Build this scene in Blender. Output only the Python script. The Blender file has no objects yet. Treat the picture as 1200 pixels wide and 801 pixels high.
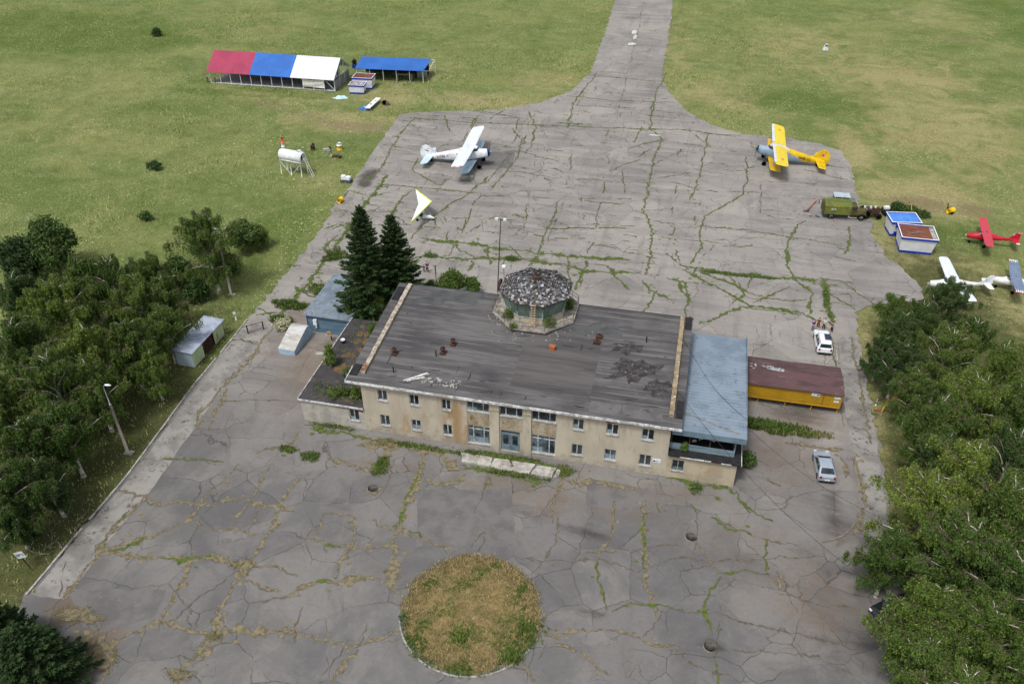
import bpy, bmesh, math, random
import numpy as np
from mathutils import Vector, Matrix, noise
from mathutils.geometry import delaunay_2d_cdt
R=math.radians; PI=math.pi
scene=bpy.context.scene; COL=scene.collection
# ---------------------------------------------------------------- camera
FPX=979.786; PITCH=0.6283185; ROLL=-0.0046565; YAW=-0.2277199; CH=61.6277
Fv=Vector((math.sin(YAW)*math.cos(PITCH),math.cos(YAW)*math.cos(PITCH),-math.sin(PITCH)))
R0=Vector((math.cos(YAW),-math.sin(YAW),0)); U0=R0.cross(Fv)
Rv=R0*math.cos(ROLL)+U0*math.sin(ROLL); Uv=-R0*math.sin(ROLL)+U0*math.cos(ROLL)
cam=bpy.data.cameras.new('camera'); co=bpy.data.objects.new('camera',cam); COL.objects.link(co)
M=Matrix((Rv,Uv,-Fv)).transposed().to_4x4(); M.translation=Vector((0,0,CH)); co.matrix_world=M
cam.sensor_width=36; cam.lens=FPX/1200*36; cam.clip_end=8000; cam.clip_start=.5
scene.camera=co
def G(u,v,z=0.0):
    """survey: the point of the plan at height z measured at (u,v) of the survey photograph"""
    d=Fv*FPX+Rv*(u-600)-Uv*(v-400.5); t=(z-CH)/d.z
    return Vector((d.x*t,d.y*t,z))
def proj(x,y,z=0):
    d=Vector((x,y,z-CH)); q=d.dot(Fv)
    return 600+FPX*d.dot(Rv)/q, 400.5-FPX*d.dot(Uv)/q
def projn(X,Y):
    a=np.stack([X,Y,np.full(X.shape,-CH)],-1); q=a@np.array(Fv)
    return 600+FPX*(a@np.array(Rv))/q, 400.5-FPX*(a@np.array(Uv))/q
# ---------------------------------------------------------------- materials
def S(r,g,b):
    f=lambda c:(c/255/12.92 if c/255<=.04045 else ((c/255+.055)/1.055)**2.4)
    return (f(r),f(g),f(b),1)
class NT:
    def __init__(s,name):
        m=bpy.data.materials.new(name); m.use_nodes=True; s.m=m; s.t=m.node_tree; s.t.nodes.clear()
        s.out=s.n('ShaderNodeOutputMaterial'); s.b=s.n('ShaderNodeBsdfPrincipled'); s.l(s.b.outputs[0],s.out.inputs[0])
        s.tc=None
    def n(s,ty,**k):
        x=s.t.nodes.new(ty)
        for a,b in k.items(): setattr(x,a,b)
        return x
    def l(s,a,b): s.t.links.new(a,b)
    def obj(s):
        if not s.tc: s.tc=s.n('ShaderNodeTexCoord')
        return s.tc.outputs['Object']
    def mapp(s,scale,loc=(0,0,0)):
        m=s.n('ShaderNodeMapping'); m.inputs['Scale'].default_value=scale; m.inputs['Location'].default_value=loc; s.l(s.obj(),m.inputs['Vector']); return m.outputs[0]
    def noise(s,scale,detail=4,rough=.6,vec=None,dist=0):
        x=s.n('ShaderNodeTexNoise'); x.inputs['Scale'].default_value=scale; x.inputs['Detail'].default_value=detail
        x.inputs['Roughness'].default_value=rough; x.inputs['Distortion'].default_value=dist
        s.l(vec or s.obj(),x.inputs['Vector']); return x.outputs['Fac']
    def ramp(s,fac,a,b,va=0.0,vb=1.0,smooth=True):
        x=s.n('ShaderNodeMapRange'); x.interpolation_type='SMOOTHSTEP' if smooth else 'LINEAR'
        for i,v in ((1,a),(2,b),(3,va),(4,vb)): x.inputs[i].default_value=v
        s.l(fac,x.inputs[0]); return x.outputs[0]
    def math(s,op,a,b=None,clamp=False):
        x=s.n('ShaderNodeMath',operation=op,use_clamp=clamp)
        for i,v in ((0,a),(1,b)):
            if v is None: continue
            if isinstance(v,(int,float)): x.inputs[i].default_value=v
            else: s.l(v,x.inputs[i])
        return x.outputs[0]
    def mix(s,fac,a,b,blend='MIX'):
        x=s.n('ShaderNodeMix',data_type='RGBA',blend_type=blend)
        for i,v in ((0,fac),(6,a),(7,b)):
            if isinstance(v,(int,float)): x.inputs[i].default_value=v
            elif isinstance(v,tuple): x.inputs[i].default_value=v
            else: s.l(v,x.inputs[i])
        return x.outputs[2]
    def col(s,c):
        if isinstance(c,tuple): s.b.inputs['Base Color'].default_value=c
        else: s.l(c,s.b.inputs['Base Color'])
    def set(s,rough=.8,metal=0,spec=.3):
        s.b.inputs['Roughness'].default_value=rough; s.b.inputs['Metallic'].default_value=metal; s.b.inputs['Specular IOR Level'].default_value=spec
    def bump(s,h,dist=.05,st=1.0):
        x=s.n('ShaderNodeBump'); x.inputs['Distance'].default_value=dist; x.inputs['Strength'].default_value=st
        s.l(h,x.inputs['Height']); s.l(x.outputs[0],s.b.inputs['Normal'])
_mc={}
def pm(name,c1,c2=None,scale=1.5,rough=.75,metal=0,spec=.3,bump=0,stretch=(1,1,1),lo=.4,hi=.62,c3=None,s3=6):
    if name in _mc: return _mc[name]
    t=NT(name)
    c2=c2 or tuple(x*.72 for x in c1[:3])+(1,)
    v=t.mapp(stretch); f=t.noise(scale,6,.65,v)
    c=t.mix(t.ramp(f,lo,hi),c1,c2)
    if c3: c=t.mix(t.ramp(t.noise(s3,5,.7,t.mapp(stretch,(7,3,1))),.56,.68),c,c3)
    t.col(c); t.set(rough,metal,spec)
    if bump: t.bump(t.noise(scale*5,4,.7,v),bump)
    _mc[name]=t.m; return t.m
WHITE=pm('white_paint',S(228,232,236),S(205,210,214),2,.4)
WTRIM=pm('weathered_white_trim',S(215,217,216),S(150,152,150),2.5,.6)
DARKM=pm('dark_metal',S(48,48,50),S(30,30,32),4,.5)
RUBBER=pm('rubber',S(32,32,33),S(24,24,24),5,.85)
GLASS=pm('dark_glass',S(46,56,62),S(18,22,26),.9,.1,0,.6)
STEEL=pm('galvanised_steel',S(168,172,174),S(130,134,136),3,.45,.3)
RUST=pm('rusty_metal',S(82,54,44),S(52,38,34),5,.85,bump=.01)
WOODW=pm('weathered_wood',S(150,140,124),S(96,88,76),3,.85,stretch=(1,6,6))
CONC=pm('pale_concrete',S(168,166,160),S(128,126,120),1.6,.9,bump=.02)
def wall_mat():
    t=NT('beige_plaster'); v=t.mapp((1,1,.45))
    c=t.mix(t.ramp(t.noise(.5,5,.6,v),.35,.65),S(183,174,157),S(168,160,143))
    c=t.mix(t.ramp(t.noise(.2,6,.72,t.mapp((1,1,.4),(4.2,0,2))),.56,.68,0,.85),c,S(158,128,84))
    c=t.mix(t.ramp(t.noise(1.6,6,.75,t.mapp((1,1,.3),(1,0,5))),.52,.72,0,.65),c,S(132,124,108))
    g=t.n('ShaderNodeSeparateXYZ'); t.l(t.obj(),g.inputs[0])
    st=t.math('MULTIPLY',t.ramp(g.outputs[0],8.2,9.6,0,1),t.math('MULTIPLY',t.ramp(g.outputs[0],10.4,11.6,1,0),t.ramp(t.noise(.8,5,.7,t.mapp((1,1,.5))),.36,.56))); c=t.mix(t.math('MULTIPLY',st,.75),c,S(146,112,66))
    dr=t.math('MULTIPLY',t.ramp(t.noise(2.2,3,.6,t.mapp((1,1,.06))),.55,.7),t.ramp(g.outputs[2],3.2,6.8,0,.55)); c=t.mix(dr,c,S(122,110,92))
    low=t.math('MULTIPLY',t.ramp(g.outputs[2],.1,1.1,1,0),t.ramp(t.noise(1.3,4),.4,.6,.1,.6))
    c=t.mix(low,c,S(128,122,110)); t.col(c); t.set(.92,0,.2); t.bump(t.noise(9,5),.02); return t.m
WALL=wall_mat()
GREYWALL=pm('grey_plaster',S(176,172,162),S(150,146,138),.6,.92,c3=S(128,124,116),s3=1.3,bump=.02)
def roof_mat():
    t=NT('bitumen_roof'); v=t.mapp((.12,1.05,1),(0,.3,0))
    st=t.noise(1.0,5,.6,v)
    c=t.mix(t.ramp(st,.36,.62),S(100,98,98),S(74,73,74))
    c=t.mix(t.ramp(t.noise(.16,4,.6),.45,.65,0,.55),c,S(56,55,57))
    sx=t.n('ShaderNodeSeparateXYZ'); t.l(t.obj(),sx.inputs[0])
    ph=t.math('ADD',t.math('MULTIPLY',sx.outputs[1],1.05),t.math('MULTIPLY',t.noise(.6,3),.22))
    fr=t.math('FRACT',ph); seam=t.ramp(t.math('ABSOLUTE',t.math('SUBTRACT',fr,.5)),.02,.07,1,0)
    brk=t.ramp(t.noise(.5,3,.6,t.mapp((.4,1,1),(9,2,0))),.42,.6)
    c=t.mix(t.math('MULTIPLY',seam,t.math('MULTIPLY',brk,.85)),c,S(124,121,118))
    c=t.mix(t.ramp(t.noise(.75,6,.75,t.mapp((.5,1,1),(3,8,0))),.63,.7,0,.8),c,S(38,37,39))
    c=t.mix(t.ramp(t.noise(2.6,5,.8,t.mapp((.6,1,1),(5,1,0))),.68,.74,0,.8),c,S(142,140,134))
    t.col(c); t.set(.85,0,.25); t.bump(t.noise(4,6,.7),.05); return t.m
ROOF=roof_mat()
def island_mat(name,cols,rough=.8,trans=0):
    t=NT(name); g=t.n('ShaderNodeNewGeometry'); r=t.n('ShaderNodeValToRGB'); r.color_ramp.interpolation='LINEAR' 
    e=r.color_ramp.elements
    while len(e)<len(cols): e.new(.5)
    for i,c in enumerate(cols): e[i].position=i/(len(cols)-1); e[i].color=c
    t.l(g.outputs['Random Per Island'],r.inputs[0]); t.set(rough,0,.12)
    oi=t.n('ShaderNodeObjectInfo'); hv=t.n('ShaderNodeHueSaturation'); t.l(r.outputs[0],hv.inputs['Color'])
    if trans>.12: t.l(t.ramp(oi.outputs['Random'],0,1,.485,.512,False),hv.inputs['Hue']); t.l(t.ramp(oi.outputs['Random'],0,1,1.35,.85,False),hv.inputs['Value']); hv.inputs['Saturation'].default_value=.95
    class _O: outputs=[hv.outputs[0]]
    r=_O; t.col(r.outputs[0])
    if trans:
        tr=t.n('ShaderNodeBsdfTranslucent'); t.l(r.outputs[0],tr.inputs[0]); mx=t.n('ShaderNodeMixShader'); mx.inputs[0].default_value=trans
        t.l(t.b.outputs[0],mx.inputs[1]); t.l(tr.outputs[0],mx.inputs[2]); t.l(mx.outputs[0],t.out.inputs[0])
    return t.m
L_BIRCH=island_mat('birch_leaves',[S(64,88,38),S(86,111,48),S(73,97,42),S(114,134,62)],.7,.25)
L_BIRCH2=island_mat('bright_birch_leaves',[S(76,99,38),S(99,121,48),S(87,110,42),S(134,150,70)],.7,.25)
L_DARK=island_mat('dark_leaves',[S(52,76,38),S(72,96,48),S(61,85,43),S(94,114,60)],.75,.2)
L_SPRUCE=island_mat('spruce_needles',[S(42,62,34),S(56,78,42),S(48,68,38),S(74,94,56)],.8,.1)
L_PINE=island_mat('pine_needles',[S(42,60,36),S(58,78,44),S(48,66,40),S(74,94,56)],.8,.1)
BARKW=pm('birch_bark',S(214,210,198),S(160,154,142),2,.8,c3=S(70,64,58),s3=3)
BARKD=pm('brown_bark',S(92,78,62),S(62,52,42),3,.9)
GRASSB=island_mat('grass_blades',[S(122,138,78),S(142,154,92),S(130,144,84),S(184,186,134)],.8,.3)
WEEDB=island_mat('weed_blades',[S(72,96,38),S(90,114,48),S(80,104,42),S(122,130,72)],.8,.2)
DRYB=island_mat('dry_blades',[S(150,132,92),S(172,154,114),S(126,120,72),S(138,124,84),S(112,112,62)],.85,.15)
def ribbed(name,c1,c2,scale=1.2,rough=.5,axis='Y'):
    t=NT(name); w=t.n('ShaderNodeTexWave',bands_direction=axis); w.inputs['Scale'].default_value=scale; w.inputs['Distortion'].default_value=.15; t.l(t.obj(),w.inputs['Vector'])
    c=t.mix(t.ramp(w.outputs['Fac'],.8,1,0,.55),c1,c2); c=t.mix(t.ramp(t.noise(.8,6,.75,t.mapp((1,.5,1))),.5,.72,0,.6),c,c2); t.col(c); t.set(rough,0,.3); t.bump(w.outputs['Fac'],.03,.4); return t.m
# ---------------------------------------------------------------- mesh builder
class MB:
    def __init__(s): s.v=[]; s.f=[]; s.mi=[]; s.sm=[]; s.c=0
    def add(s,vs,fs,smooth=False):
        o=len(s.v); s.v.extend([tuple(q) for q in vs]); s.f.extend([tuple(i+o for i in f) for f in fs]); s.mi.extend([s.c]*len(fs)); s.sm.extend([smooth]*len(fs)); return s
    def box(s,x0,x1,y0,y1,z0,z1,rz=0,rx=0,ry=0):
        vs=[(x,y,z) for z in (z0,z1) for x,y in ((x0,y0),(x1,y0),(x1,y1),(x0,y1))]
        if rz or rx or ry:
            c=Vector(((x0+x1)/2,(y0+y1)/2,(z0+z1)/2)); m=Matrix.Rotation(rz,3,'Z')@Matrix.Rotation(ry,3,'Y')@Matrix.Rotation(rx,3,'X')
            vs=[m@(Vector(q)-c)+c for q in vs]
        return s.add(vs,[(0,3,2,1),(4,5,6,7),(0,1,5,4),(1,2,6,5),(2,3,7,6),(3,0,4,7)])
    def quad(s,a,b,c,d): return s.add([a,b,c,d],[(0,1,2,3)])
    def tube(s,pts,rad,n=6,cap=True):
        pts=[Vector(p) for p in pts]; k=len(pts); rad=rad if isinstance(rad,(list,tuple)) else [rad]*k
        vs=[];fs=[]
        for i,p in enumerate(pts):
            d=(pts[min(i+1,k-1)]-pts[max(i-1,0)]); d=d.normalized() if d.length>1e-9 else Vector((0,0,1))
            a=d.cross(Vector((0,0,1))); a=a.normalized() if a.length>.05 else Vector((1,0,0)); b=d.cross(a)
            for j in range(n): t=2*PI*j/n; vs.append(p+(a*math.cos(t)+b*math.sin(t))*rad[i])
        for i in range(k-1):
            for j in range(n): fs.append((i*n+j,i*n+(j+1)%n,(i+1)*n+(j+1)%n,(i+1)*n+j))
        if cap: fs.append(tuple(range(n))); fs.append(tuple((k-1)*n+j for j in reversed(range(n))))
        return s.add(vs,fs,n>5)
    def prism(s,poly,z0,z1):
        n=len(poly); vs=[(x,y,z0) for x,y in poly]+[(x,y,z1) for x,y in poly]
        return s.add(vs,[tuple(reversed(range(n))),tuple(range(n,2*n))]+[(i,(i+1)%n,n+(i+1)%n,n+i) for i in range(n)])
    def extrude(s,poly,a,b,axis=0):
        """polygon in the plane normal to axis, extruded a..b. axis 0: poly=(y,z); axis 1: poly=(x,z)"""
        n=len(poly); mk=(lambda t,p:(t,p[0],p[1])) if axis==0 else (lambda t,p:(p[0],t,p[1]))
        vs=[mk(a,p) for p in poly]+[mk(b,p) for p in poly]
        return s.add(vs,[tuple(range(n)),tuple(reversed(range(n,2*n)))]+[((i+1)%n,i,n+i,n+(i+1)%n) for i in range(n)])
    def loft(s,secs,n=12,smooth=True,pw=1.0):
        """secs: (x, yc, zc, halfw, halfh) along x"""
        vs=[];fs=[]
        for x,yc,zc,w,h in secs:
            for j in range(n):
                t=2*PI*j/n; c,q=math.cos(t),math.sin(t)
                vs.append((x,yc+w*math.copysign(abs(c)**pw,c),zc+h*math.copysign(abs(q)**pw,q)))
        k=len(secs)
        for i in range(k-1):
            for j in range(n): fs.append((i*n+j,i*n+(j+1)%n,(i+1)*n+(j+1)%n,(i+1)*n+j))
        fs.append(tuple(range(n))); fs.append(tuple((k-1)*n+j for j in reversed(range(n))))
        return s.add(vs,fs,smooth)
    def wheel(s,c,r,w,ax='y',n=14):
        c=Vector(c); d=Vector((0,1,0)) if ax=='y' else Vector((1,0,0)) if ax=='x' else Vector((0,0,1))
        return s.tube([c-d*w/2,c-d*w/2*.9,c+d*w/2*.9,c+d*w/2],[r*.88,r,r,r*.88],n)
    def xf(s,M):
        s.v=[tuple(M@Vector(q)) for q in s.v]; return s
    def build(s,name,mats,parent=None,**tags):
        me=bpy.data.meshes.new(name); mats=mats if isinstance(mats,(list,tuple)) else [mats]
        me.from_pydata(s.v,[],s.f)
        for m in mats: me.materials.append(m)
        if len(mats)>1: me.polygons.foreach_set('material_index',s.mi)
        me.polygons.foreach_set('use_smooth',s.sm); me.update()
        o=bpy.data.objects.new(name,me); COL.objects.link(o)
        if parent: o.parent=parent
        for k,v in tags.items(): o[k]=v
        return o
def big(name,V,Fq,mat,parent=None,**tags):
    """fast mesh from numpy; Fq (n,3|4)"""
    me=bpy.data.meshes.new(name); n=len(Fq); k=Fq.shape[1]
    me.vertices.add(len(V)); me.vertices.foreach_set('co',np.asarray(V,np.float32).ravel())
    me.loops.add(n*k); me.loops.foreach_set('vertex_index',Fq.ravel().astype(np.int32))
    me.polygons.add(n); me.polygons.foreach_set('loop_start',np.arange(0,n*k,k,dtype=np.int32))
    me.materials.append(mat); me.update(calc_edges=True); me.validate()
    o=bpy.data.objects.new(name,me); COL.objects.link(o)
    if parent: o.parent=parent
    for a,b in tags.items(): o[a]=b
    return o
def thing(name,label,cat,loc=(0,0,0),rz=0,group=None):
    o=bpy.data.objects.new(name,None); COL.objects.link(o); o.location=loc; o.rotation_euler=(0,0,rz); o.empty_display_size=.3
    o['label']=label; o['category']=cat
    if group: o['group']=group
    return o
def text_part(txt,size,mat,M,parent,name='lettering',ext=.004):
    cu=bpy.data.curves.new(name,'FONT'); cu.body=txt; cu.size=size; cu.extrude=ext; cu.align_x='CENTER'; cu.align_y='CENTER'
    o=bpy.data.objects.new('tmp',cu); COL.objects.link(o); dg=bpy.context.evaluated_depsgraph_get(); dg.update()
    me=bpy.data.meshes.new_from_object(o.evaluated_get(dg)); bpy.data.objects.remove(o)
    me.transform(M); me.materials.clear(); me.materials.append(mat); me.name=name
    q=bpy.data.objects.new(name,me); COL.objects.link(q); q.parent=parent; return q
def frameM(origin,xdir,zup):
    """text plane: local x -> xdir, local y -> zup"""
    x=Vector(xdir).normalized(); y=Vector(zup).normalized(); z=x.cross(y); m=Matrix((x,y,z)).transposed().to_4x4(); m.translation=Vector(origin); return m
rnd=random.Random(7)
def fbm(x,y,s=1.0,o=0):  return noise.noise(Vector((x*s+o,y*s-o,o*.7)))
# ================================================================ GROUND
PAVE=[(725,-30),(721,0),(708,40),(692,85),(668,107),(630,121),(580,129),(500,131),(468,134),(452,156),(428,192),(404,226),(392,236),(385,256),(352,300),(318,342),(296,366),
      (268,402),(228,450),(150,556),(31,697),(-30,768),(-150,905),(-200,1150),(1100,1150),(1260,1000),(1150,850),(1108,790),(1080,700),(1052,625),(1043,598),(1030,520),(1016,450),(1004,385),(1005,364),(1022,357),(1083,352),
      (1080,338),(1064,322),(1050,308),(1036,300),(1030,285),(1018,270),(1024,262),(1006,240),(1002,218),(998,196),(985,176),(958,168),(915,160),(870,157),(836,147),(806,131),(784,108),(776,88),(787,20),(791,-30)]
def densify(pts,step):
    out=[]
    for a,b in zip(pts,pts[1:]+pts[:1]):
        n=max(1,int((b-a).length/step))
        for i in range(n): out.append(a.lerp(b,i/n))
    return out
pave_w=[G(*q).xy for q in PAVE]
# extend the taxiway to the far distance
ta,tb=pave_w[0],pave_w[-1]; td=(pave_w[0]-pave_w[1]).normalized()
pave_w=[ta+Vector((-.07,1)).normalized()*350]+pave_w+[tb+Vector((-.07,1)).normalized()*350]
pw=densify(pave_w,.7)
pw=[p+Vector((fbm(p.x,p.y,1.1,3)+.6*fbm(p.x,p.y,2.7,9),fbm(p.x,p.y,1.1,13)+.6*fbm(p.x,p.y,2.7,19)))*(.55 if p.y<300 else .2) for p in pw]
PWn=np.array([(p.x,p.y) for p in pw])
def inside(X,Y,poly=PWn):
    X=np.asarray(X,float);Y=np.asarray(Y,float); c=np.zeros(X.shape,bool)
    x0,y0=poly[:,0],poly[:,1]; x1,y1=np.roll(x0,-1),np.roll(y0,-1)
    for a,b,cx,d in zip(x0,y0,x1,y1):
        if b==d: continue
        m=((b>Y)!=(d>Y)); c^= m&(X<(cx-a)*(Y-b)/(d-b)+a)
    return c
_GX,_GY=np.meshgrid(np.arange(-80,70,.5),np.arange(0,320,.5)); _GI=inside(_GX,_GY)
def inside1(x,y):
    i,j=int(y/.5),int((x+80)/.5)
    return 0<=i<_GI.shape[0] and 0<=j<_GI.shape[1] and bool(_GI[i,j])
def blobs(X,Y,lst):
    out=np.zeros(X.shape)
    for u,v,ru,rv,val in lst:
        c=G(u,v); rx=(G(u+ru,v)-G(u-ru,v)).length/2; ry=(G(u,v-rv)-G(u,v+rv)).length/2
        d=np.sqrt(((X-c.x)/rx)**2+((Y-c.y)/ry)**2); out=np.maximum(out,val*np.clip(1.35-d,0,1))
    return out
DRY=[(400,140,90,16,.8),(330,112,130,12,.6),(560,118,90,12,.8),(455,112,60,20,.7),(500,85,60,14,.5),(850,110,90,30,.6),(950,60,120,40,.5),(1100,150,140,70,.65),(1050,90,110,36,.7),(1000,175,30,30,.9),(1080,230,80,30,.9),(1040,290,60,40,.8),
     (1150,340,90,60,.7),(1020,400,20,50,.9),(1045,560,28,110,1),(640,95,50,20,.6),(790,60,30,60,.5),(90,150,80,20,.4),(150,105,120,14,.35),(1100,20,120,20,.4),(60,700,70,30,.8),(120,610,26,50,.6),(370,215,40,12,.5),(260,30,200,16,.25),(30,110,80,30,.3)]
DIRT=[(150,575,34,50,.8),(110,640,40,40,.9),(215,480,24,30,.8),(60,600,80,60,.5),(1020,440,14,60,.6),(1150,600,90,250,.7),(100,450,120,110,.5),(412,148,55,7,.9),(1075,240,46,12,.95),(1140,246,34,10,.8),(1020,268,20,8,.6),(375,190,30,8,.5),(60,705,80,26,.8),(90,620,60,26,.7),(200,470,30,20,.6),(300,372,12,10,.6),(1040,420,18,90,.7),(1035,520,14,60,.5),(1110,45,60,8,.5),(1010,110,60,12,.3),(1060,700,30,90,.6)]
LUSH=[(80,34,190,26,.9),(60,52,170,12,.8),(200,48,60,12,.8),(950,120,110,26,.7),(1190,20,70,40,.7),(330,270,70,70,.6),(380,160,60,10,.4),(1110,272,60,18,.6),(1180,310,40,30,.4),(340,190,60,26,.4),(640,20,50,40,.4),(240,107,60,5,.8),(320,106,90,5,.8),(60,560,90,110,.8),(1130,600,80,250,.8),(140,330,120,50,.4)]
LITTER_SHADE=[(60,520,170,190,1),(130,400,90,90,.9),(120,590,60,80,1),(60,660,60,50,1),(200,430,40,70,.8),(1170,560,130,330,1),(1120,420,60,60,.9),(1060,600,40,140,.6),(230,320,50,40,.6)]  # woodland litter under the groves, the trees' shade painted into its dark tone
def trail(pts,r,val,st=9):
    out=[]
    for (a,b),(c,d) in zip(pts[:-1],pts[1:]):
        n=max(1,int(math.hypot(c-a,d-b)/st))
        for i in range(n): out.append((a+(c-a)*i/n,b+(d-b)*i/n,r,max(1.6,r*.38),val))
    return out
DIRT+=trail([(300,120),(345,132),(400,146),(462,150)],9,.75)+trail([(236,112),(320,118),(400,118),(470,112),(560,118)],6,.5)+trail([(318,196),(322,208),(345,216),(380,216),(402,206),(398,190)],5,.6)+trail([(800,60),(900,48),(1020,44),(1200,52)],7,.5)+trail([(1000,200),(1060,215),(1120,225),(1200,232)],6,.5)
DIRT+=trail([(430,20),(470,50),(500,62),(560,70),(640,78),(690,70)],5,.45)+trail([(820,95),(860,80),(960,90),(1060,130),(1130,200)],5,.45)
LUSH+=trail([(0,28),(80,30),(160,40),(210,46)],30,.8,20)+trail([(238,110),(300,112),(400,116)],7,.7)+trail([(900,118),(960,128),(1010,122)],26,.7,16)
def ground():
    xs=np.arange(-250,140,1.3); ys=np.arange(10,330,1.3); X,Y=np.meshgrid(xs,ys); n,m=X.shape
    Z=np.array([[0.0]*m]*n)
    for i in range(n):
        for j in range(m): Z[i,j]=.05*fbm(X[i,j],Y[i,j],.12,5)
    ins=inside(X,Y); Z=np.where(ins,-.12,-.02+Z*.6)
    V=np.stack([X,Y,Z],-1).reshape(-1,3); idx=np.arange(n*m).reshape(n,m)
    Fq=np.stack([idx[:-1,:-1],idx[:-1,1:],idx[1:,1:],idx[1:,:-1]],-1).reshape(-1,4)
    t=NT('meadow_ground'); a=t.n('ShaderNodeAttribute',attribute_name='mask'); sep=t.n('ShaderNodeSeparateColor'); t.l(a.outputs['Color'],sep.inputs[0])
    fine=t.noise(2.2,6,.75,dist=.6); mid=t.noise(.33,6,.7,dist=.5); bigf=t.noise(.05,5,.6,dist=.8); xfine=t.noise(7,3,.7)
    c=t.mix(t.ramp(mid,.35,.65),S(100,114,64),S(121,131,80))
    c=t.mix(t.ramp(bigf,.42,.62,0,.6),c,S(146,146,92)); c=t.mix(t.ramp(t.noise(.09,6,.7,t.mapp((.5,1,1),(40,0,0)),1.0),.5,.64,0,.55),c,S(90,110,50))
    dn=t.math('ADD',sep.outputs[0],t.math('MULTIPLY',t.math('SUBTRACT',t.noise(.16,7,.72,dist=1.2),.5),2.3))
    c=t.mix(t.ramp(dn,.15,.95,0,.92),c,S(168,155,114))
    ln=t.math('ADD',sep.outputs[2],t.math('MULTIPLY',t.math('SUBTRACT',t.noise(.3,6,.7),.5),1.2))
    c=t.mix(t.ramp(ln,.25,.8,0,.85),c,S(82,104,42))
    rn=t.math('ADD',sep.outputs[1],t.math('MULTIPLY',t.math('SUBTRACT',t.noise(.5,7,.75),.5),1.3))
    c=t.mix(t.ramp(rn,.35,.75,0,.9),c,S(140,122,96))
    wn=t.math('ADD',a.outputs['Alpha'],t.math('MULTIPLY',t.math('SUBTRACT',t.noise(.45,6,.7),.5),1.1)); c=t.mix(t.ramp(wn,.15,.6,0,.9),c,t.mix(t.ramp(t.noise(.9,6,.75),.42,.6),S(88,80,58),S(70,76,42)))
    c=t.mix(t.ramp(fine,.4,.58,0,.55),c,S(70,84,42)); spk=t.math('MULTIPLY',t.ramp(fine,.53,.62,0,.75),t.math('MULTIPLY',t.ramp(t.noise(.12,5,.65,t.mapp((1,1,1),(11,0,0))),.38,.62,.1,1),t.math('SUBTRACT',1.0,a.outputs['Alpha'],True))); c=t.mix(spk,c,S(190,194,142))
    c=t.mix(t.ramp(xfine,.5,.72,0,.35),c,S(62,74,36))
    t.col(c); t.set(.95,0,.1); t.bump(t.math('ADD',fine,t.math('MULTIPLY',mid,1.5)),.35,.7)
    o=big('ground',V,Fq,t.m,kind='structure')
    me=o.data; at=me.attributes.new('mask','FLOAT_COLOR','POINT')
    D=np.stack([blobs(X,Y,DRY),blobs(X,Y,DIRT),blobs(X,Y,LUSH),blobs(X,Y,LITTER_SHADE)],-1); at.data.foreach_set('color',D.reshape(-1).astype(np.float32))
    # far ground out to the horizon
    b=MB(); 
    for x0,x1,y0,y1 in ((-4000,-250,-3000,6000),(138.6,4000,-3000,6000),(-250,138.6,328.8,6000),(-250,138.6,-3000,10)): b.add([(x0,y0,-.06),(x1,y0,-.06),(x1,y1,-.06),(x0,y1,-.06)],[(0,1,2,3)])
    b.build('far_ground',t.m,kind='structure')
ground()
STAIN=[(432,205,14,10,1),(428,215,10,8,1),(565,195,40,10,.5),(548,212,22,8,.6),(880,205,60,6,.3),(620,600,60,12,.6),(600,595,70,10,.55),(690,625,40,9,.8),(560,590,30,6,.5),(740,640,50,8,.5),(400,590,40,10,.6),(690,715,30,7,.7),(330,560,60,10,.35),(610,655,30,16,.5),
       (975,600,14,60,.7),(965,470,60,22,.5),(930,640,60,12,.4),(1010,620,50,30,.45),(1010,760,90,60,.5),(973,676,8,5,.9),(837,756,20,12,1),(650,660,60,9,.4),(260,700,50,20,.2),(930,480,60,14,.6),(905,455,70,24,.5),(660,548,40,12,.4),(1000,560,20,50,.4)]
BROWN=[(370,430,60,60,.7),(330,400,40,40,.5),(620,580,120,30,.6),(500,600,80,25,.4),(720,590,120,30,.5),(920,540,70,60,.6),(960,700,120,80,.55),(880,640,140,50,.45),(450,545,60,20,.5),(90,715,50,18,1),(110,760,40,60,.9),(235,640,50,14,.3),(800,580,90,20,.5),(940,490,60,20,.7),(985,470,20,60,.5),(350,370,30,20,.7),(1000,640,40,40,.5),(400,240,20,30,.4)]
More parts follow.
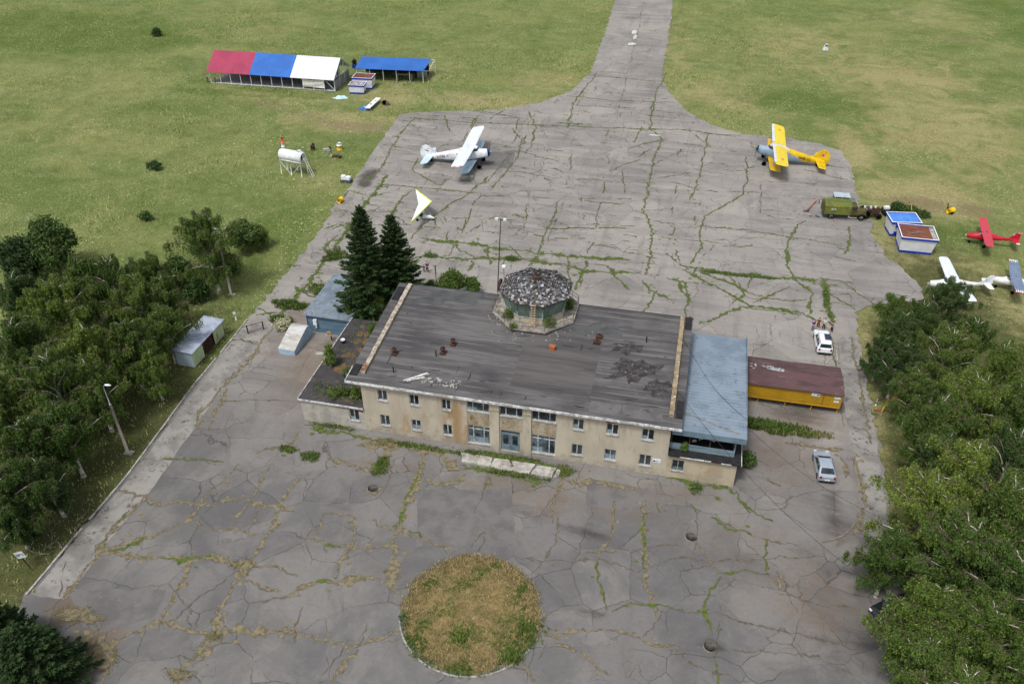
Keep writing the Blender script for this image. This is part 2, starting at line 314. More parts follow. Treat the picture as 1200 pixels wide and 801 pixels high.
def pavement():
    pts=[Vector((p.x,p.y)) for p in pw]; ne=len(pts)
    edges=[(i,(i+1)%ne) for i in range(ne)]
    X,Y=np.meshgrid(np.arange(-70,60,1.1),np.arange(10,285,1.1)); X=X+np.random.RandomState(1).uniform(-.2,.2,X.shape); ins=inside(X,Y)
    d=np.full(X.shape,9.0)
    # keep interior points clear of the outline
    q=PWn; X1=X[ins];Y1=Y[ins]; dd=np.min((X1[:,None]-q[None,::1,0])**2+(Y1[:,None]-q[None,::1,1])**2,axis=1)
    k=dd>.35; ip=np.stack([X1[k],Y1[k]],-1)
    r=delaunay_2d_cdt(pts+[Vector(p) for p in ip],edges,[list(range(ne))],1,1e-4,False)
    V=np.array([(v.x,v.y,.0) for v in r[0]]); Fq=np.array([f for f in r[2] if len(f)==3]); cen=V[Fq].mean(1); Fq=Fq[inside(cen[:,0],cen[:,1])]; used=np.unique(Fq); rm=np.zeros(len(V),int); rm[used]=np.arange(len(used)); V=V[used]; Fq=rm[Fq]
    fn=np.cross(V[Fq[:,1]]-V[Fq[:,0]],V[Fq[:,2]]-V[Fq[:,0]])[:,2]; Fq=np.where(fn[:,None]<0,Fq[:,::-1],Fq)
    t=NT('old_asphalt'); a=t.n('ShaderNodeAttribute',attribute_name='mask'); sep=t.n('ShaderNodeSeparateColor'); t.l(a.outputs['Color'],sep.inputs[0])
    lane=t.noise(.55,5,.65,t.mapp((.12,1,1)),.3); lane2=t.noise(.5,5,.6,t.mapp((1,.15,1),(3,0,0)))
    ap=t.mix(t.ramp(lane,.36,.64),S(143,139,135),S(124,121,118)); ap=t.mix(t.ramp(t.noise(.06,5,.6),.4,.62,0,.6),ap,S(152,148,142))
    fo=t.mix(t.ramp(t.noise(.13,6,.65,dist=.5),.38,.62),S(118,116,114),S(99,98,98)); 
    c=t.mix(sep.outputs[2],ap,fo)
    c=t.mix(t.ramp(lane2,.5,.72,0,.35),c,S(100,97,94))
    bn=t.math('ADD',sep.outputs[0],t.math('MULTIPLY',t.math('SUBTRACT',t.noise(.3,7,.75,dist=.8),.5),1.3))
    c=t.mix(t.ramp(bn,.2,1.0,0,.8),c,S(112,98,84))
    sn=t.math('ADD',sep.outputs[1],t.math('MULTIPLY',t.math('SUBTRACT',t.noise(.35,7,.75,t.mapp((.45,1,1)),.8),.5),1.5))
    c=t.mix(t.ramp(sn,.3,.95,0,.85),c,S(66,62,62))
    sp=t.noise(2.4,7,.8); c=t.mix(t.ramp(sp,.5,.72,0,.5),c,S(92,88,84)); c=t.mix(t.ramp(sp,.28,.42,.35,0),c,S(176,170,162))
    c=t.mix(t.ramp(t.noise(14,4,.8),.5,.75,0,.35),c,S(84,80,78))
    # hairline cracks in the asphalt
    vo=t.n('ShaderNodeTexVoronoi',feature='DISTANCE_TO_EDGE'); vo.inputs['Scale'].default_value=.2
    mx=t.n('ShaderNodeVectorMath',operation='ADD'); nz=t.n('ShaderNodeTexNoise'); nz.inputs['Scale'].default_value=.5; nz.inputs['Detail'].default_value=5; nz.inputs['Roughness'].default_value=.6; t.l(t.obj(),nz.inputs['Vector'])
    sc=t.n('ShaderNodeVectorMath',operation='SCALE'); sc.inputs['Scale'].default_value=1.1; t.l(nz.outputs['Color'],sc.inputs[0]); t.l(t.obj(),mx.inputs[0]); t.l(sc.outputs[0],mx.inputs[1]); t.l(mx.outputs[0],vo.inputs['Vector'])
    hair=t.math('MULTIPLY',t.ramp(vo.outputs['Distance'],.002,.009,1,0),t.ramp(t.noise(.2,4,.6),.4,.54)); c=t.mix(t.math('MULTIPLY',hair,.65),c,S(66,62,56))
    vc=t.n('ShaderNodeTexVoronoi'); vc.inputs['Scale'].default_value=.2; t.l(mx.outputs[0],vc.inputs['Vector']); c=t.mix(1.0,c,t.mix(t.ramp(vc.outputs['Color'],.2,.8),(.91,.91,.92,1),(1.05,1.05,1.04,1)),'MULTIPLY')
    v2=t.n('ShaderNodeTexVoronoi',feature='DISTANCE_TO_EDGE'); v2.inputs['Scale'].default_value=.55; t.l(mx.outputs[0],v2.inputs['Vector'])
    h2=t.math('MULTIPLY',t.ramp(v2.outputs['Distance'],.004,.02,1,0),t.ramp(t.noise(.12,5,.7,t.mapp((1,1,1),(20,0,0))),.5,.62)); c=t.mix(t.math('MULTIPLY',h2,.6),c,S(74,70,64))
    t.col(c); t.set(.93,0,.15); t.bump(t.math('ADD',t.noise(.8,7,.75),t.math('MULTIPLY',hair,-.4)),.09,.6)
    o=big('pavement',V,Fq,t.m,kind='structure')
    X,Y=V[:,0],V[:,1]; at=o.data.attributes.new('mask','FLOAT_COLOR','POINT')
    fc=np.clip((80-Y)/26,0,1)
    at.data.foreach_set('color',np.stack([blobs(X,Y,BROWN),blobs(X,Y,STAIN),fc,np.ones(len(X))],-1).reshape(-1).astype(np.float32))
pavement()
# ---------------------------------------------------------------- cracks filled with weeds, moss and dead grass
g_,d_,k_=0,1,2   # green, dry, dark
CR=[(g_,.35,[(765,118),(762,150),(776,163),(767,183),(762,207),(757,230),(755,247),(765,273),(762,300),(757,322)]),
(g_,.3,[(655,235),(645,263),(633,287),(630,300)]),(g_,.3,[(573,207),(557,220),(527,240),(500,260),(480,280)]),(g_,.3,[(490,185),(483,200),(497,208),(515,217),(530,208)]),
(g_,.3,[(487,137),(467,160),(453,187),(443,200),(425,215)]),(g_,.3,[(600,150),(612,165),(606,185),(590,205),(575,222)]),(g_,.25,[(620,130),(628,150),(622,170),(616,180)]),
(g_,.7,[(492,279),(533,283),(567,287),(593,292),(633,297),(667,300),(700,302),(737,305)]),(g_,.7,[(495,300),(533,302),(560,303),(587,302),(627,305),(660,310),(687,317),(717,320),(750,320)]),
(g_,.6,[(533,283),(540,292),(560,303)]),(g_,.9,[(585,300),(600,305),(615,302)]),(g_,.5,[(480,306),(495,300),(480,312),(470,322)]),(g_,.7,[(570,287),(575,310)]),(g_,.6,[(630,300),(627,305),(620,312)]),(g_,.55,[(687,305),(680,325),(675,340)]),(g_,.5,[(710,312),(728,330),(735,340)]),(g_,.5,[(555,305),(550,318)]),
(g_,.6,[(680,300),(701,302),(739,305)]),(g_,.8,[(795,310),(820,314),(844,319),(876,322),(918,326),(960,328)]),(g_,.7,[(800,316),(820,326),(855,344),(879,358),(904,361),(939,369)]),(g_,.6,[(820,318),(858,333),(890,347)]),(g_,.6,[(753,328),(764,340),(792,352)]),(g_,.55,[(794,328),(802,344),(811,354)]),
(g_,.35,[(804,330),(806,372)]),(g_,.5,[(869,358),(844,368),(820,380)]),(g_,.45,[(926,335),(881,354)]),(g_,.45,[(891,351),(946,351)]),(g_,.45,[(942,258),(926,277),(921,295),(926,319),(939,337),(951,344),(952,368)]),(g_,1.0,[(965,326),(968,344),(972,361),(975,382)]),
(g_,.3,[(874,183),(876,211),(870,228),(848,241),(827,253),(820,270),(822,291),(808,309)]),(g_,.25,[(830,155),(823,193),(815,221),(808,235)]),(k_,.2,[(680,249),(750,255)]),(g_,.22,[(820,265),(876,270),(939,279),(988,288)]),(g_,.35,[(993,265),(995,288),(989,298)]),
(g_,.3,[(986,330),(1023,356)]),(g_,.4,[(960,327),(1001,332)]),(k_,.25,[(892,211),(958,217)]),(k_,.25,[(890,212),(892,232),(891,250),(910,256),(935,257)]),(g_,.35,[(870,360),(940,366),(965,380)]),(g_,.3,[(770,340),(760,360),(742,372)]),(g_,.35,[(865,330),(870,345),(858,356)]),
(g_,.3,[(665,300),(668,330)]),(g_,.3,[(848,320),(860,330),(872,345)]),(g_,.3,[(975,345),(1003,362)]),(k_,.15,[(972,352),(1006,362)]),(g_,.25,[(560,135),(553,150),(556,170)]),(g_,.3,[(430,228),(410,223),(395,240)]),
(g_,.8,[(470,335),(478,318),(492,305)]),(g_,.5,[(400,275),(420,262),(436,255)]),(g_,.5,[(480,223),(466,240),(455,262)]),(g_,.3,[(442,215),(470,218),(520,222),(560,226)]),(g_,.35,[(700,85),(672,120),(665,150)]),(g_,.3,[(782,85),(768,110),(765,128)]),(k_,.2,[(755,0),(742,60),(730,110),(722,140)]),
(g_,.3,[(690,88),(735,92),(776,96)]),(g_,.3,[(665,112),(720,118),(790,120)]),(g_,.4,[(480,138),(560,144),(640,147),(720,150),(800,152),(860,160)]),
# strip road at the left
(g_,.9,[(455,205),(420,250),(385,300),(350,345),(320,378)]),(g_,.8,[(395,275),(378,290),(392,300)]),(g_,.8,[(365,330),(385,340),(378,352)]),(g_,.7,[(345,335),(365,346),(395,350)]),(g_,1.4,[(335,362),(350,355),(365,358)]),(g_,.5,[(300,370),(325,366)]),(g_,.5,[(300,362),(318,366)]),(g_,.6,[(380,268),(395,262)]),(g_,.5,[(330,310),(352,312)]),
(d_,.5,[(318,385),(290,425),(262,450),(232,489),(236,507)]),(d_,.3,[(268,455),(250,480),(244,505)]),(g_,.25,[(272,398),(300,402)]),(k_,.2,[(285,430),(320,432)]),(k_,.25,[(250,470),(300,468),(360,470)]),
# forecourt
(d_,.7,[(72,702),(94,673),(112,651),(136,616),(151,597),(169,581)]),(g_,.35,[(136,616),(151,597)]),(d_,.45,[(136,573),(158,578),(169,581),(188,590),(237,589),(285,586),(346,597)]),(d_,.8,[(112,651),(145,652),(175,654),(228,654),(263,656),(289,662)]),(g_,.5,[(190,653),(228,654),(258,656)]),
(d_,.5,[(112,651),(175,630),(219,608),(234,592),(280,544)]),(g_,.4,[(130,645),(175,630)]),(d_,.7,[(228,654),(206,691),(186,726)]),(d_,.8,[(186,726),(127,752),(92,739)]),(d_,.85,[(289,662),(276,684),(263,704),(247,743),(215,792),(200,820)]),(d_,.9,[(186,726),(215,735),(245,743),(285,737),(350,741)]),
(d_,.6,[(289,662),(302,643),(320,616),(335,577),(350,560)]),(d_,.3,[(317,544),(298,577),(272,616)]),(d_,.4,[(228,608),(250,619),(302,625)]),(d_,.5,[(289,680),(328,695)]),(d_,.3,[(306,706),(352,695)]),(g_,.3,[(188,538),(263,540)]),(d_,.6,[(135,760),(115,801)]),(d_,.7,[(225,780),(245,765),(262,750)]),
(d_,.3,[(350,673),(320,664),(289,662)]),(d_,.9,[(500,520),(489,552),(476,590),(466,620),(461,654),(462,687),(470,697)]),(g_,.35,[(489,552),(476,590),(466,620)]),(d_,.4,[(436,609),(462,620),(492,629),(526,642)]),(g_,.5,[(478,622),(494,630)]),(d_,.6,[(380,601),(417,605),(414,635),(397,665),(395,678)]),(d_,.3,[(380,601),(370,628)]),
(d_,.35,[(350,631),(399,639),(455,642)]),(g_,.6,[(380,638),(400,641)]),(d_,.7,[(340,700),(350,693),(372,682),(399,680),(447,680)]),(g_,.6,[(370,680),(388,684)]),(d_,.5,[(350,742),(384,751),(421,761),(455,744),(470,736)]),(d_,.7,[(421,761),(395,792),(380,815)]),(k_,.25,[(432,730),(421,761)]),
(d_,.4,[(721,586),(716,624),(701,654)]),(g_,.25,[(701,654),(702,680),(710,714)]),(d_,.5,[(757,586),(753,627),(755,665),(764,706),(767,722)]),(g_,.35,[(757,600),(753,627),(755,665)]),(d_,.35,[(637,740),(676,737),(721,742),(762,755),(796,762)]),(d_,.35,[(650,751),(684,766),(717,789)]),(d_,.6,[(637,742),(655,752)]),(d_,.6,[(609,774),(627,798)]),
(k_,.3,[(657,605),(650,635),(624,676)]),(k_,.35,[(609,654),(650,656),(699,657),(747,665),(792,654)]),(g_,.25,[(717,716),(740,706),(777,712),(800,714)]),(k_,.3,[(777,712),(753,747)]),(d_,.8,[(650,579),(658,562),(669,552)]),(d_,.5,[(650,579),(645,600),(652,612)]),(k_,.3,[(780,712),(836,720),(900,735),(1005,759)]),
(g_,.25,[(842,673),(829,688),(827,710),(831,740)]),(d_,.3,[(818,635),(842,673)]),(g_,.2,[(842,673),(874,665),(900,669)]),(d_,.3,[(900,669),(915,684)]),(k_,.25,[(915,684),(942,725)]),(g_,.3,[(900,631),(900,669)]),(g_,.4,[(834,605),(855,622),(881,628)]),(k_,.25,[(881,628),(938,639)]),(k_,.3,[(780,656),(863,656),(968,654)]),
(k_,.25,[(908,695),(953,705),(1005,714)]),(k_,.25,[(780,761),(820,760)]),(k_,.25,[(855,759),(942,767),(1000,790)]),(g_,.22,[(838,765),(844,801)]),(k_,.25,[(795,763),(814,778),(850,790),(880,801)]),(g_,.3,[(813,590),(816,602)]),(g_,.4,[(772,590),(775,600)]),(g_,.4,[(898,562),(915,570)]),(d_,.7,[(920,520),(965,525),(990,528)]),
(g_,.7,[(357,497),(395,505),(430,512),(480,522),(530,530),(545,535)]),(g_,.9,[(540,545),(600,555),(640,566)]),(g_,.8,[(550,530),(600,538),(655,548)]),(d_,1.0,[(420,520),(470,522),(520,535),(540,550)]),(d_,.9,[(660,560),(700,566),(750,574)]),(d_,1.6,[(465,515),(455,535),(447,552)]),(g_,1.2,[(452,535),(440,550),(447,556)]),(d_,.8,[(385,535),(420,548),(440,552)]),
(d_,.7,[(500,565),(530,567),(545,555)]),(g_,.9,[(358,532),(372,538),(365,542)]),(g_,.8,[(330,524),(345,528)]),(g_,.4,[(572,558),(575,570)]),(d_,.5,[(300,530),(340,522),(350,505)]),(d_,1.2,[(425,575),(440,580),(450,568)]),(d_,.3,[(615,575),(640,570)]),(g_,.7,[(780,560),(815,568),(858,575)]),(g_,.5,[(862,575),(880,600)]),
(g_,.4,[(870,590),(905,612)]),(d_,.5,[(985,535),(992,560)]),(d_,.6,[(1004,628),(1012,600),(1010,570),(1000,530)]),(d_,.4,[(60,715),(120,720),(110,760)]),(d_,.4,[(590,655),(560,648),(520,660),(492,682)]),(k_,.3,[(990,440),(984,470),(988,500)]),(g_,.3,[(972,390),(980,430)]),(d_,.35,[(997,395),(1010,460),(1020,520)])]
def cracks():
    RS=np.random.RandomState(5); b=MB(); tufts=[]
    def ribbon(kind,w,wp,gap=0.0,idx=[0]):
        idx[0]+=1; z=.008+.00012*idx[0]; pts=[]; st=.17
        for a,c in zip(wp[:-1],wp[1:]):
            n=max(1,int((c-a).length/st))
            for i in range(n): pts.append(a.lerp(c,i/n))
        pts.append(wp[-1]); n=len(pts)
        if n<4: return
        o=RS.uniform(0,500); L=[];NN=noise.noise
        U=RS.uniform(-1,1,(n,4))
        for i,p in enumerate(pts):
            d=(pts[min(i+2,n-1)]-pts[max(i-2,0)]).normalized(); q=Vector((-d.y,d.x)); s=i*st
            off=(NN(Vector((s*.35,o,0)))*.55+NN(Vector((s*1.5,o,3)))*.34)*(1 if w>.25 else .8)+U[i,0]*.045
            ww=w*max(.3 if gap<0 else .1,(.6+1.5*NN(Vector((s*.7,o,7)))+1.2*NN(Vector((s*2.6,o,9)))))*min(1,.2+i*.12,.2+(n-1-i)*.12)
            w1=ww*(.5+.3*U[i,1]); w2=ww*(.5+.3*U[i,2])
            c=p+q*off; L.append((c+q*w1,c-q*w2,NN(Vector((s*.28,o,11)))>gap-.5,c,q,ww))
            if kind<2 and w>.1:
                for _ in range(int(RS.poisson(ww*(4.5 if kind==0 else 3.5)))): tufts.append((c.x+RS.normal()*ww*.45,c.y+RS.normal()*ww*.45,kind,min(1,.35+ww)))
                if U[i,3]>.93-.25*min(1,w):      # loose clumps beside the crack
                    e=c+q*RS.normal()*(.25+ww); r=RS.uniform(.05,.16)*(1+w); k=7; b.c=kind
                    b.add([(e.x+r*RS.uniform(.5,1.2)*math.cos(j*2*PI/k)*1.5,e.y+r*RS.uniform(.5,1.2)*math.sin(j*2*PI/k),z+.00004+.00002*(i%3)) for j in range(k)],[tuple(range(k))])
        b.c=kind
        for i in range(n-1):
            if L[i][2] and L[i+1][2]: b.add([(*L[i][0],z),(*L[i][1],z),(*L[i+1][1],z),(*L[i+1][0],z)],[(0,1,2,3)])
        if kind<2 and w>.1:
            b.c=2; zz=.004+.000002*idx[0]
            mg=[(c+q*(ww*.5+.035+.05*abs(U[i,1])),c-q*(ww*.5+.035+.05*abs(U[i,2]))) for i,(_,_,_,c,q,ww) in enumerate(L)]
            for i in range(n-1):
                if L[i][2] and L[i+1][2]: b.add([(*mg[i][0],zz),(*mg[i][1],zz),(*mg[i+1][1],zz),(*mg[i+1][0],zz)],[(0,1,2,3)])
    for kind,w,px in CR: ribbon(kind,w*.8,[G(*q).xy for q in px],-.3)
    # the apron's transverse and longitudinal joints
    def run(p0,dirv,length,w,kind,gap,st=2.2):
        wp=[];s=0;p=p0.copy();a=0
        while s<length:
            if not inside1(p.x,p.y):
                if len(wp)>1: ribbon(kind,w,wp,gap)
                wp=[]
            else: wp.append(p.copy())
            a=.7*a+RS.normal()*.10; d=Vector((dirv.x-dirv.y*a,dirv.y+dirv.x*a)); p=p+d*st; s+=st
        if len(wp)>1: ribbon(kind,w,wp,gap)
    y=93.0
    while y<300:
        if y<172 or RS.rand()<.8:
            left=y>128 or y<106
            run(Vector((-62 if y>140 else -55,y)),Vector((1,.02)),110,RS.uniform(.05,.16),g_ if RS.rand()<.8 else k_,RS.uniform(.5,.72))
        y+=RS.uniform(1.6,4.0)
    for _ in range(120):
        p=Vector((RS.uniform(-58,22),RS.uniform(98,172))); ang=RS.choice([0,PI/2,PI/2,.6,-.6,2.3])+RS.normal()*.25
        if p.x>5 and RS.rand()<.6: continue
        run(p,Vector((math.cos(ang),math.sin(ang))),RS.uniform(3,14),RS.uniform(.06,.2),g_ if RS.rand()<.85 else k_,.35)
    for x in (-52,-45.5,-39,-32.5,-26,-19,-12,-6,1,8,14):
        run(Vector((x+RS.normal()*.5,92)),Vector((-.03,1)),85,RS.uniform(.06,.14),g_ if RS.rand()<.6 else k_,.62)
    for _ in range(46):
        p=Vector((RS.uniform(-50,18),RS.uniform(30,62))); ang=RS.choice([0,PI/2,1.2,2.0])+RS.normal()*.3
        if inside1(p.x,p.y): run(p,Vector((math.cos(ang),math.sin(ang))),RS.uniform(3,9),RS.uniform(.05,.12),k_ if RS.rand()<.6 else d_,.35)
    for _ in range(1500):   # short weedy dashes in the fine slab joints of the apron
        p=Vector((-58+52*RS.rand()**1.2,RS.uniform(97,176)))
        if fbm(p.x,p.y,.06,31)<-.12: continue
        L_=RS.uniform(.5,1.8); vert=RS.rand()<.28; d=Vector((-.03,1)) if vert else Vector((1,.02)); run(p,d,L_,RS.uniform(.05,.12),g_ if RS.rand()<.7 else k_,-.2,L_*.48)
    mg=pm('moss_and_weeds',S(86,102,44),S(66,80,38),2.5,.95,c3=S(124,116,76),s3=3); md=pm('dead_grass_in_cracks',S(128,118,94),S(92,86,72),2.2,.95,c3=S(92,100,54),s3=1.6); mk=pm('open_crack',S(84,78,70),S(104,98,88),3,.95)
    b.build('crack_weeds',[mg,md,mk],kind='stuff')
    blades('crack_grass',[t for t in tufts if t[2]==0],WEEDB,.11,3); blades('dead_crack_grass',[t for t in tufts if t[2]==1],DRYB,.09,3)
def blades(name,tf,mat,h,n,spread=.12,zoff=0.0):
    if not tf: return
    RS=np.random.RandomState(len(tf)); T=np.array([(t[0],t[1],t[3]) for t in tf]); T=np.repeat(T,n,0); N=len(T)
    a=RS.uniform(0,2*PI,N); lean=RS.uniform(.1,.9,N); hh=h*T[:,2]*RS.uniform(.5,1.5,N); w=.4*hh+.015
    bx=T[:,0]+RS.normal(0,spread,N); by=T[:,1]+RS.normal(0,spread,N); z=np.full(N,zoff)
    dx,dy=np.cos(a),np.sin(a); px,py=-dy,dx
    A=np.stack([bx-px*w/2,by-py*w/2,z],-1); B=np.stack([bx+px*w/2,by+py*w/2,z],-1); C=np.stack([bx+dx*hh*lean,by+dy*hh*lean,z+hh],-1)
    V=np.stack([A,B,C],1).reshape(-1,3); big(name,V,np.arange(3*N).reshape(-1,3),mat,kind='stuff')
cracks()
def meadow():
    RS=np.random.RandomState(11); N=100000; X=RS.uniform(-215,110,N); Y=RS.uniform(25,270,N)
    u0,u1=projn(X,Y); ok=(u0>-30)&(u0<1230)&(u1>-15)&(u1<830)&~inside(X,Y)
    X,Y=X[ok],Y[ok]; pat=np.array([fbm(x,y,.08,2)+.6*fbm(x,y,.4,4) for x,y in zip(X,Y)])
    ok=pat>-.3; X,Y,pat=X[ok],Y[ok],pat[ok]; sc=1+np.clip(pat,0,1); sc=np.where(X>20,sc*.45,sc)
    blades('meadow_grass',[(x,y,0,s) for x,y,s in zip(X,Y,sc)],GRASSB,.2,5,.45,-.03)
meadow()
# ---------------------------------------------------------------- round lawn in the forecourt
CC=Vector((-13.7,43.0)); CRX=6.05
def lawn():
    b=MB(); n=72; ring=[]
    for i in range(n):
        a=2*PI*i/n; r=CRX*(.97+.05*fbm(math.cos(a)*3,math.sin(a)*3,1,4)+.05*fbm(math.cos(a)*9,math.sin(a)*9,1,14)); ring.append((CC.x+r*math.cos(a),CC.y+r*math.sin(a)))
    b.add([(CC.x,CC.y,.1)]+[(CC.x+(x-CC.x)*.6,CC.y+(y-CC.y)*.6,.1) for x,y in ring]+[(x,y,.012) for x,y in ring],
          [(0,1+i,1+(i+1)%n) for i in range(n)]+[(1+i,1+n+i,1+n+(i+1)%n,1+(i+1)%n) for i in range(n)])
    b.build('round_lawn',pm('dry_lawn',S(138,120,82),S(108,98,62),.9,.95,bump=.1,c3=S(92,94,48),s3=2.2,lo=.42,hi=.56),kind='structure')
    RS=np.random.RandomState(3); tf=[]
    for _ in range(10000):
        a=RS.uniform(0,2*PI); r=CRX*math.sqrt(RS.rand())*(1.0+.05*fbm(math.cos(a)*5,math.sin(a)*5,1,4)+abs(RS.normal())*.03); x,y=CC.x+r*math.cos(a),CC.y+r*math.sin(a)
        gp=fbm(x,y,.45,6)+.5*fbm(x,y,1.3,8); green=(gp>.16 and r<CRX*.93) or (r>CRX*.9 and math.sin(a)<-.2 and gp>-.2) 
        tf.append((x,y,0 if green else 1,.8+.4*RS.rand()))
    blades('lawn_dead_grass',[t for t in tf if t[2]==1],DRYB,.15,3,.08,.04)
    blades('lawn_green_grass',[t for t in tf if t[2]==0],WEEDB,.16,3,.08,.04)
    for (u,v,s) in ((540,748,.55),(617,738,.6),(600,770,.4)):
        p=G(u,v); tfp=[(p.x+RS.normal()*s,p.y+RS.normal()*s,0,1.6) for _ in range(160)]; blades('lawn_weeds',tfp,WEEDB,.2,3,.08,.05)
    b=MB()   # sunken kerb stones round the lawn, still seen at the front
    for i in range(18):
        a=R(205+i*7.5); x,y=CC.x+6.2*math.cos(a),CC.y+6.2*math.sin(a); b.box(x-.38,x+.38,y-.07,y+.07,-.02,.075,rz=a+PI/2)
    b.build('lawn_kerb',CONC,kind='structure')
lawn()
WPB=MB(); WPG=[]; WPD=[]
def weedpatch(u,v,ru,rv,h,n,name='weed_patch',mix=.25,seed=0):
    RS=np.random.RandomState(seed+int(u)); c=G(u,v); rx=(G(u+ru,v)-c).length; ry=(G(u,v-rv)-G(u,v+rv)).length/2; k=30
    b=WPB; b.c=0 if mix<.5 else 1; rad=[.62+.55*fbm(math.cos(i*2*PI/k)*1.6,math.sin(i*2*PI/k)*1.6,1,u%17+seed)+.12*RS.rand() for i in range(k)]; b.add([(c.x+rx*rad[i]*math.cos(i*2*PI/k),c.y+ry*rad[i]*math.sin(i*2*PI/k),.065+.0001*(seed%50)) for i in range(k)],[tuple(range(k))]); 0
    a=RS.uniform(0,2*PI,n); r=np.sqrt(RS.rand(n))*(1.12*np.array([rad[int(q/(2*PI)*k)%k] for q in a])+.1)*1.1; X=c.x+rx*r*np.cos(a); Y=c.y+ry*r*np.sin(a); m=RS.rand(n)<mix
    WPG.extend([(x,y,0,h*RS.uniform(.5,1.2)) for x,y,q in zip(X,Y,m) if not q]); WPD.extend([(x,y,0,h*RS.uniform(.4,.9)) for x,y,q in zip(X,Y,m) if q])
for i,q in enumerate([(905,501,44,7,.35,900,.3),(885,497,20,6,.4,300,.2),(950,508,26,5,.25,300,.8),(447,545,9,10,.2,200,.15),(365,535,12,6,.2,160,.1),(336,526,12,4,.2,120,.3),(455,518,14,6,.18,160,.9),(600,536,52,3,.16,300,.3),(660,552,14,7,.18,200,.35),(550,532,12,5,.18,160,.35),(600,556,40,2.5,.2,240,.3),
   (340,358,24,5,.3,420,.1),(375,340,16,7,.25,260,.15),(392,300,12,8,.3,260,.1),(500,525,60,3,.2,260,.3),(390,500,30,2.5,.18,160,.2),(250,745,14,5,.12,120,.9),(210,790,16,8,.12,160,.85),(92,722,34,10,.12,260,.95),(120,770,26,16,.12,300,.95),(285,663,16,8,.12,140,.8),(330,375,18,5,.3,260,.3),(600,303,10,2.5,.2,120,0),(862,322,50,2,.2,300,0),(505,300,10,3,.2,100,0),(968,352,4,16,.2,160,.1)]):
    weedpatch(*q[:6],mix=q[6],seed=i)
WPB.build('weed_patches',[_mc['moss_and_weeds'],_mc['dead_grass_in_cracks']],kind='stuff'); blades('weed_patch_grass',WPG,WEEDB,1.0,4,.12,.05); blades('dead_weed_patch_grass',WPD,DRYB,1.0,4,.12,.05)
# ---------------------------------------------------------------- kerbs, markings, manholes
def kerb(name,px,w=.16,h=.13,gap=.15,seed=1,mat=None):
    rr=random.Random(seed); b=MB(); pts=[G(*q).xy for q in px]
    for a,c in zip(pts[:-1],pts[1:]):
        L=(c-a).length; n=max(1,int(L/1.0)); ang=math.atan2((c-a).y,(c-a).x)
        for i in range(n):
            if rr.random()<gap: continue
            m=a.lerp(c,(i+.5)/n); b.box(m.x-L/n/2+.015,m.x+L/n/2-.015,m.y-w/2,m.y+w/2,-.03,h*rr.uniform(.6,1),rz=ang+rr.uniform(-.015,.015))
    return b.build(name,mat or CONC,kind='structure')
kerb('kerb',[(31,697),(80,638),(150,556),(228,450),(268,402),(290,374)],.2,.14,.06,2)
CONCD=pm('dirty_kerb',S(132,124,110),S(98,92,84),1.2,.9)
kerb('kerb',[(997,524),(1002,548),(1007,575),(1007,596),(1002,613),(995,622),(987,628),(976,632),(964,635)],.13,.1,.35,3,CONCD)
kerb('kerb',[(975,382),(980,410),(983,440)],.14,.1,.4,4)
kerb('kerb',[(18,745),(28,728)],.2,.12,.1,5)
def marks():
    b=MB()
    for u,v,w,h in ((743,38,.9,2.2),(740,52,1.3,1.6),(744,44,.5,2.5),(768,159,1.5,.35)):
        p=G(u,v); n=9; b.add([(p.x+w*(.6+.5*rnd.random())*math.cos(i*2*PI/n),p.y+h*(.6+.5*rnd.random())*math.sin(i*2*PI/n),.09) for i in range(n)],[tuple(range(n))])
    b.build('pavement_marking',pm('worn_white_marking',S(205,205,205),S(160,158,154),3,.8),kind='structure')
marks()
def repair(px,mat):
    pts=[G(*q) for q in px]; den=[]
    for a,b in zip(pts,pts[1:]+pts[:1]):
        for k in range(8): q=a.lerp(b,k/8); den.append((q.x+rnd.uniform(-.12,.12),q.y+rnd.uniform(-.12,.12),.0035))
    MB().add(den,[tuple(range(len(den)))]).build('asphalt_repair',mat,kind='structure')
RA=pm('patched_asphalt',S(138,134,130),S(126,122,119),.5,.9,c3=S(108,105,102),s3=1.2); RB=pm('dark_patched_asphalt',S(108,105,104),S(94,92,92),.4,.9,c3=S(112,108,104),s3=1.2)
RL=pm('pale_lane_asphalt',S(142,139,134),S(116,114,111),.35,.92,c3=S(86,82,78),s3=1.4,bump=.03)
repair([(35,697),(152,560),(230,454),(270,404),(298,372),(322,378),(290,425),(262,452),(236,489),(172,581),(139,618),(97,675),(76,702)],RL); repair([(984,396),(1002,392),(1014,450),(1028,520),(1040,598),(1046,640),(1016,640),(1011,600),(1004,540),(994,500),(986,440)],RL)
repair([(893,213),(957,219),(948,256),(893,250)],RA); repair([(488,575),(600,572),(606,640),(488,640)],RB); repair([(80,690),(196,690),(182,722),(120,740),(92,730)],RB); repair([(690,560),(760,572),(752,600),(686,592)],RB); repair([(560,180),(604,176),(600,196),(560,200)],RB)
for (u,v),lab in (((810,629),'round iron manhole cover in concrete ring near the right-hand annex'),((832,757),'weedy manhole cover in a dark stain at the front right of the forecourt'),((437,572),'manhole in pale broken concrete in front of the left end of the facade')):
    p=G(u,v); t=thing('manhole',lab,'manhole',(p.x,p.y,0),group='manholes in the forecourt')
    MB().tube([(0,0,.0),(0,0,.1)],[.6,.52],18).build('ring',CONCD,t); MB().tube([(0,0,.11),(0,0,.15)],.4,16).build('cover',pm('cast_iron',S(92,88,86),S(64,60,58),4,.7),t)
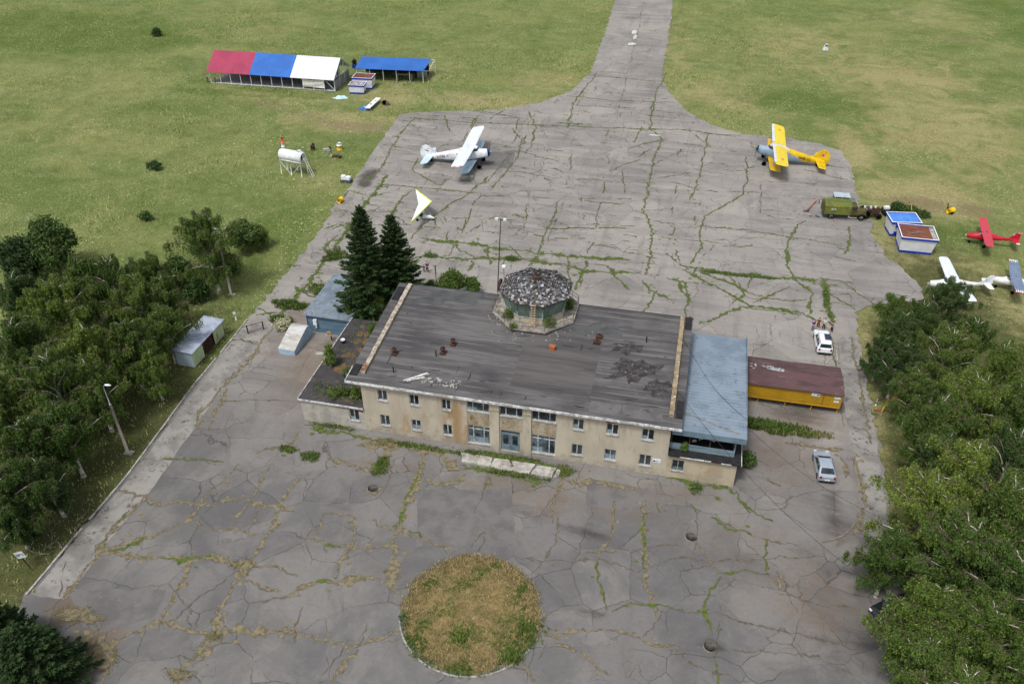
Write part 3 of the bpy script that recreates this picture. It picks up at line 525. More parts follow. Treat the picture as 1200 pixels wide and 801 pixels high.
# ================================================================ TERMINAL BUILDING (local: x along the facade, y into the building)
BX,BY=-31.07,63.26; BL=32.43; BD=17.0; HF=6.92; HB=8.15
bld=thing('terminal_building','long two-storey beige derelict terminal with dark flat roof, octagonal control tower and low annexes','building',(BX,BY,0))
def rz_(y): return HF+.06+(HB-HF)*(y/BD)
FRAME=pm('window_frame_paint',S(186,190,190),S(120,126,130),2.2,.6); BLUEFR=pm('blue_grey_paint',S(112,130,142),S(86,102,112),2,.6,c3=S(140,146,146),s3=4)
def wall_open(mb,x0,x1,z0,z1,ops,y=0,dep=.22,zt=None):
    """front wall (facing -y) with real openings"""
    xs=sorted({x0,x1,*[o[0] for o in ops],*[o[1] for o in ops]}); zs=sorted({z0,z1,*[o[2] for o in ops],*[o[3] for o in ops]})
    for a,b in zip(xs[:-1],xs[1:]):
        for c,d in zip(zs[:-1],zs[1:]):
            if any(o[0]<=a and b<=o[1] and o[2]<=c and d<=o[3] for o in ops): continue
            mb.quad((a,y,c),(b,y,c),(b,y,d),(a,y,d))
    for a,b,c,d in [o[:4] for o in ops]:
        mb.quad((a,y,c),(a,y,d),(a,y+dep,d),(a,y+dep,c)); mb.quad((b,y,d),(b,y,c),(b,y+dep,c),(b,y+dep,d)); mb.quad((a,y,c),(a,y+dep,c),(b,y+dep,c),(b,y,c)); mb.quad((a,y,d),(b,y,d),(b,y+dep,d),(a,y+dep,d))
def window(a,b,c,d,y,cols,par,label=None,trans=None,fm=None,fw=.07):
    """cols: relative widths of the lights; frame is the part, panes and sill are its sub-parts"""
    m=MB(); fm=fm or FRAME; yy=y+.10
    m.box(a,b,yy,yy+.07,d-fw,d); m.box(a,b,yy,yy+.07,c,c+fw); m.box(a,a+fw,yy,yy+.07,c+fw,d-fw); m.box(b-fw,b,yy,yy+.07,c+fw,d-fw)
    xs=[a]; tot=sum(cols)
    for q in cols: xs.append(xs[-1]+(b-a)*q/tot)
    for x in xs[1:-1]: m.box(x-.055,x+.055,yy-.01,yy+.06,c+fw,d-fw)
    if trans: m.box(a+fw,b-fw,yy-.005,yy+.055,trans-.05,trans+.05)
    f=m.build('window',fm,par)
    if label: f['label']=label
    gm=(GLASS,GLASS,pm('reflecting_glass',S(82,98,106),S(30,38,44),.9,.1,0,.6),pm('dusty_glass',S(66,72,72),S(40,46,48),1.4,.3,0,.5))[rnd.randrange(4)]
    MB().box(a+.02,b-.02,y+.15,y+.165,c+.03,d-.03).build('pane',gm,f)
    if rnd.random()<.45: MB().box(a+.08,a+(b-a)*rnd.choice([.45,.92]),y+.135,y+.147,c+.05,c+(d-c)*rnd.uniform(.25,.5)).build('lower_blind',pm('pale_blind',S(132,146,154),S(104,118,128),3,.8),f)
    MB().box(a-.06,b+.06,y-.13,y+.1,c-.07,c-.003).build('sill',pm('sill_metal',S(168,176,182),S(128,136,142),3,.6),f)
WW=[(1.8,2.85),(5.33,6.36),(8.85,9.83),(22.67,23.82),(26.1,27.3),(29.65,30.87)]
ops=[]; 
for a,b in WW: ops+= [(a,b,4.56,5.95),(a,b,1.05,2.5)]
BAY=[(11.55,13.97),(15.05,17.5),(18.45,20.98)]
for a,b in BAY: ops.append((a,b,4.98,6.17))
ops+=[(11.55,13.97,.52,2.95),(18.45,20.98,.52,2.98),(15.15,17.2,.12,2.97)]
w=MB(); wall_open(w,0,BL,-.1,HF-.05,ops)
w.quad((0,0,-.1),(0,0,HF-.05),(0,BD,HB-.05),(0,BD,-.1)); w.quad((BL,0,-.1),(BL,BD,-.1),(BL,BD,HB-.05),(BL,0,HF-.05)); w.quad((0,BD,-.1),(0,BD,HB-.05),(BL,BD,HB-.05),(BL,BD,-.1))
w.build('wall',WALL,bld)
MB().box(.1,BL-.1,.3,BD-.2,-.1,.02).build('floor',DARKM,bld)
for a,b in WW:
    window(a,b,4.56,5.95,0,[1,1],bld); window(a,b,1.05,2.5,0,[1,1],bld)
for a,b in BAY: window(a,b,4.98,6.17,0,[1,1.7,1],bld)
window(11.55,13.97,.52,2.95,0,[1,1.8,1],bld,'tall three-light window left of the entrance',2.45); window(18.45,20.98,.52,2.98,0,[1,1.8,1],bld,'tall three-light window right of the entrance',2.47)
# pilasters between the bays, stained spandrels under the upper bay windows
PIL=pm('stained_plaster',S(164,154,134),S(136,124,102),.9,.9,stretch=(1,1,.5),c3=S(120,96,66),s3=1.8)
for x0,x1 in ((14.0,15.02),(17.53,18.42)): MB().box(x0,x1,-.16,.0,0,HF-.25).build('pilaster',WALL,bld)
for x0,x1 in ((14.0,15.02),(17.53,18.42)): MB().box(x0-.04,x1+.04,-.21,-.163,5.5,5.68).build('pilaster_band',PIL,bld)
for a,b in BAY:
    m=MB(); m.box(a,b,-.05,-.003,3.15,4.85)
    for k in range(5): m.box(a+.05,b-.05,-.075,-.052,3.3+k*.32,3.34+k*.32)
    m.build('spandrel',PIL,bld)
# entrance doors
m=MB(); m.box(15.15,17.2,.1,.17,2.5,2.58); m.box(15.15,17.2,.1,.17,2.9,2.97); m.box(15.15,15.22,.1,.17,.12,2.9); m.box(17.13,17.2,.1,.17,.12,2.9); m.box(16.14,16.21,.1,.17,.12,2.5)
fr=m.build('door_frame',BLUEFR,bld)
MB().box(15.22,17.13,.145,.155,2.58,2.9).build('pane',GLASS,fr)
for a in (15.23,16.22):
    m=MB(); m.box(a,a+.9,.11,.16,.12,.95); m.box(a,a+.16,.11,.16,.95,2.5); m.box(a+.74,a+.9,.11,.16,.95,2.5); m.box(a+.16,a+.74,.11,.16,2.25,2.5)
    dd=m.build('door',BLUEFR,bld); MB().box(a+.16,a+.74,.13,.14,.95,2.25).build('pane',GLASS,dd); MB().box(a+.8,a+.84,.06,.11,1.15,1.35).build('handle',STEEL,dd)
# missing plaster showing brick, plaque
BRICK=pm('bare_brick',S(138,84,62),S(108,66,50),4,.9,c3=S(150,130,110),s3=5)
m=MB(); m.add([(26.0,-.012,HF-.42),(28.9,-.012,HF-.62),(28.6,-.012,HF-.75),(27.3,-.012,HF-.72),(26.3,-.012,HF-.95),(25.95,-.012,HF-.85)],[(0,5,4,3,2,1)]); m.build('bare_brick_patch',BRICK,bld)
pq=MB().box(31.02-.02,31.82,-.05,-.004,1.72,2.18).build('plaque',WHITE,bld); m=MB(); m.add([(31.05,-.056,1.85),(31.3,-.056,1.83),(31.32,-.056,1.93),(31.2,-.056,2.07),(31.1,-.056,2.0)],[(0,1,2,3,4)]); m.build('emblem',pm('navy_ink',S(38,58,84),S(30,48,72),3,.6),pq)
m=MB(); 
for k in range(4): m.box(31.38,31.38+(.34,.3,.36,.22)[k],-.056,-.0525,2.06-k*.085,2.09-k*.085)
m.build('lettering',pm('grey_ink',S(120,140,165),S(110,130,150),3,.6),pq)
# roof deck
def slab(x0,x1,y0,y1,th=.22,lift=0): return [(x,y,rz_(y)+lift-d) for d in (th,0) for x,y in ((x0,y0),(x1,y0),(x1,y1),(x0,y1))]
BF=[(0,3,2,1),(4,5,6,7),(0,1,5,4),(1,2,6,5),(2,3,7,6),(3,0,4,7)]
MB().add(slab(-1.45,BL+1.0,-.45,BD+.15),BF).build('roof',ROOF,bld)
m=MB(); x=-1.48
while x<BL+1.0:
    x2=min(x+2.0,BL+1.05); y=-.5; m.box(x,x2-.02,-.53,-.455,rz_(-.5)-.24+rnd.uniform(-.015,.015),rz_(-.5)+.05+rnd.uniform(-.02,.02)); x=x2
m.build('eaves_flashing',WTRIM,bld)
m=MB()
m.add(slab(-1.53,-1.455,-.45,1.9,.3,.05),BF)
m.build('verge_flashing',WTRIM,bld)
MB().add(slab(-1.5,BL+1.05,BD+.16,BD+.24,.25,.06),BF).build('rear_flashing',pm('dark_flashing',S(70,70,74),S(52,52,54),3,.7),bld)
# parapets
def parapet(x0,x1,y0,y1,h,mat,name,seed):
    rr=random.Random(seed); m=MB(); y=y0
    while y<y1:
        y2=min(y+rr.uniform(.25,.6),y1); hh=h*rr.uniform(.84,1.02); j=rr.uniform(-.025,.025)
        vs=[(x,yy,rz_(yy)+q) for q in (-.05,hh) for x,yy in ((x0+j,y),(x1+j,y),(x1+j,y2-.002),(x0+j,y2-.002))]; m.add(vs,BF); y=y2
    return m.build(name,mat,bld)
PARL=pm('flaking_parapet',S(176,168,154),S(132,122,108),2.2,.9,c3=S(140,92,68),s3=2.2); PARR=pm('bare_parapet',S(150,134,108),S(120,106,86),1.0,.9,c3=S(190,182,166),s3=1.6)
parapet(-.22,.26,.9,BD-.1,.36,PARL,'left_parapet',3); parapet(BL-.38,BL+.08,1.0,BD-.0,.42,PARR,'right_parapet',4)
m=MB()
for k in range(14): m.box(-.3+.1*rnd.random(),.2,1.0+.1*k,1.12+.1*k,rz_(1)+.3,rz_(1)+.36+.12*rnd.random(),rz=rnd.uniform(-.4,.4))
m.build('crumbled_brick',BRICK,bld)
m=None   # raised black hatch kerbs beside the parapets
for x0,y0,x1,y1 in ((-1.35,.5,-.55,2.2),(BL+.25,1.0,BL+.95,3.4),(-1.3,BD-3.2,-.5,BD-.6),(BL+.2,BD-2,BL+.9,BD)):
    m=MB().add([(x,y,rz_(y)+q) for q in (.0,.12) for x,y in ((x0,y0),(x1,y0),(x1,y1),(x0,y1))],BF); m.build('black_felt_strip',pm('black_felt',S(42,42,44),S(30,30,32),3,.8),bld)
# repair patches and blisters in the roofing
def patch(u,v,ru,rv,mat,name,lift=.012,n=14,seed=0,irr=.35):
    rr=random.Random(seed); pts=[]
    for i in range(n):
        a=2*PI*i/n; k=1-irr*rr.random()
        if irr==0: k=1/max(abs(math.cos(a)),abs(math.sin(a)))
        p=G(u+ru*k*math.cos(a),v+rv*k*math.sin(a),HF+.6); pts.append((p.x-BX,p.y-BY))
    MB().add([(x,y,rz_(y)+lift) for x,y in pts],[tuple(reversed(range(n)))]).build(name,mat,bld)
FRESH=pm('newer_felt',S(98,97,97),S(84,82,83),.8,.8); BURN=pm('blistered_felt',S(46,44,46),S(72,68,69),1.6,.8,c3=S(128,124,120),s3=2,bump=.05)
GREENF=pm('mossy_felt',S(80,82,82),S(66,68,70),.7,.8)
b_=MB(); 
def rect_patch(x0,x1,y0,y1,mat,name,lift): MB().add([(x,y,rz_(y)+lift) for x,y in ((x0,y0),(x1,y0),(x1,y1),(x0,y1))],[(0,1,2,3)]).build(name,mat,bld)
rect_patch(24.2,BL-1.0,.1,1.75,FRESH,'roof_patch',.012); rect_patch(15.6,24.0,2.2,12.5,pm('brown_felt',S(90,87,86),S(70,68,69),.5,.85,stretch=(.2,2,1)),'roof_patch',.008)
patch(742,432,40,16,BURN,'roof_patch',.016,22,3,.6); patch(770,452,22,10,BURN,'roof_patch',.02,16,8,.6); patch(525,352,50,13,GREENF,'roof_patch',.014,30,4,.7); patch(690,390,60,10,GREENF,'roof_patch',.014,30,6,.75); patch(735,410,24,8,BURN,'roof_patch',.024,16,9,.6)
m=MB()
for k in range(46):   # torn black strips and splits
    x=rnd.uniform(1,BL-2); y=rnd.choice([rnd.uniform(.1,3),rnd.uniform(.5,BD-1)]); L=rnd.uniform(.3,1.6); wd=rnd.uniform(.03,.1); a=rnd.choice([0,0,PI/2,.3])
    c,s=math.cos(a),math.sin(a); m.add([(x+c*i*L-s*j*wd,y+s*i*L+c*j*wd,rz_(y+s*i*L+c*j*wd)+.03) for i,j in ((0,0),(.5,-.6),(1,0),(1,1),(.5,.5),(0,1))],[(0,1,2,3,4,5)])
m.build('torn_felt',pm('black_felt',S(42,42,44)),bld,kind='stuff')
# rusty vents
def vent(u,v,kind):
    p=G(u,v,HF+.6); x,y=p.x-BX,p.y-BY; z=rz_(y); m=MB()
    if kind=='cap':
        m.box(x-.3,x+.3,y-.3,y+.3,z-.05,z+.18); m.tube([(x,y,z+.1),(x,y,z+.65)],.15,10); m.tube([(x,y,z+.62),(x,y,z+.72),(x,y,z+.9)],[.3,.3,.08],10)
    elif kind=='pipe': m.tube([(x,y,z-.05),(x,y,z+.8)],.07,8)
    elif kind=='tile': m.box(x-.3,x+.3,y-.25,y+.25,z,z+.42); m.box(x-.34,x+.34,y-.29,y+.29,z+.42,z+.48)
    elif kind=='squat': m.box(x-.35,x+.35,y-.3,y+.3,z,z+.3); m.tube([(x,y,z+.3),(x,y,z+.5)],[.25,.12],10)
    return m.build('roof_vent',{'pipe':DARKM,'tile':pm('orange_clay',S(176,104,62),S(140,84,54),4,.8)}.get(kind,RUST),bld)
for u,v,k in ((462,413,'cap'),(519,413,'cap'),(531,404,'cap'),(461,433,'pipe'),(511,416,'pipe'),(647,410,'tile'),(699,404,'squat'),(757,404,'pipe'),(702,398,'squat')): vent(u,v,k)
# annexes ---------------------------------------------------------
ax0=-7.35; m=MB(); wall_open(m,ax0,-.0,-.1,3.0,[(-1.78,-.66,1.08,2.58)]); m.quad((ax0,0,-.1),(ax0,0,3),(ax0,15.6,3),(ax0,15.6,-.1)); m.quad((ax0,15.6,-.1),(ax0,15.6,3),(0,15.6,3),(0,15.6,-.1))
m.build('annex_wall',GREYWALL,bld); window(-1.78,-.66,1.08,2.58,0,[1,1],bld)
ANR=pm('annex_felt',S(66,64,66),S(50,49,51),.5,.9,c3=S(96,82,62),s3=.7)
MB().box(ax0-.15,-.03,-.2,15.75,3.0,3.16).build('annex_roof',ANR,bld)
m=MB(); m.box(ax0-.22,ax0-.153,-.22,15.8,2.96,3.27); m.box(ax0-.15,-.03,-.262,-.203,2.98,3.2); m.build('annex_flashing',WTRIM,bld)
MB().add([(-4.6,-.012,2.96),(-.1,-.012,2.96),(-.1,-.012,2.35),(-1.2,-.012,2.66),(-2.6,-.012,2.6),(-4.0,-.012,2.75)],[(0,5,4,3,2,1)]).build('bare_brick_patch',BRICK,bld)
m=MB(); RS=random.Random(5)
for k in range(34):
    cx,cy=RS.uniform(ax0+1.5,-.5),RS.uniform(5,15); r=RS.uniform(.25,.8); n=9
    m.add([(cx+r*RS.uniform(.5,1)*math.cos(i*2*PI/n),cy+r*RS.uniform(.5,1.3)*math.sin(i*2*PI/n),3.17+.0007*k) for i in range(n)],[tuple(range(n))])
m.build('roof_moss',pm('brown_moss',S(112,88,64),S(86,72,50),2,.95,c3=S(92,100,54),s3=2),bld,kind='stuff')
tfm=[(BX+RS.uniform(ax0+.8,-.4),BY+RS.choice([RS.uniform(.6,3),RS.uniform(6,15)]),0,1) for _ in range(700)]
o=None
# right annex
rx1=BL+6.85; m=MB(); wall_open(m,BL,rx1,-.1,3.1,[(32.96,34.2,1.05,2.45)]); m.quad((rx1,0,-.1),(rx1,BD+.5,-.1),(rx1,BD+.5,3.1),(rx1,0,3.1)); m.quad((BL,BD+.5,-.1),(BL,BD+.5,3.1),(rx1,BD+.5,3.1),(rx1,BD+.5,-.1))
m.build('annex_wall',pm('annex_plaster',S(180,168,146),S(160,149,129),.5,.92,c3=S(168,136,98),s3=.35,bump=.02),bld); window(32.96,34.2,1.05,2.45,0,[1,1],bld,'window with a dark lattice grille in the right annex')
m=MB()
for k in range(6): m.box(33.03+k*.19,33.05+k*.19,.02,.04,1.1,2.42)
for k in range(6): m.box(33.0,34.15,.045,.06,1.15+k*.24,1.17+k*.24)
m.build('grille',DARKM,bld)
MB().box(BL+.03,rx1+.32,-.3,BD+.6,3.1,3.26).build('annex_roof',pm('black_felt',S(42,42,44)),bld)
m=MB(); x=BL+.05
while x<rx1+.2: L=rnd.uniform(.4,1.4); (m.box(x,min(x+L,rx1+.33),-.36,-.303,3.12+rnd.uniform(-.03,.03),3.24+rnd.uniform(-.03,.04)) if rnd.random()<.6 else None); x+=L+.05
m.box(rx1+.323,rx1+.39,-.33,BD+.6,3.08,3.33); m.build('annex_flashing',WTRIM,bld)
# open loggia on top, with timber sheathing band and metal roof
SID=pm('blue_grey_boards',S(120,140,150),S(98,116,126),1,.7,stretch=(.4,1,4))
ux1=BL+6.45; uy=.75
m=MB(); m.box(BL+.0,ux1,uy,uy+.08,3.27,4.02); 
m.build('loggia_front_boards',SID,bld)
m=MB(); m.box(ux1-.1,ux1,uy+.09,BD-.5,3.27,5.75); m.build('loggia_side_wall',SID,bld)
m=MB(); 
for x in (BL+.12,BL+1.9,BL+3.9,ux1-.2): m.box(x,x+.12,uy+.1,uy+.2,4.0,5.8)
m.build('loggia_posts',RUST,bld)
m=MB(); m.box(BL+.02,ux1-.12,uy+2.2,uy+2.3,3.27,5.6); m.build('loggia_back_wall',pm('dark_planks',S(62,50,44),S(38,32,30),1.5,.9,stretch=(4,1,.5)),bld)
m=MB()
for k in range(26): x=BL+1+rnd.random()*3.2; y=uy+.5+rnd.random()*1.2; z=3.9+rnd.random()*1.1; m.box(x,x+.35*rnd.random()+.1,y,y+.1,z,z+.3*rnd.random()+.1,rz=rnd.uniform(-1,1),rx=rnd.uniform(-1,1))
m.build('piled_lumber',pm('pale_scrap',S(180,182,184),S(90,92,96),5,.7),bld)
def rr_(y): return 6.2-.035*(y-.3)
m=MB(); rx0,rxx,ry0,ry1=BL+.12,BL+7.25,.35,BD+1.2
m.add([(x,y,rr_(y)-d) for d in (.1,0) for x,y in ((rx0,ry0),(rxx,ry0),(rxx,ry1),(rx0,ry1))],BF)
y=ry0+.3
while y<ry1: m.add([(x,yy,rr_(yy)+q) for q in (.0,.035) for x,yy in ((rx0,y),(rxx,y),(rxx,y+.05),(rx0,y+.05))],BF); y+=.52
for x in (rx0+2.2,rx0+4.9): m.add([(xx,yy,rr_(yy)+q) for q in (0,.012) for xx,yy in ((x,ry0),(x+.04,ry0),(x+.04,ry1),(x,ry1))],BF)
BMET=pm('blue_grey_metal_roof',S(126,140,154),S(110,124,138),.4,.62,.0,.25,c3=S(98,110,122),s3=1.2)
m.build('metal_roof',BMET,bld)
m=MB(); m.box(rx0,rxx+.05,ry0-.1,ry0-.003,5.55,6.22); m.box(rxx+.003,rxx+.07,ry0,ry1,5.3,6.1) ; m.box(rxx-.25,rxx+.04,ry1+.003,ry1+.1,5.2,5.6); m.build('fascia',pm('blue_fascia',S(110,130,144),S(92,110,122),.8,.6),bld)
m=MB(); m.add([(BL+.9,3.3,rr_(3.3)+.05),(BL+6.6,1.0,rr_(1)+.05),(BL+6.6,.86,rr_(.9)+.05),(BL+.9,3.15,rr_(3.1)+.05)],[(3,2,1,0)]); m.build('fallen_batten',WOODW,bld)
# control tower ---------------------------------------------------
TX,TY=-15.4-BX,78.8-BY
def octa(r,z,a0=22.5): return [(TX+r*math.cos(R(a0+45*i)),TY+r*math.sin(R(a0+45*i)),z) for i in range(8)]
zb=8.25
def ring(m,r0,r1,z0,z1):
    a,b,c,d=octa(r0,z0),octa(r1,z0),octa(r1,z1),octa(r0,z1)
    for i in range(8):
        j=(i+1)%8; m.quad(b[i],b[j],c[j],c[i]); m.quad(a[j],a[i],d[i],d[j]); m.quad(d[i],c[i],c[j],d[j]); m.quad(a[i],a[j],b[j],b[i])
m=MB(); ring(m,3.3,3.62,6.0,9.0); m.build('tower_wall',WALL,bld)
m=MB(); ring(m,3.2,5.1,zb-.2,zb); m.build('balcony_slab',pm('balcony_concrete',S(158,152,142),S(116,112,102),1.2,.9,c3=S(84,80,74),s3=2),bld)
m=MB(); ring(m,2.6,4.3,6.0,zb-.29); m.build('tower_base',pm('tower_base_plaster',S(150,144,134),S(110,104,96),.8,.9),bld)
m=MB(); ga,gb=octa(3.58,9.0),octa(3.95,10.85)
for i in range(8): j=(i+1)%8; m.quad(ga[i],ga[j],gb[j],gb[i])
m.build('tower_glazing',pm('green_glass',S(104,124,114),S(78,98,90),.8,.2,0,.6),bld)
m=MB()
for i in range(8):
    p=Vector(octa(3.5,8.95)[i]); q=Vector(octa(3.5,8.95)[(i+1)%8])
    p=Vector(octa(3.62,9.0)[i]); q=Vector(octa(3.62,9.0)[(i+1)%8]); p2=Vector(octa(4.0,10.85)[i]); q2=Vector(octa(4.0,10.85)[(i+1)%8])
    for t_ in (0,.5): m.tube([p.lerp(q,t_),p2.lerp(q2,t_)],.08 if t_==0 else .05,6)
    m.tube([p,q],.08,5); m.tube([p2,q2],.06,5)
m.build('glazing_frame',pm('pale_frame',S(150,158,156),S(108,116,118),2,.6),bld)
m=MB(); e=octa(4.25,11.05); e2=octa(4.25,10.92)
m.add(e+e2+[(TX,TY,12.0),(TX,TY,10.92)],[(i,(i+1)%8,16) for i in range(8)]+[(8+(i+1)%8,8+i,17) for i in range(8)]+[(8+i,8+(i+1)%8,(i+1)%8,i) for i in range(8)])
tr_=m.build('tower_roof',pm('roof_underlay',S(60,56,54),S(40,38,38),2,.9),bld)
m=MB(); RS=random.Random(9)
for i in range(8):
    a,b=Vector(e[i]),Vector(e[(i+1)%8]); ap=Vector((TX,TY,12.0)); nrm=(b-a).cross(ap-a).normalized(); ex=(b-a).normalized(); ey=nrm.cross(ex)
    for r in range(15):
        tt=(r+.2)/16.0; n=max(2,int(13*(1-tt)))
        for k in range(n):
            if RS.random()<.12+ (.5 if tt>.82 else 0): continue
            s=(k+.5)/n; p=a.lerp(b,s).lerp(ap,tt)+nrm*(.03+.05*RS.random()); ang=RS.gauss(0,.28); dx=(ex*math.cos(ang)+ey*math.sin(ang)); dy=nrm.cross(dx); dn=nrm*RS.uniform(-.04,.1)
            w2,h2=RS.uniform(.08,.2),RS.uniform(.05,.13)
            m.add([p-dx*w2-dy*h2,p+dx*w2-dy*h2,p+dx*w2+dy*h2+dn,p-dx*w2+dy*h2+dn],[(0,1,2,3)])
m.build('slate_tiles',island_mat('broken_slates',[S(44,42,44),S(140,144,148),S(70,66,66),S(108,108,110),S(84,68,58),S(176,180,184),S(50,48,50),S(92,88,88)],.7),tr_)
m=MB()
for i in range(8): m.tube([Vector(e[i])+Vector((0,0,.04)),(TX,TY,12.18)],.05,5)
m.build('hip_battens',pm('grey_hip',S(120,122,126),S(80,82,86),3,.7),tr_)
m=MB(); m.box(TX-.35,TX+.35,TY-.3,TY+.3,11.9,12.4); m.tube([(TX,TY,12.4),(TX,TY,12.7)],[.42,.1],8); m.build('roof_cowl',RUST,tr_)
m=MB(); rl=octa(5.02,zb)
for i in range(8):
    p=Vector(rl[i]); q=Vector(rl[(i+1)%8]); m.tube([p,p+Vector((0,0,1.0))],.035,5)
    for t_ in (.33,.66): s=p.lerp(q,t_); m.tube([s,s+Vector((0,0,.95))],.02,4)
    for z in (1.0,.5): m.tube([p+Vector((0,0,z)),q+Vector((0,0,z-(.12 if i==5 else 0)))],.028,5)
m.build('balcony_railing',pm('rail_metal',S(96,98,100),S(72,64,58),4,.7),bld)
lx,ly=G(623,378,8.4).x-BX,None; fy=TY-3.75
m=MB(); lx=TX+.45
for x in (lx-.22,lx+.22): m.tube([(x,TY-4.05,zb),(x,TY-3.95,11.15)],.045,5)
for k in range(9): m.tube([(lx-.22,TY-4.04,zb+.3+k*.32),(lx+.22,TY-4.04,zb+.3+k*.32)],.035,5)
m.build('ladder',pm('ladder_paint',S(206,178,150),S(170,140,110),4,.7),bld)
m=MB(); m.wheel((TX-4.4,TY+.8,10.2),.75,.25,'x',16); m.tube([(TX-3.5,TY+.5,9.6),(TX-4.4,TY+.8,10.2)],.06,5); m.build('dish_drum',RUST,bld)
m=MB(); m.tube([(TX-4.3,TY+2.2,zb),(TX-4.3,TY+2.2,11.7)],.06,6); m.box(TX-4.5,TX-4.1,TY+2.0,TY+2.4,11.7,11.95); m.build('tower_floodlight',WHITE,bld)
# entrance landing (broken slabs)
t=thing('entrance_landing','broken white concrete landing slabs with weeds in front of the entrance doors','landing',(-15.5,61.9,0))
MS=pm('white_slab',S(176,174,168),S(144,140,132),1.5,.9,c3=S(98,96,84),s3=2.2,bump=.03)
for px in ([(541,531),(577,537),(574,547),(541,541)],[(579,538),(597,540),(600,549),(592,552),(575,547)],[(600,541),(628,545),(620,556),(594,552),(602,548)],[(630,546),(652,549),(646,560),(622,556)],[(653,550),(657,551),(655,558),(649,560)]):
    pts=[G(*q) for q in px]; den=[]
    for a,b in zip(pts,pts[1:]+pts[:1]):
        for k in range(5): q=a.lerp(b,k/5); den.append((q.x+15.5+rnd.uniform(-.07,.07),q.y-61.9+rnd.uniform(-.07,.07)))
    MB().prism(list(reversed(den)),-.02,.16+rnd.uniform(-.03,.03)).build('slab',MS,t)
# loose gutter piece and rubble on the roof edge
p=G(487,443,HF+.3); t=MB(); t.tube([(-1.15,-.6,.1),(1.1,.75,.45)],.1,6); t.box(-1.0,1.0,-.12,.12,.06,.14,rz=.55); t.box(-.6,1.4,.3,.4,.04,.2,rz=.7)
o=t.build('fallen_gutter',WTRIM); o.location=(p.x,p.y,rz_(p.y-BY)); o['label']='white metal gutter length torn loose on the front edge of the terminal roof'; o['category']='gutter'
m=MB()
for k in range(60):
    u=rnd.uniform(492,540); v=443+(u-492)*.13+rnd.uniform(-1,7); q=G(u,v,HF); y=q.y-BY
    if y<-.4: continue
    s=rnd.choice([.05,.07,.1,.2]); z=rz_(y); m.box(q.x-s,q.x+s,q.y-s*.6,q.y+s*.6,z,z+s*.5,rz=rnd.uniform(0,3),rx=rnd.uniform(-.3,.3))
for k in range(60):
    q=G(rnd.uniform(575,700),rnd.uniform(388,400),7.6) if k%2 else G(rnd.uniform(570,600),rnd.uniform(365,385),7.7); s=rnd.uniform(.03,.09); z=rz_(q.y-BY); m.box(q.x-s,q.x+s,q.y-s,q.y+s,z,z+s,rz=rnd.uniform(0,3))
m.build('roof_rubble',pm('pale_rubble',S(168,166,160),S(130,128,124),5,.9),kind='stuff')
blades('roof_weeds',tfm,WEEDB,.14,3,.2,3.17)
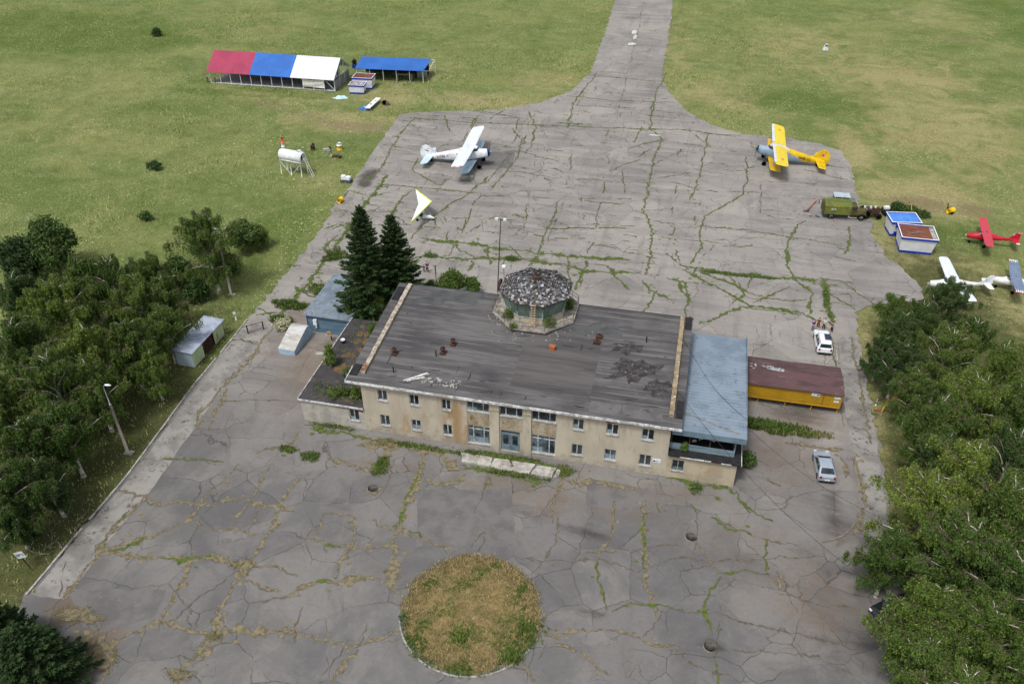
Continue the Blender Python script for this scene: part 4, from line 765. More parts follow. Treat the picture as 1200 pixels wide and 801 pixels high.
# ================================================================ TREES
def unit(v): return v/np.maximum(np.linalg.norm(v,axis=-1,keepdims=True),1e-9)
def leaf_quads(C,size,RS,droop=0.0,flat=0.0):
    """one leaf clump per centre: a small randomly turned quad"""
    n=len(C); a=RS.normal(size=(n,3)); a[:,2]-=droop; a=unit(a); b=RS.normal(size=(n,3)); b[:,2]*=(1-flat); b=unit(np.cross(a,b))
    s=size*RS.uniform(.6,1.35,(n,1)); A=a*s; B=b*s*.55
    V=np.stack([C-A*1.25,C-B*.85,C+A*1.25,C+B*.85],1).reshape(-1,3); return V
def birch_data(seed,h,Rr,dens=1.0,leaf=.088,weep=1.0,lean=.0):
    RS=np.random.RandomState(seed); m=MB(); N=10; tr=[]
    wx,wy=RS.normal(0,.25,2); 
    for i in range(N+1):
        t=i/N; tr.append(Vector((wx*math.sin(t*3)+lean*t*h*.1,wy*math.sin(t*2.4+1),t*h*.96)))
    m.tube(tr,[max(.035,(.022*h)*(1-.88*(i/N))) for i in range(N+1)],8)
    m.tube([tr[0]-Vector((0,0,.3)),tr[0]+Vector((0,0,.4))],[.036*h,.022*h],8)
    C=[]; nl=int(15+h*1.25)
    def at(z): 
        t=min(.999,max(0,z/(h*.96)))*N; i=int(t); return tr[i].lerp(tr[min(i+1,N)],t-i)
    def strand(p,L,k=1.0):
        C.append((p[0],p[1],p[2],L,max(2,int(L/.056*k))))
    for k in range(nl):
        f=(k+RS.rand())/nl; z0=h*(.16+.76*f); az=k*2.399+RS.normal()*.35
        prof=(min(1,.55+1.6*f) if f<.3 else max(0,1-((f-.3)/.74)**1.35))
        L=Rr*(1.12*prof+.16)*RS.uniform(.72,1.25); up=1.0+1.2*f
        p=at(z0); pts=[p]; n=6; dirv=Vector((math.cos(az),math.sin(az),up)).normalized()
        for i in range(n):
            dirv=(dirv+Vector((RS.normal()*.12,RS.normal()*.12,-(.2 if i>2 else .06)*weep))).normalized(); pts.append(pts[-1]+dirv*L/n*1.25)
        r0=.0085*h*(1-.55*f)+.016; m.c=0 if RS.rand()<.6 else 1; m.tube([q+Vector((0,0,.03*j)) for j,q in enumerate(pts[:6])],[r0*1.1*(1-.13*i)**1.2 for i in range(6)],5,False); m.c=1; m.tube(pts[4:],[r0*.35,r0*.2,.006],4,False)
        # branchlets
        for i in range(1,n+1):
            for q in range(3 if i<n else 4):
                a2=math.atan2(dirv.y,dirv.x)+RS.uniform(-1.6,1.6); l2=L*RS.uniform(.2,.42)*(1.2-.1*i); d2=Vector((math.cos(a2),math.sin(a2),RS.uniform(.1,.8))).normalized()
                e=pts[i]+d2*l2; mid=pts[i]+d2*l2*.5+Vector((0,0,.08))
                m.c=1 if (q or i>2 or RS.rand()<.5) else 0; m.tube([pts[i],mid,e],[r0*.42,r0*.3,.008],4,False); m.c=0
                for s in range(int(4*dens)+1):
                    t=RS.uniform(.25,1.1); s0=pts[i].lerp(e,t); strand((s0.x+RS.normal()*.14,s0.y+RS.normal()*.14,s0.z+RS.uniform(-.12,.06)),RS.uniform(.45,1.45)*(.55+.45*weep),dens)
    C=np.array(C); n=C[:,4].astype(int); d=RS.normal(0,.16,(len(C),2)); C=np.repeat(C,n,0); d=np.repeat(d,n,0); t=RS.rand(len(C))
    Q=np.stack([C[:,0]+d[:,0]*t*C[:,3]+RS.normal(0,.06,len(C)),C[:,1]+d[:,1]*t*C[:,3]+RS.normal(0,.06,len(C)),C[:,2]-t*C[:,3]*weep],-1)
    return m,leaf_quads(Q,leaf,RS,droop=1.3*weep)
def conifer_data(seed,h,Rr,dens=1.0):
    RS=np.random.RandomState(seed); m=MB(); m.tube([(0,0,-.2),(0,0,h*.5),(0,0,h)],[.018*h,.011*h,.02],8); C=[];A=[]
    z=h*.07
    while z<h*.985:
        f=z/h; nb=int(9*(1-f)+5); 
        for k in range(nb):
            az=k*2*PI/nb+RS.uniform(0,1); L=Rr*((1-f)**.85)*RS.uniform(.72,1.15)+.12; dx,dy=math.cos(az),math.sin(az)
            sag=-.28*(1-f)+.35*f
            tip=(dx*L,dy*L,z+L*sag+.22*L*.6)
            if k%2==0: m.tube([(0,0,z),(dx*L*.6,dy*L*.6,z+L*.6*sag),tip],[.03+.02*(1-f),.02,.006],4,False)
            n=int((8+L*22)*dens)
            t=RS.uniform(.12,1.03,n)**.8; w=(1.05-t)*L*.34+.06
            s=RS.normal(0,1,n)*w*.55
            zz=z+L*sag*t+.22*L*t*t*.8-np.abs(s)*.35+RS.normal(0,.04,n)
            C.append(np.stack([dx*t*L-dy*s,dy*t*L+dx*s,zz],-1)); A.append(np.stack([dx+(-dy)*np.sign(s)*.7,dy+dx*np.sign(s)*.7,np.full(n,-.15+.5*f)],-1))
        z+=h*(.016+.010*(1-f))*RS.uniform(.8,1.2)
    C=np.concatenate(C);A=unit(np.concatenate(A)+RS.normal(0,.25,(len(C),3))); B=unit(np.cross(A,RS.normal(size=A.shape)+[0,0,1.2])); s=.2*RS.uniform(.6,1.3,(len(C),1))
    V=np.stack([C-A*s*.6,C-B*s*.32,C+A*s,C+B*s*.32],1).reshape(-1,3); return m,V
def bushy_data(seed,h,Rr,n=6000,leaf=.15,lobes=9,trunk=True,up=.25):
    RS=np.random.RandomState(seed); m=MB(); C=[]
    m.tube([(0,0,-.2),(0,0,h*.45),(RS.normal()*.1,RS.normal()*.1,h*.8)],[.02*h+.02,.014*h+.01,.01],7)
    lobes=int(lobes*1.9)
    for k in range(lobes):
        a=k*2.4+RS.rand(); f=(k+.5)/lobes; z=h*(up+(1-up-.12)*f); r=Rr*math.sin(PI*(.2+.75*f))**.8*RS.uniform(.35,.75); c=Vector((math.cos(a)*r,math.sin(a)*r,z))
        m.tube([(0,0,z*.55),c*.6+Vector((0,0,z*.25)),c],[.012*h+.008,.03,.012],5,False)
        nn=n//lobes; rad=Rr*RS.uniform(.2,.5); d=unit(RS.normal(size=(nn,3))); rr=rad*RS.uniform(.2,1.0,(nn,1))**.6*(1+.6*(RS.rand(nn,1)>.86)*RS.rand(nn,1))*(1+.28*np.sin(d[:,:1]*7+k)*np.cos(d[:,1:2]*6)); q=d*rr*[1,1,.85]+[c.x,c.y,c.z]
        keep=q[:,2]>.08; C.append(q[keep])
    return m,leaf_quads(np.concatenate(C),leaf,RS)
_cache={}
TWIG=pm('twig_bark',S(96,88,70),S(70,62,50),3,.9)
def plant(name,label,cat,loc,gen,key,args,leafmat,barkmat,scale=1,rz=0,group=None,crown='crown',trunk='trunk'):
    t=thing(name,label,cat,loc,rz,group); t.scale=(scale,)*3
    if key not in _cache:
        m,V=gen(*args); a=m.build(trunk,barkmat,t); b=big(crown,V,np.arange(len(V)).reshape(-1,4),leafmat,t); _cache[key]=(a.data,b.data); print(key,len(V)//4)
    else:
        ca,cb=_cache[key]
        if cb.materials[0]!=leafmat:
            k2=(key,leafmat.name)
            if k2 not in _cache: cb=cb.copy(); cb.materials[0]=leafmat; _cache[k2]=cb
            cb=_cache[k2]
        for nm,me in zip((trunk,crown),(ca,cb)):
            o=bpy.data.objects.new(nm,me); COL.objects.link(o); o.parent=t
    return t
BV=[(1,11,2.7),(2,12,3.0),(3,10,2.5),(4,12.5,3.5)]
def birch(u,v,h,label,var,mat='A',sc=1,group=None,kind='birch_tree'):
    s,hh,rr=BV[var]; g=G(u,v,h); k=h/hh
    plant(kind,label,'tree',(g.x,g.y,-.05),birch_data,('b',var),(s,hh,rr,1.1),{'A':L_BIRCH,'B':L_BIRCH2,'D':L_DARK}[mat],[BARKW,TWIG],k*sc if sc!=1 else k,rz=(u*37+v*13)%628/100,group=group)
GL='trees of the grove on the left'
for i,(u,v,h,var,mat,lab) in enumerate([
 (122,300,11,1,'A','dark green birch at the far top of the left grove, nearest the meadow'),
 (155,316,10.5,0,'A','birch with white forked branches at the upper right of the left grove'),
 (52,325,12.5,3,'B','tallest bright green birch with pale branches in the left grove'),
 (186,356,8.5,2,'A','birch overhanging the roof of the green metal garage'),
 (140,372,10,1,'A','birch between the green garage and the tallest bright birch'),
 (96,378,11.5,0,'B','yellow-green birch in the middle of the left grove'),
 (8,372,12,1,'A','birch at the left picture edge beside the tallest bright birch'),
 (172,410,7,2,'B','small bright birch just below the green metal garage'),
 (50,412,12,3,'A','broad birch in the middle of the left grove below the tallest bright birch'),
 (98,420,10,0,'A','birch behind the near street lamp on the left'),
 (-12,440,12,0,'A','birch cut by the left picture edge in the middle of the grove'),
 (62,470,10,2,'A','birch left of the near street lamp, close to the kerb'),
 (15,490,10.5,1,'A','large birch in the lower part of the left grove'),
 (-10,545,10,3,'A','birch at the left picture edge above the small white sign'),
 (42,535,8,0,'D','dark low birch at the lower front of the left grove by the dead branches'),
 (0,580,7,2,'D','lowest dark tree of the left grove just above the white sign'),
 (88,300,11,2,'A','birch between the dark pine and the tallest bright birch'),
 (186,322,8.5,1,'A','birch at the right tip of the left grove, towards the far street lamp'),
 (172,296,8,2,'A','small birch between the left grove and the lone full birch'),
 (10,318,11,1,'D','dark tree at the left picture edge beneath the pine')]):
    birch(u,v,h,lab,var,mat,1,GL)
def shrub(u,v,h,r,label,mat,seed,name='bush',leaf=.16,n=5000,lobes=9,group=None,z=0,base=None,cat='bush'):
    g=G(u,v,z+h*.9) if base is None else G(*base,z)
    return plant(name,label,cat,(g.x,g.y,z-.02),bushy_data,('s',seed,h,r),(seed,h,r,n,leaf,lobes),mat,BARKD,1,0,group,'foliage','stem')
shrub(50,262,8.5,4,'dark rounded pine at the far left edge of the grove',L_DARK,21,'pine_tree',.2,13000,14,GL,cat='tree')
shrub(12,285,7,3.2,'second dark pine at the left picture edge behind the grove',L_PINE,22,'pine_tree',.2,9000,12,GL,cat='tree')
g=G(40,742,5.5); plant('pine_tree','dark bushy pine at the bottom left corner of the picture','tree',(g.x-.5,g.y-1.2,-.05),conifer_data,('pine',1),(33,7.5,4.2,1.9),L_PINE,BARKD)
g=G(-8,722,6); plant('pine_tree','dark pine cut by the left picture edge at the bottom corner','tree',(g.x-1,g.y,-.05),conifer_data,('pine',2),(34,7.5,3.6,1.7),L_PINE,BARKD,1,1)
# stand-alone trees by the far lamp
birch(232,246,12.5,'lone full birch left of the far street lamp',3,'A',1,'trees by the far street lamp')
shrub(205,305,4.2,2.6,'dark round bush beside the lone birch near the far lamp',L_DARK,23)
shrub(282,262,5.2,2.6,'tall green bush just right of the far street lamp',L_DARK,24)
shrub(298,268,3.4,2.2,'lower spreading bush in the tall grass right of the far street lamp',L_BIRCH,25)
shrub(262,300,3.2,2.0,'low bush at the foot of the far street lamp',L_DARK,26)
shrub(228,330,3.4,1.9,'bush between the green garage and the far street lamp',L_DARK,27)
shrub(180,190,1.5,1.5,'small dark bush alone in the meadow on the left',L_DARK,28,n=1200,leaf=.14)
shrub(182,34,2.0,1.6,'small dark bush alone in the far meadow at the top left',L_DARK,29,n=1200,leaf=.16)
shrub(170,250,1.3,1.3,'low bush in the meadow above the left grove',L_DARK,30,n=900,leaf=.14)
# spruces and saplings by the building
g=G(437,376); plant('spruce_tree','taller of the two dark spruces beside the left end of the terminal','tree',(g.x,g.y,-.05),conifer_data,('sp',1),(41,16.8,5.0,2.1),L_SPRUCE,BARKD,group='spruces by the terminal')
g=G(468,361); plant('spruce_tree','shorter spruce on the right of the pair, against the rear corner of the terminal','tree',(g.x,g.y,-.05),conifer_data,('sp',2),(42,14.0,4.6,2.0),L_SPRUCE,BARKD,group='spruces by the terminal')
def sapling(u,v,h,r,label,z=3.17,seed=50):
    g=G(u,v,z); plant('sapling',label,'sapling',(g.x,g.y,z-.03),bushy_data,('sap',seed),(seed,h,r*1.1,int(620*h),.09,10,True,.08),L_BIRCH2 if seed%2 else L_BIRCH,BARKW,1,0,'saplings growing on the annex roof','foliage','stem')
sapling(388,428,3.3,.8,'tall slender sapling rooted on the roof edge of the left annex',seed=51); sapling(392,464,1.2,.8,'low sapling cluster near the front of the left annex roof',seed=53); sapling(404,462,1.1,.6,'small sapling beside the front corner of the terminal on the annex roof',seed=54)
sapling(417,466,1.7,.6,'sapling squeezed against the terminal wall at the front of the annex roof',seed=55); sapling(438,394,2.0,.9,'leafy sapling by the left parapet halfway along the annex roof',seed=57); sapling(408,440,1.0,.8,'yellowish low sapling in the middle of the annex roof',seed=58); sapling(424,428,1.0,.7,'scrubby sapling by the black hatch frame of the annex roof',seed=59)
sapling(450,384,5.2,1.0,'bright young birch in front of the right spruce',0.02,seed=61); sapling(412,386,4.2,1.0,'young birch in front of the taller spruce',0.02,seed=62)
def sapl2(u,v,h,r,z,label,seed): 
    g=G(u,v,z); plant('weed_clump',label,'plant',(g.x,g.y,z-.02),bushy_data,('wc',seed),(seed,h,r*1.15,int(620*h),.085,9,True,.05),L_BIRCH,BARKD,1,0,None,'foliage','stem')
sapl2(644,381,1.0,.9,8.25,'bushy weed on the front of the tower balcony',71); sapl2(596,372,1.2,.8,8.25,'bushy weed at the left of the tower balcony',72); sapl2(668,362,1.4,.5,8.25,'tall weed at the right end of the tower balcony',73); sapl2(601,384,.6,.5,8.25,'small weed by the front left rail of the tower balcony',74)
sapl2(802,528,1.2,.35,3.28,'young plant growing on the ledge under the loggia boards',75); sapl2(815,573,.7,.9,0,'weed clump at the foot of the right annex wall',76)
shrub(0,0,1.6,1.2,'green bush at the right corner of the right annex',L_DARK,31,base=(874,545),n=1600); shrub(0,0,4.2,2.1,'rounded green shrub behind the rear roof edge left of the tower',L_BIRCH,32,base=(530,348),n=6000,leaf=.14); shrub(0,0,2.6,1.5,'lower green shrub between the rounded shrub and the tower',L_BIRCH,33,base=(553,345),n=3000,leaf=.13); shrub(0,0,2.0,1.6,'low shrub behind the rear roof edge close to the spruces',L_BIRCH,34,base=(505,345),n=2600,leaf=.13)
shrub(0,0,1.2,1.2,'bluish weedy bush behind the blue-roofed kiosk',L_DARK,38,base=(1050,246),n=1500); shrub(0,0,1.0,1.5,'second weedy bush behind the blue-roofed kiosk, nearer the meadow',L_DARK,39,base=(1066,250),n=1500); shrub(0,0,.8,1.2,'smallest weedy bush right of the blue-roofed kiosk',L_DARK,40,base=(1080,253),n=900)
GRR='birches of the grove on the right'
for i,(u,v,h,var,mat,lab) in enumerate([
 (1052,345,7,0,'A','birch at the very top left tip of the right grove on the dry grass'),
 (1085,352,8,1,'A','second birch from the top of the right grove, left of the white aircraft nose'),
 (1062,400,8,3,'D','broad dark birch along the road above the no-entry sign'),
 (1120,326,9,3,'D','dark birch overlapping the white aircraft at the top of the right grove'),
 (1062,364,7.5,0,'D','dark birch at the upper left corner of the right grove by the road'),
 (1040,392,6.5,2,'D','low dark birch nearest the road at the upper left of the right grove'),
 (1148,372,9.5,1,'A','birch behind the top row of the right grove below the grey aircraft'),
 (1122,385,10,3,'A','wide birch in the upper middle of the right grove'),
 (1182,398,11,0,'B','yellow-green birch at the right picture edge near the top of the right grove'),
 (1082,432,8,1,'A','birch behind the no-entry sign'),
 (1160,440,11.5,3,'B','pale-branched tall birch at the centre right of the right grove'),
 (1108,460,10.5,0,'A','birch in the centre of the right grove with a fork of white limbs'),
 (1205,450,11,2,'A','birch cut by the right picture edge at mid height'),
 (1112,505,8.5,2,'D','dark birch just below the no-entry sign by the dry verge'),
 (1150,520,12,1,'B','bright fresh green birch in the middle of the right grove'),
 (1104,556,12,3,'B','large bright birch leaning over the road edge at lower right'),
 (1195,560,12.5,0,'A','tall birch with long white limbs at the right picture edge'),
 (1058,622,8.5,2,'A','birch bulging furthest left over the forecourt'),
 (1150,612,12.5,3,'A','big birch with exposed white limbs in the lower right grove'),
 (1205,650,12,1,'A','birch at the right picture edge low in the right grove'),
 (1112,680,11.5,0,'B','front birch of the right grove above the dark car'),
 (1172,705,12,3,'B','large front birch at the bottom right with white branches'),
 (1095,745,9.5,2,'A','birch at the bottom of the picture nearest the dark car'),
 (1140,785,10,1,'A','birch cut by the bottom picture edge on the right'),
 (1210,760,11,0,'A','birch in the bottom right corner of the picture'),
 (1120,640,9,2,'D','dark inner birch behind the bulging left birch'),
 (1200,505,10.5,1,'D','dark inner birch at the right picture edge')]):
    birch(u,v,h,lab,var,mat,1,GRR)
# ================================================================ SHEDS, HANGARS, KIOSKS
def corr(mb,x0,x1,y0,y1,zf,pitch=.22,h=.03):
    """standing ribs running front to back"""
    x=x0+pitch/2
    while x<x1: mb.add([(xx,yy,zf(yy)+q) for q in (0,h) for xx,yy in ((x,y0),(x+.05,y0),(x+.05,y1),(x,y1))],BF); x+=pitch
# green metal garage (faces the road)
t=thing('metal_garage','pale green tin garage with rusty open bay under the birches by the left road','garage',(-55.3,69.2,0),R(-1))
GRN=pm('pale_green_tin',S(196,210,172),S(178,194,154),1,.6,stretch=(1,1,.3),c3=S(128,122,92),s3=1.5); GRB=pm('pale_blue_tin',S(168,186,196),S(150,168,180),1,.55,stretch=(1,1,.3))
m=MB(); m.quad((-2.3,0,0),(0,0,0),(0,0,2.1),(-2.3,0,2.3)); m.quad((-2.3,7,0),(-2.3,0,0),(-2.3,0,2.3),(-2.3,7,2.3)); m.quad((0,7,0),(-2.3,7,0),(-2.3,7,2.3),(0,7,2.1))
x=-2.2
while x<0: m.box(x,x+.04,-.02,-.001,.02,2.05); x+=.3
m.build('tin_wall',GRB,t)
for ya,yb in ((0,2.3),(4.8,7)):
    m=MB(); m.quad((0,ya,0),(0,yb,0),(0,yb,2.1),(0,ya,2.1))
    for q in (.3,.8,1.3,1.8): m.box(.001,.025,ya+q,ya+q+.04,.02,2.05)
    m.build('tin_front',GRN,t)
m=MB(); m.box(-.12,-.08,2.3,3.5,.05,2.05); m.box(-.2,-.16,3.5,4.75,.05,2.05)
for k in range(16): y=2.35+rnd.random()*2.2; m.box(-.07,.0,y,y+.2*rnd.random()+.05,.1+rnd.random(),.9+rnd.random())
m.build('rusty_gate',RUST,t)
m=MB(); zf=lambda y:2.2
m.add([(x,y,z-d) for d in (.06,0) for x,y,z in ((-2.55,-.2,2.36),(.25,-.2,2.2),(.25,7.3,2.2),(-2.55,7.3,2.36))],BF)
y=0
while y<7.2: m.add([(x,yy,z+q) for q in (.0,.03) for x,yy,z in ((-2.55,y,2.36),(.25,y,2.2),(.25,y+.05,2.2),(-2.55,y+.05,2.36))],BF); y+=.35
m.build('tin_roof',pm('dull_blue_tin_roof',S(168,176,190),S(140,152,172),.5,.6,0,.3,c3=S(188,188,186),s3=.6),t)
# rounded folding tin shelter
t=thing('tin_shelter','pale blue folding tin shelter with a rust-streaked sloping top on the left yard','shelter',(-45.6,74.0,0),R(-2))
pr=[(0,0),(0,.75),(3.2,1.75),(3.75,1.85),(4.3,1.65),(4.65,1.1),(4.7,0)]
m=MB()
for x in (-1.0,1.12): m.add([(x,y,z) for y,z in pr],[tuple(range(len(pr))) if x<0 else tuple(reversed(range(len(pr))))])
m.quad((-1,0,0),(1.12,0,0),(1.12,0,.75),(-1,0,.75)); m.build('tin_side',pm('pale_blue_tin2',S(166,190,214),S(148,172,198),1.2,.5,.1),t)
m=MB()
for (y0,z0),(y1,z1) in zip(pr[1:-1],pr[2:]): m.quad((-1.06,y0,z0+.02),(1.18,y0,z0+.02),(1.18,y1,z1+.02),(-1.06,y1,z1+.02))
for k in range(13): y=.15+k*.24; z=.75+(y/3.2)*1.0+.03; m.box(-1.06,1.18,y,y+.04,z-.03,z+.025)
m.build('tin_top',pm('rust_streaked_tin',S(192,194,194),S(170,166,158),1.0,.6,.1,stretch=(.5,2,1),c3=S(160,130,108),s3=1.6),t)
# blue plank shed
t=thing('blue_shed','blue-grey plank shed with shallow metal roof beside the spruces','shed',(-45.0,79.3,0),R(-.5))
PLK=pm('blue_planks',S(98,124,142),S(80,104,124),.8,.75,stretch=(.4,1,5))
m=MB(); m.quad((0,0,0),(5.7,0,0),(5.7,0,2.6),(0,0,2.6)); m.quad((0,9.5,0),(0,0,0),(0,0,2.6),(0,9.5,2.6)); m.quad((5.7,0,0),(5.7,9.5,0),(5.7,9.5,2.6),(5.7,0,2.6))
z=.25
while z<2.5: m.box(.02,5.68,-.02,-.001,z,z+.03); z+=.24
m.build('plank_wall',PLK,t)
m=MB(); m.box(-.05,.08,-.04,.06,0,2.6); m.box(5.62,5.75,-.04,.06,0,2.6); m.box(-.05,5.75,-.045,-.022,2.48,2.6); m.build('corner_boards',pm('deep_blue_paint',S(36,62,128),S(28,50,104),3,.6),t)
m=MB(); 
m.add([(x,y,z-d) for d in (.08,0) for x,y,z in ((-.3,-.35,2.7),(6.0,-.35,2.7),(6.0,9.8,2.85),(-.3,9.8,2.85))],BF); corr(m,-.25,5.9,-.35,9.8,lambda y:2.7+.015*(y+.35),.4,.03)
for k in range(19): m.add([(x,yy,2.7+.015*(yy+.35)+q) for q in (0,.018) for x,yy in ((-.3,k*.52),(6,k*.52),(6,k*.52+.05),(-.3,k*.52+.05))],BF)
m.build('metal_roof',pm('grey_blue_sheet',S(128,140,152),S(108,120,132),.8,.45,.1,.4,c3=S(160,164,166),s3=2),t)
m=MB(); m.box(.95,1.4,-.35,-.05,1.3,2.1); m.box(1.1,1.3,-.2,-.05,.8,1.3); m.build('meter_box',WHITE,t)
# yellow wagon
t=thing('yellow_wagon','long yellow wagon body on legs with a dark red felt roof beside the road','wagon',(8.9,77.15,0),R(.3))
YEL=pm('yellow_boards',S(176,138,30),S(158,122,28),.8,.6,stretch=(.4,1,3),c3=S(150,118,50),s3=1.3); WL=10.55
m=MB(); m.box(0,WL,0,4.85,.85,2.7)
for x in np.arange(0,WL+.1,1.32): m.box(x-.03,x+.03,-.04,-.001,.86,2.68)
for z in (1.45,2.05): m.box(.05,WL-.05,-.015,-.002,z,z+.025)
m.box(0,WL,-.06,-.002,.8,.88); m.box(WL+.002,WL+.05,0,4.85,.8,.9)
m.build('body',YEL,t)
m=MB(); m.box(WL+.003,WL+.06,.2,2.3,.9,2.6); m.box(WL+.003,WL+.06,2.6,4.6,.9,2.6); m.build('end_door',pm('brown_boards',S(120,84,44),S(92,64,38),2,.8),t)
for x in (1.75,4.75,7.6,WL-.15): 
    m=MB(); m.tube([(x,.15,0),(x+.1,.1,.86)],.06,6); m.tube([(x,4.6,0),(x,4.6,.86)],.06,6); m.build('leg',YEL,t)
RRF=pm('dark_red_felt',S(92,68,70),S(72,58,60),.7,.85,stretch=(.4,1.2,1),c3=S(112,98,92),s3=1.2)
def gz(y): return 2.78+.42*(1-abs(y-2.42)/2.6)
m=MB()
for a,b in ((-.2,2.42),(2.42,5.05)):
    m.add([(x,y,gz(y)-d) for d in (.07,0) for x,y in ((-.15,a),(WL+.15,a),(WL+.15,b),(-.15,b))],BF)
m.build('roof',RRF,t)
m=MB()
for k in range(30): 
    x=.3+rnd.random()*3.4; y=2.2+rnd.random()*1.1; s=.05+.1*rnd.random(); m.box(x,x+s*2.4,y,y+s,gz(y)+.005,gz(y)+.04,rz=rnd.uniform(-1,1))
m.box(2.8,4.3,2.3,2.8,gz(2.3)+.0,gz(2.3)+.035); m.build('roof_scraps',pm('pale_scrap',S(180,182,184),S(90,92,96),5,.7),t)
for x0,x1,z0,z1 in ((7.3,8.2,2.15,2.55),(9.75,10.4,2.1,2.35),(9.75,10.3,1.6,1.85)):
    pl=MB().box(x0,x1,-.08,-.045,z0,z1).build('notice',WHITE,t); MB().box(x0+.08,x0+(x1-x0)*.62,-.084,-.0805,z0+.14,z0+.17).build('print_line',pm('blue_print',S(80,90,160),S(70,80,150),3,.6),pl)
    MB().box(x1-(x1-x0)*.36,x1-.08,-.0845,-.081,z0+.1,z1-.12).build('emblem',pm('navy_ink',S(38,58,84)),pl)
m=MB(); m.add([(8.6,-.05,.9),(8.64,-.05,.9),(8.64,-.05,2.65),(8.6,-.05,2.65)],[(0,1,2,3)]); m.build('door_seam',DARKM,t)
# tricolour hangar
t=thing('open_hangar','long open frame hangar with red, blue and white roof thirds in the far meadow','hangar',(-105.1,162.5,0),math.atan2(162.9-161.9,28.9)*.6)
HL,HW,EZ,RZ=28.8,9.0,2.65,5.75
REDR=pm('crimson_sheet',S(158,56,86),S(144,50,78),.3,.55); BLUR=pm('bright_blue_sheet',S(48,106,186),S(42,96,172),.3,.45); WHR=pm('white_sheet',S(214,218,222),S(200,204,210),.3,.45)
for k,(mt,nm) in enumerate(((REDR,'red roof third'),(BLUR,'blue roof third'),(WHR,'white roof third'))):
    x0,x1=HL*(0,.333,.662)[k]-(.4 if k==0 else 0),HL*(.333,.662,1)[k]+(.2 if k==2 else 0); m=MB()
    for (ya,za,yb,zb2) in ((-.5,EZ-.1,HW/2,RZ),(HW/2,RZ,HW+.5,EZ-.1)):
        m.add([(x,y,z-d) for d in (.05,0) for x,y,z in ((x0,ya,za),(x1-.01,ya,za),(x1-.01,yb,zb2),(x0,yb,zb2))],BF)
        x=x0+.3
        while x<x1-.1: m.add([(xx,y,z+q) for q in (0,.035) for xx,y,z in ((x,ya,za),(x+.08,ya,za),(x+.08,yb,zb2),(x,yb,zb2))],BF); x+=.55
    o=m.build('roof_sheet',mt,t); o['label']=nm
m=MB()
for k in range(13):
    x=k*HL/12
    for y in (0,HW): m.tube([(x,y,0),(x,y,EZ)],.07,5)
    m.tube([(x,0,EZ),(x,HW/2,RZ-.12),(x,HW,EZ)],.06,5); m.tube([(x,0,EZ-.1),(x,HW,EZ-.1)],.05,4)
m.build('frame_posts',WHITE,t)
m=MB()
for y in (0,HW):
    for z in (.1,EZ-.05): m.tube([(0,y,z),(HL,y,z)],.05,5)
m.tube([(HL,0,.2),(HL-HL/12,0,EZ)],.05,5)
for x in (0,HL):
    for y in (1.5,3,4.5,6,7.5): m.tube([(x,y,EZ-.1),(x,y,EZ+(RZ-EZ)*(1-abs(y-4.5)/4.5)-.1)],.04,4)
    for y in (1.5,4.5): m.tube([(x,y,EZ-.1),(x,y+1.5,EZ+(RZ-EZ)*(1-abs(y+1.5-4.5)/4.5)-.1)],.04,4)
    for y in (3,6): m.tube([(x,y,EZ-.1),(x,y,0)],.05,4)
m.build('frame_rails',WHITE,t)
SH=pm('grey_sheeting',S(142,142,146),S(122,122,126),.5,.7,stretch=(3,1,1))
m=MB(); m.box(1.5,HL-2.4,HW-.35,HW-.3,.05,EZ-.2); m.box(HL-.06,HL-.02,.2,HW-.4,0,2.1) ; m.build('rear_sheeting',SH,t)
MB().box(.5,HL-.1,.1,HW-.4,.0,.1).build('floor_boards',pm('grey_floor',S(146,146,150),S(126,126,130),.6,.8),t)
m=MB(); 
n=12
vs=[]
for j in range(6):
    for i in range(n+1): 
        f=i/n; z=EZ-.15-1.9*(j/5)+(-.28*math.sin(PI*f)*(1-j/5)); vs.append((21.6+5.0*f,-.16-.1*math.sin(j*2+4*f),z))
m.add(vs,[(j*(n+1)+i,(j+1)*(n+1)+i,(j+1)*(n+1)+i+1,j*(n+1)+i+1) for j in range(5) for i in range(n)],True); m.build('white_curtain',pm('white_canvas',S(214,212,208),S(190,188,184),2,.9),t)
m=MB(); m.box(-1.2,2.2,-.3,.3,1.35,1.42); m.box(-.9,-.8,-.2,.2,0,1.35); m.box(.9,1,-.2,.2,0,1.35); m.build('workbench',WOODW,t)
# blue lean-to
t=thing('blue_roofed_shelter','low open lean-to with a bright blue sheet roof behind the hangar','shelter',(-74.4,170.4,0),math.atan2(1.5,15.2))
m=MB(); zf=lambda y:2.75+.06*y
m.add([(x,y,zf(y)-d) for d in (.06,0) for x,y in ((0,0),(15.2,0),(15.6,7.0),(-.3,7.0))],BF); corr(m,.2,15.2,0,7.0,zf,.5,.03); m.build('roof_sheet',BLUR,t)
m=MB()
for x in np.linspace(.2,15,6):
    m.tube([(x,.3,0),(x,.3,2.7)],.06,5); m.tube([(x,6.6,0),(x,6.6,3.1)],.06,5)
m.tube([(15.5,7,3.15),(16.3,7.1,2.9),(16.3,6.8,0)],.06,5); m.tube([(15.3,.2,2.7),(15.6,3.5,1.6),(16.2,6.8,2.9)],.05,5); m.build('frame_posts',WHITE,t)
m=MB(); m.box(.3,15,6.5,6.56,0,2.9); m.build('rear_boards',pm('dark_planks',S(62,50,44)),t)
MB().box(9,12.5,.6,1.6,1.5,1.56).box(9.1,9.2,.7,1.5,0,1.5).box(12.3,12.4,.7,1.5,0,1.5).build('workbench',WOODW,t)
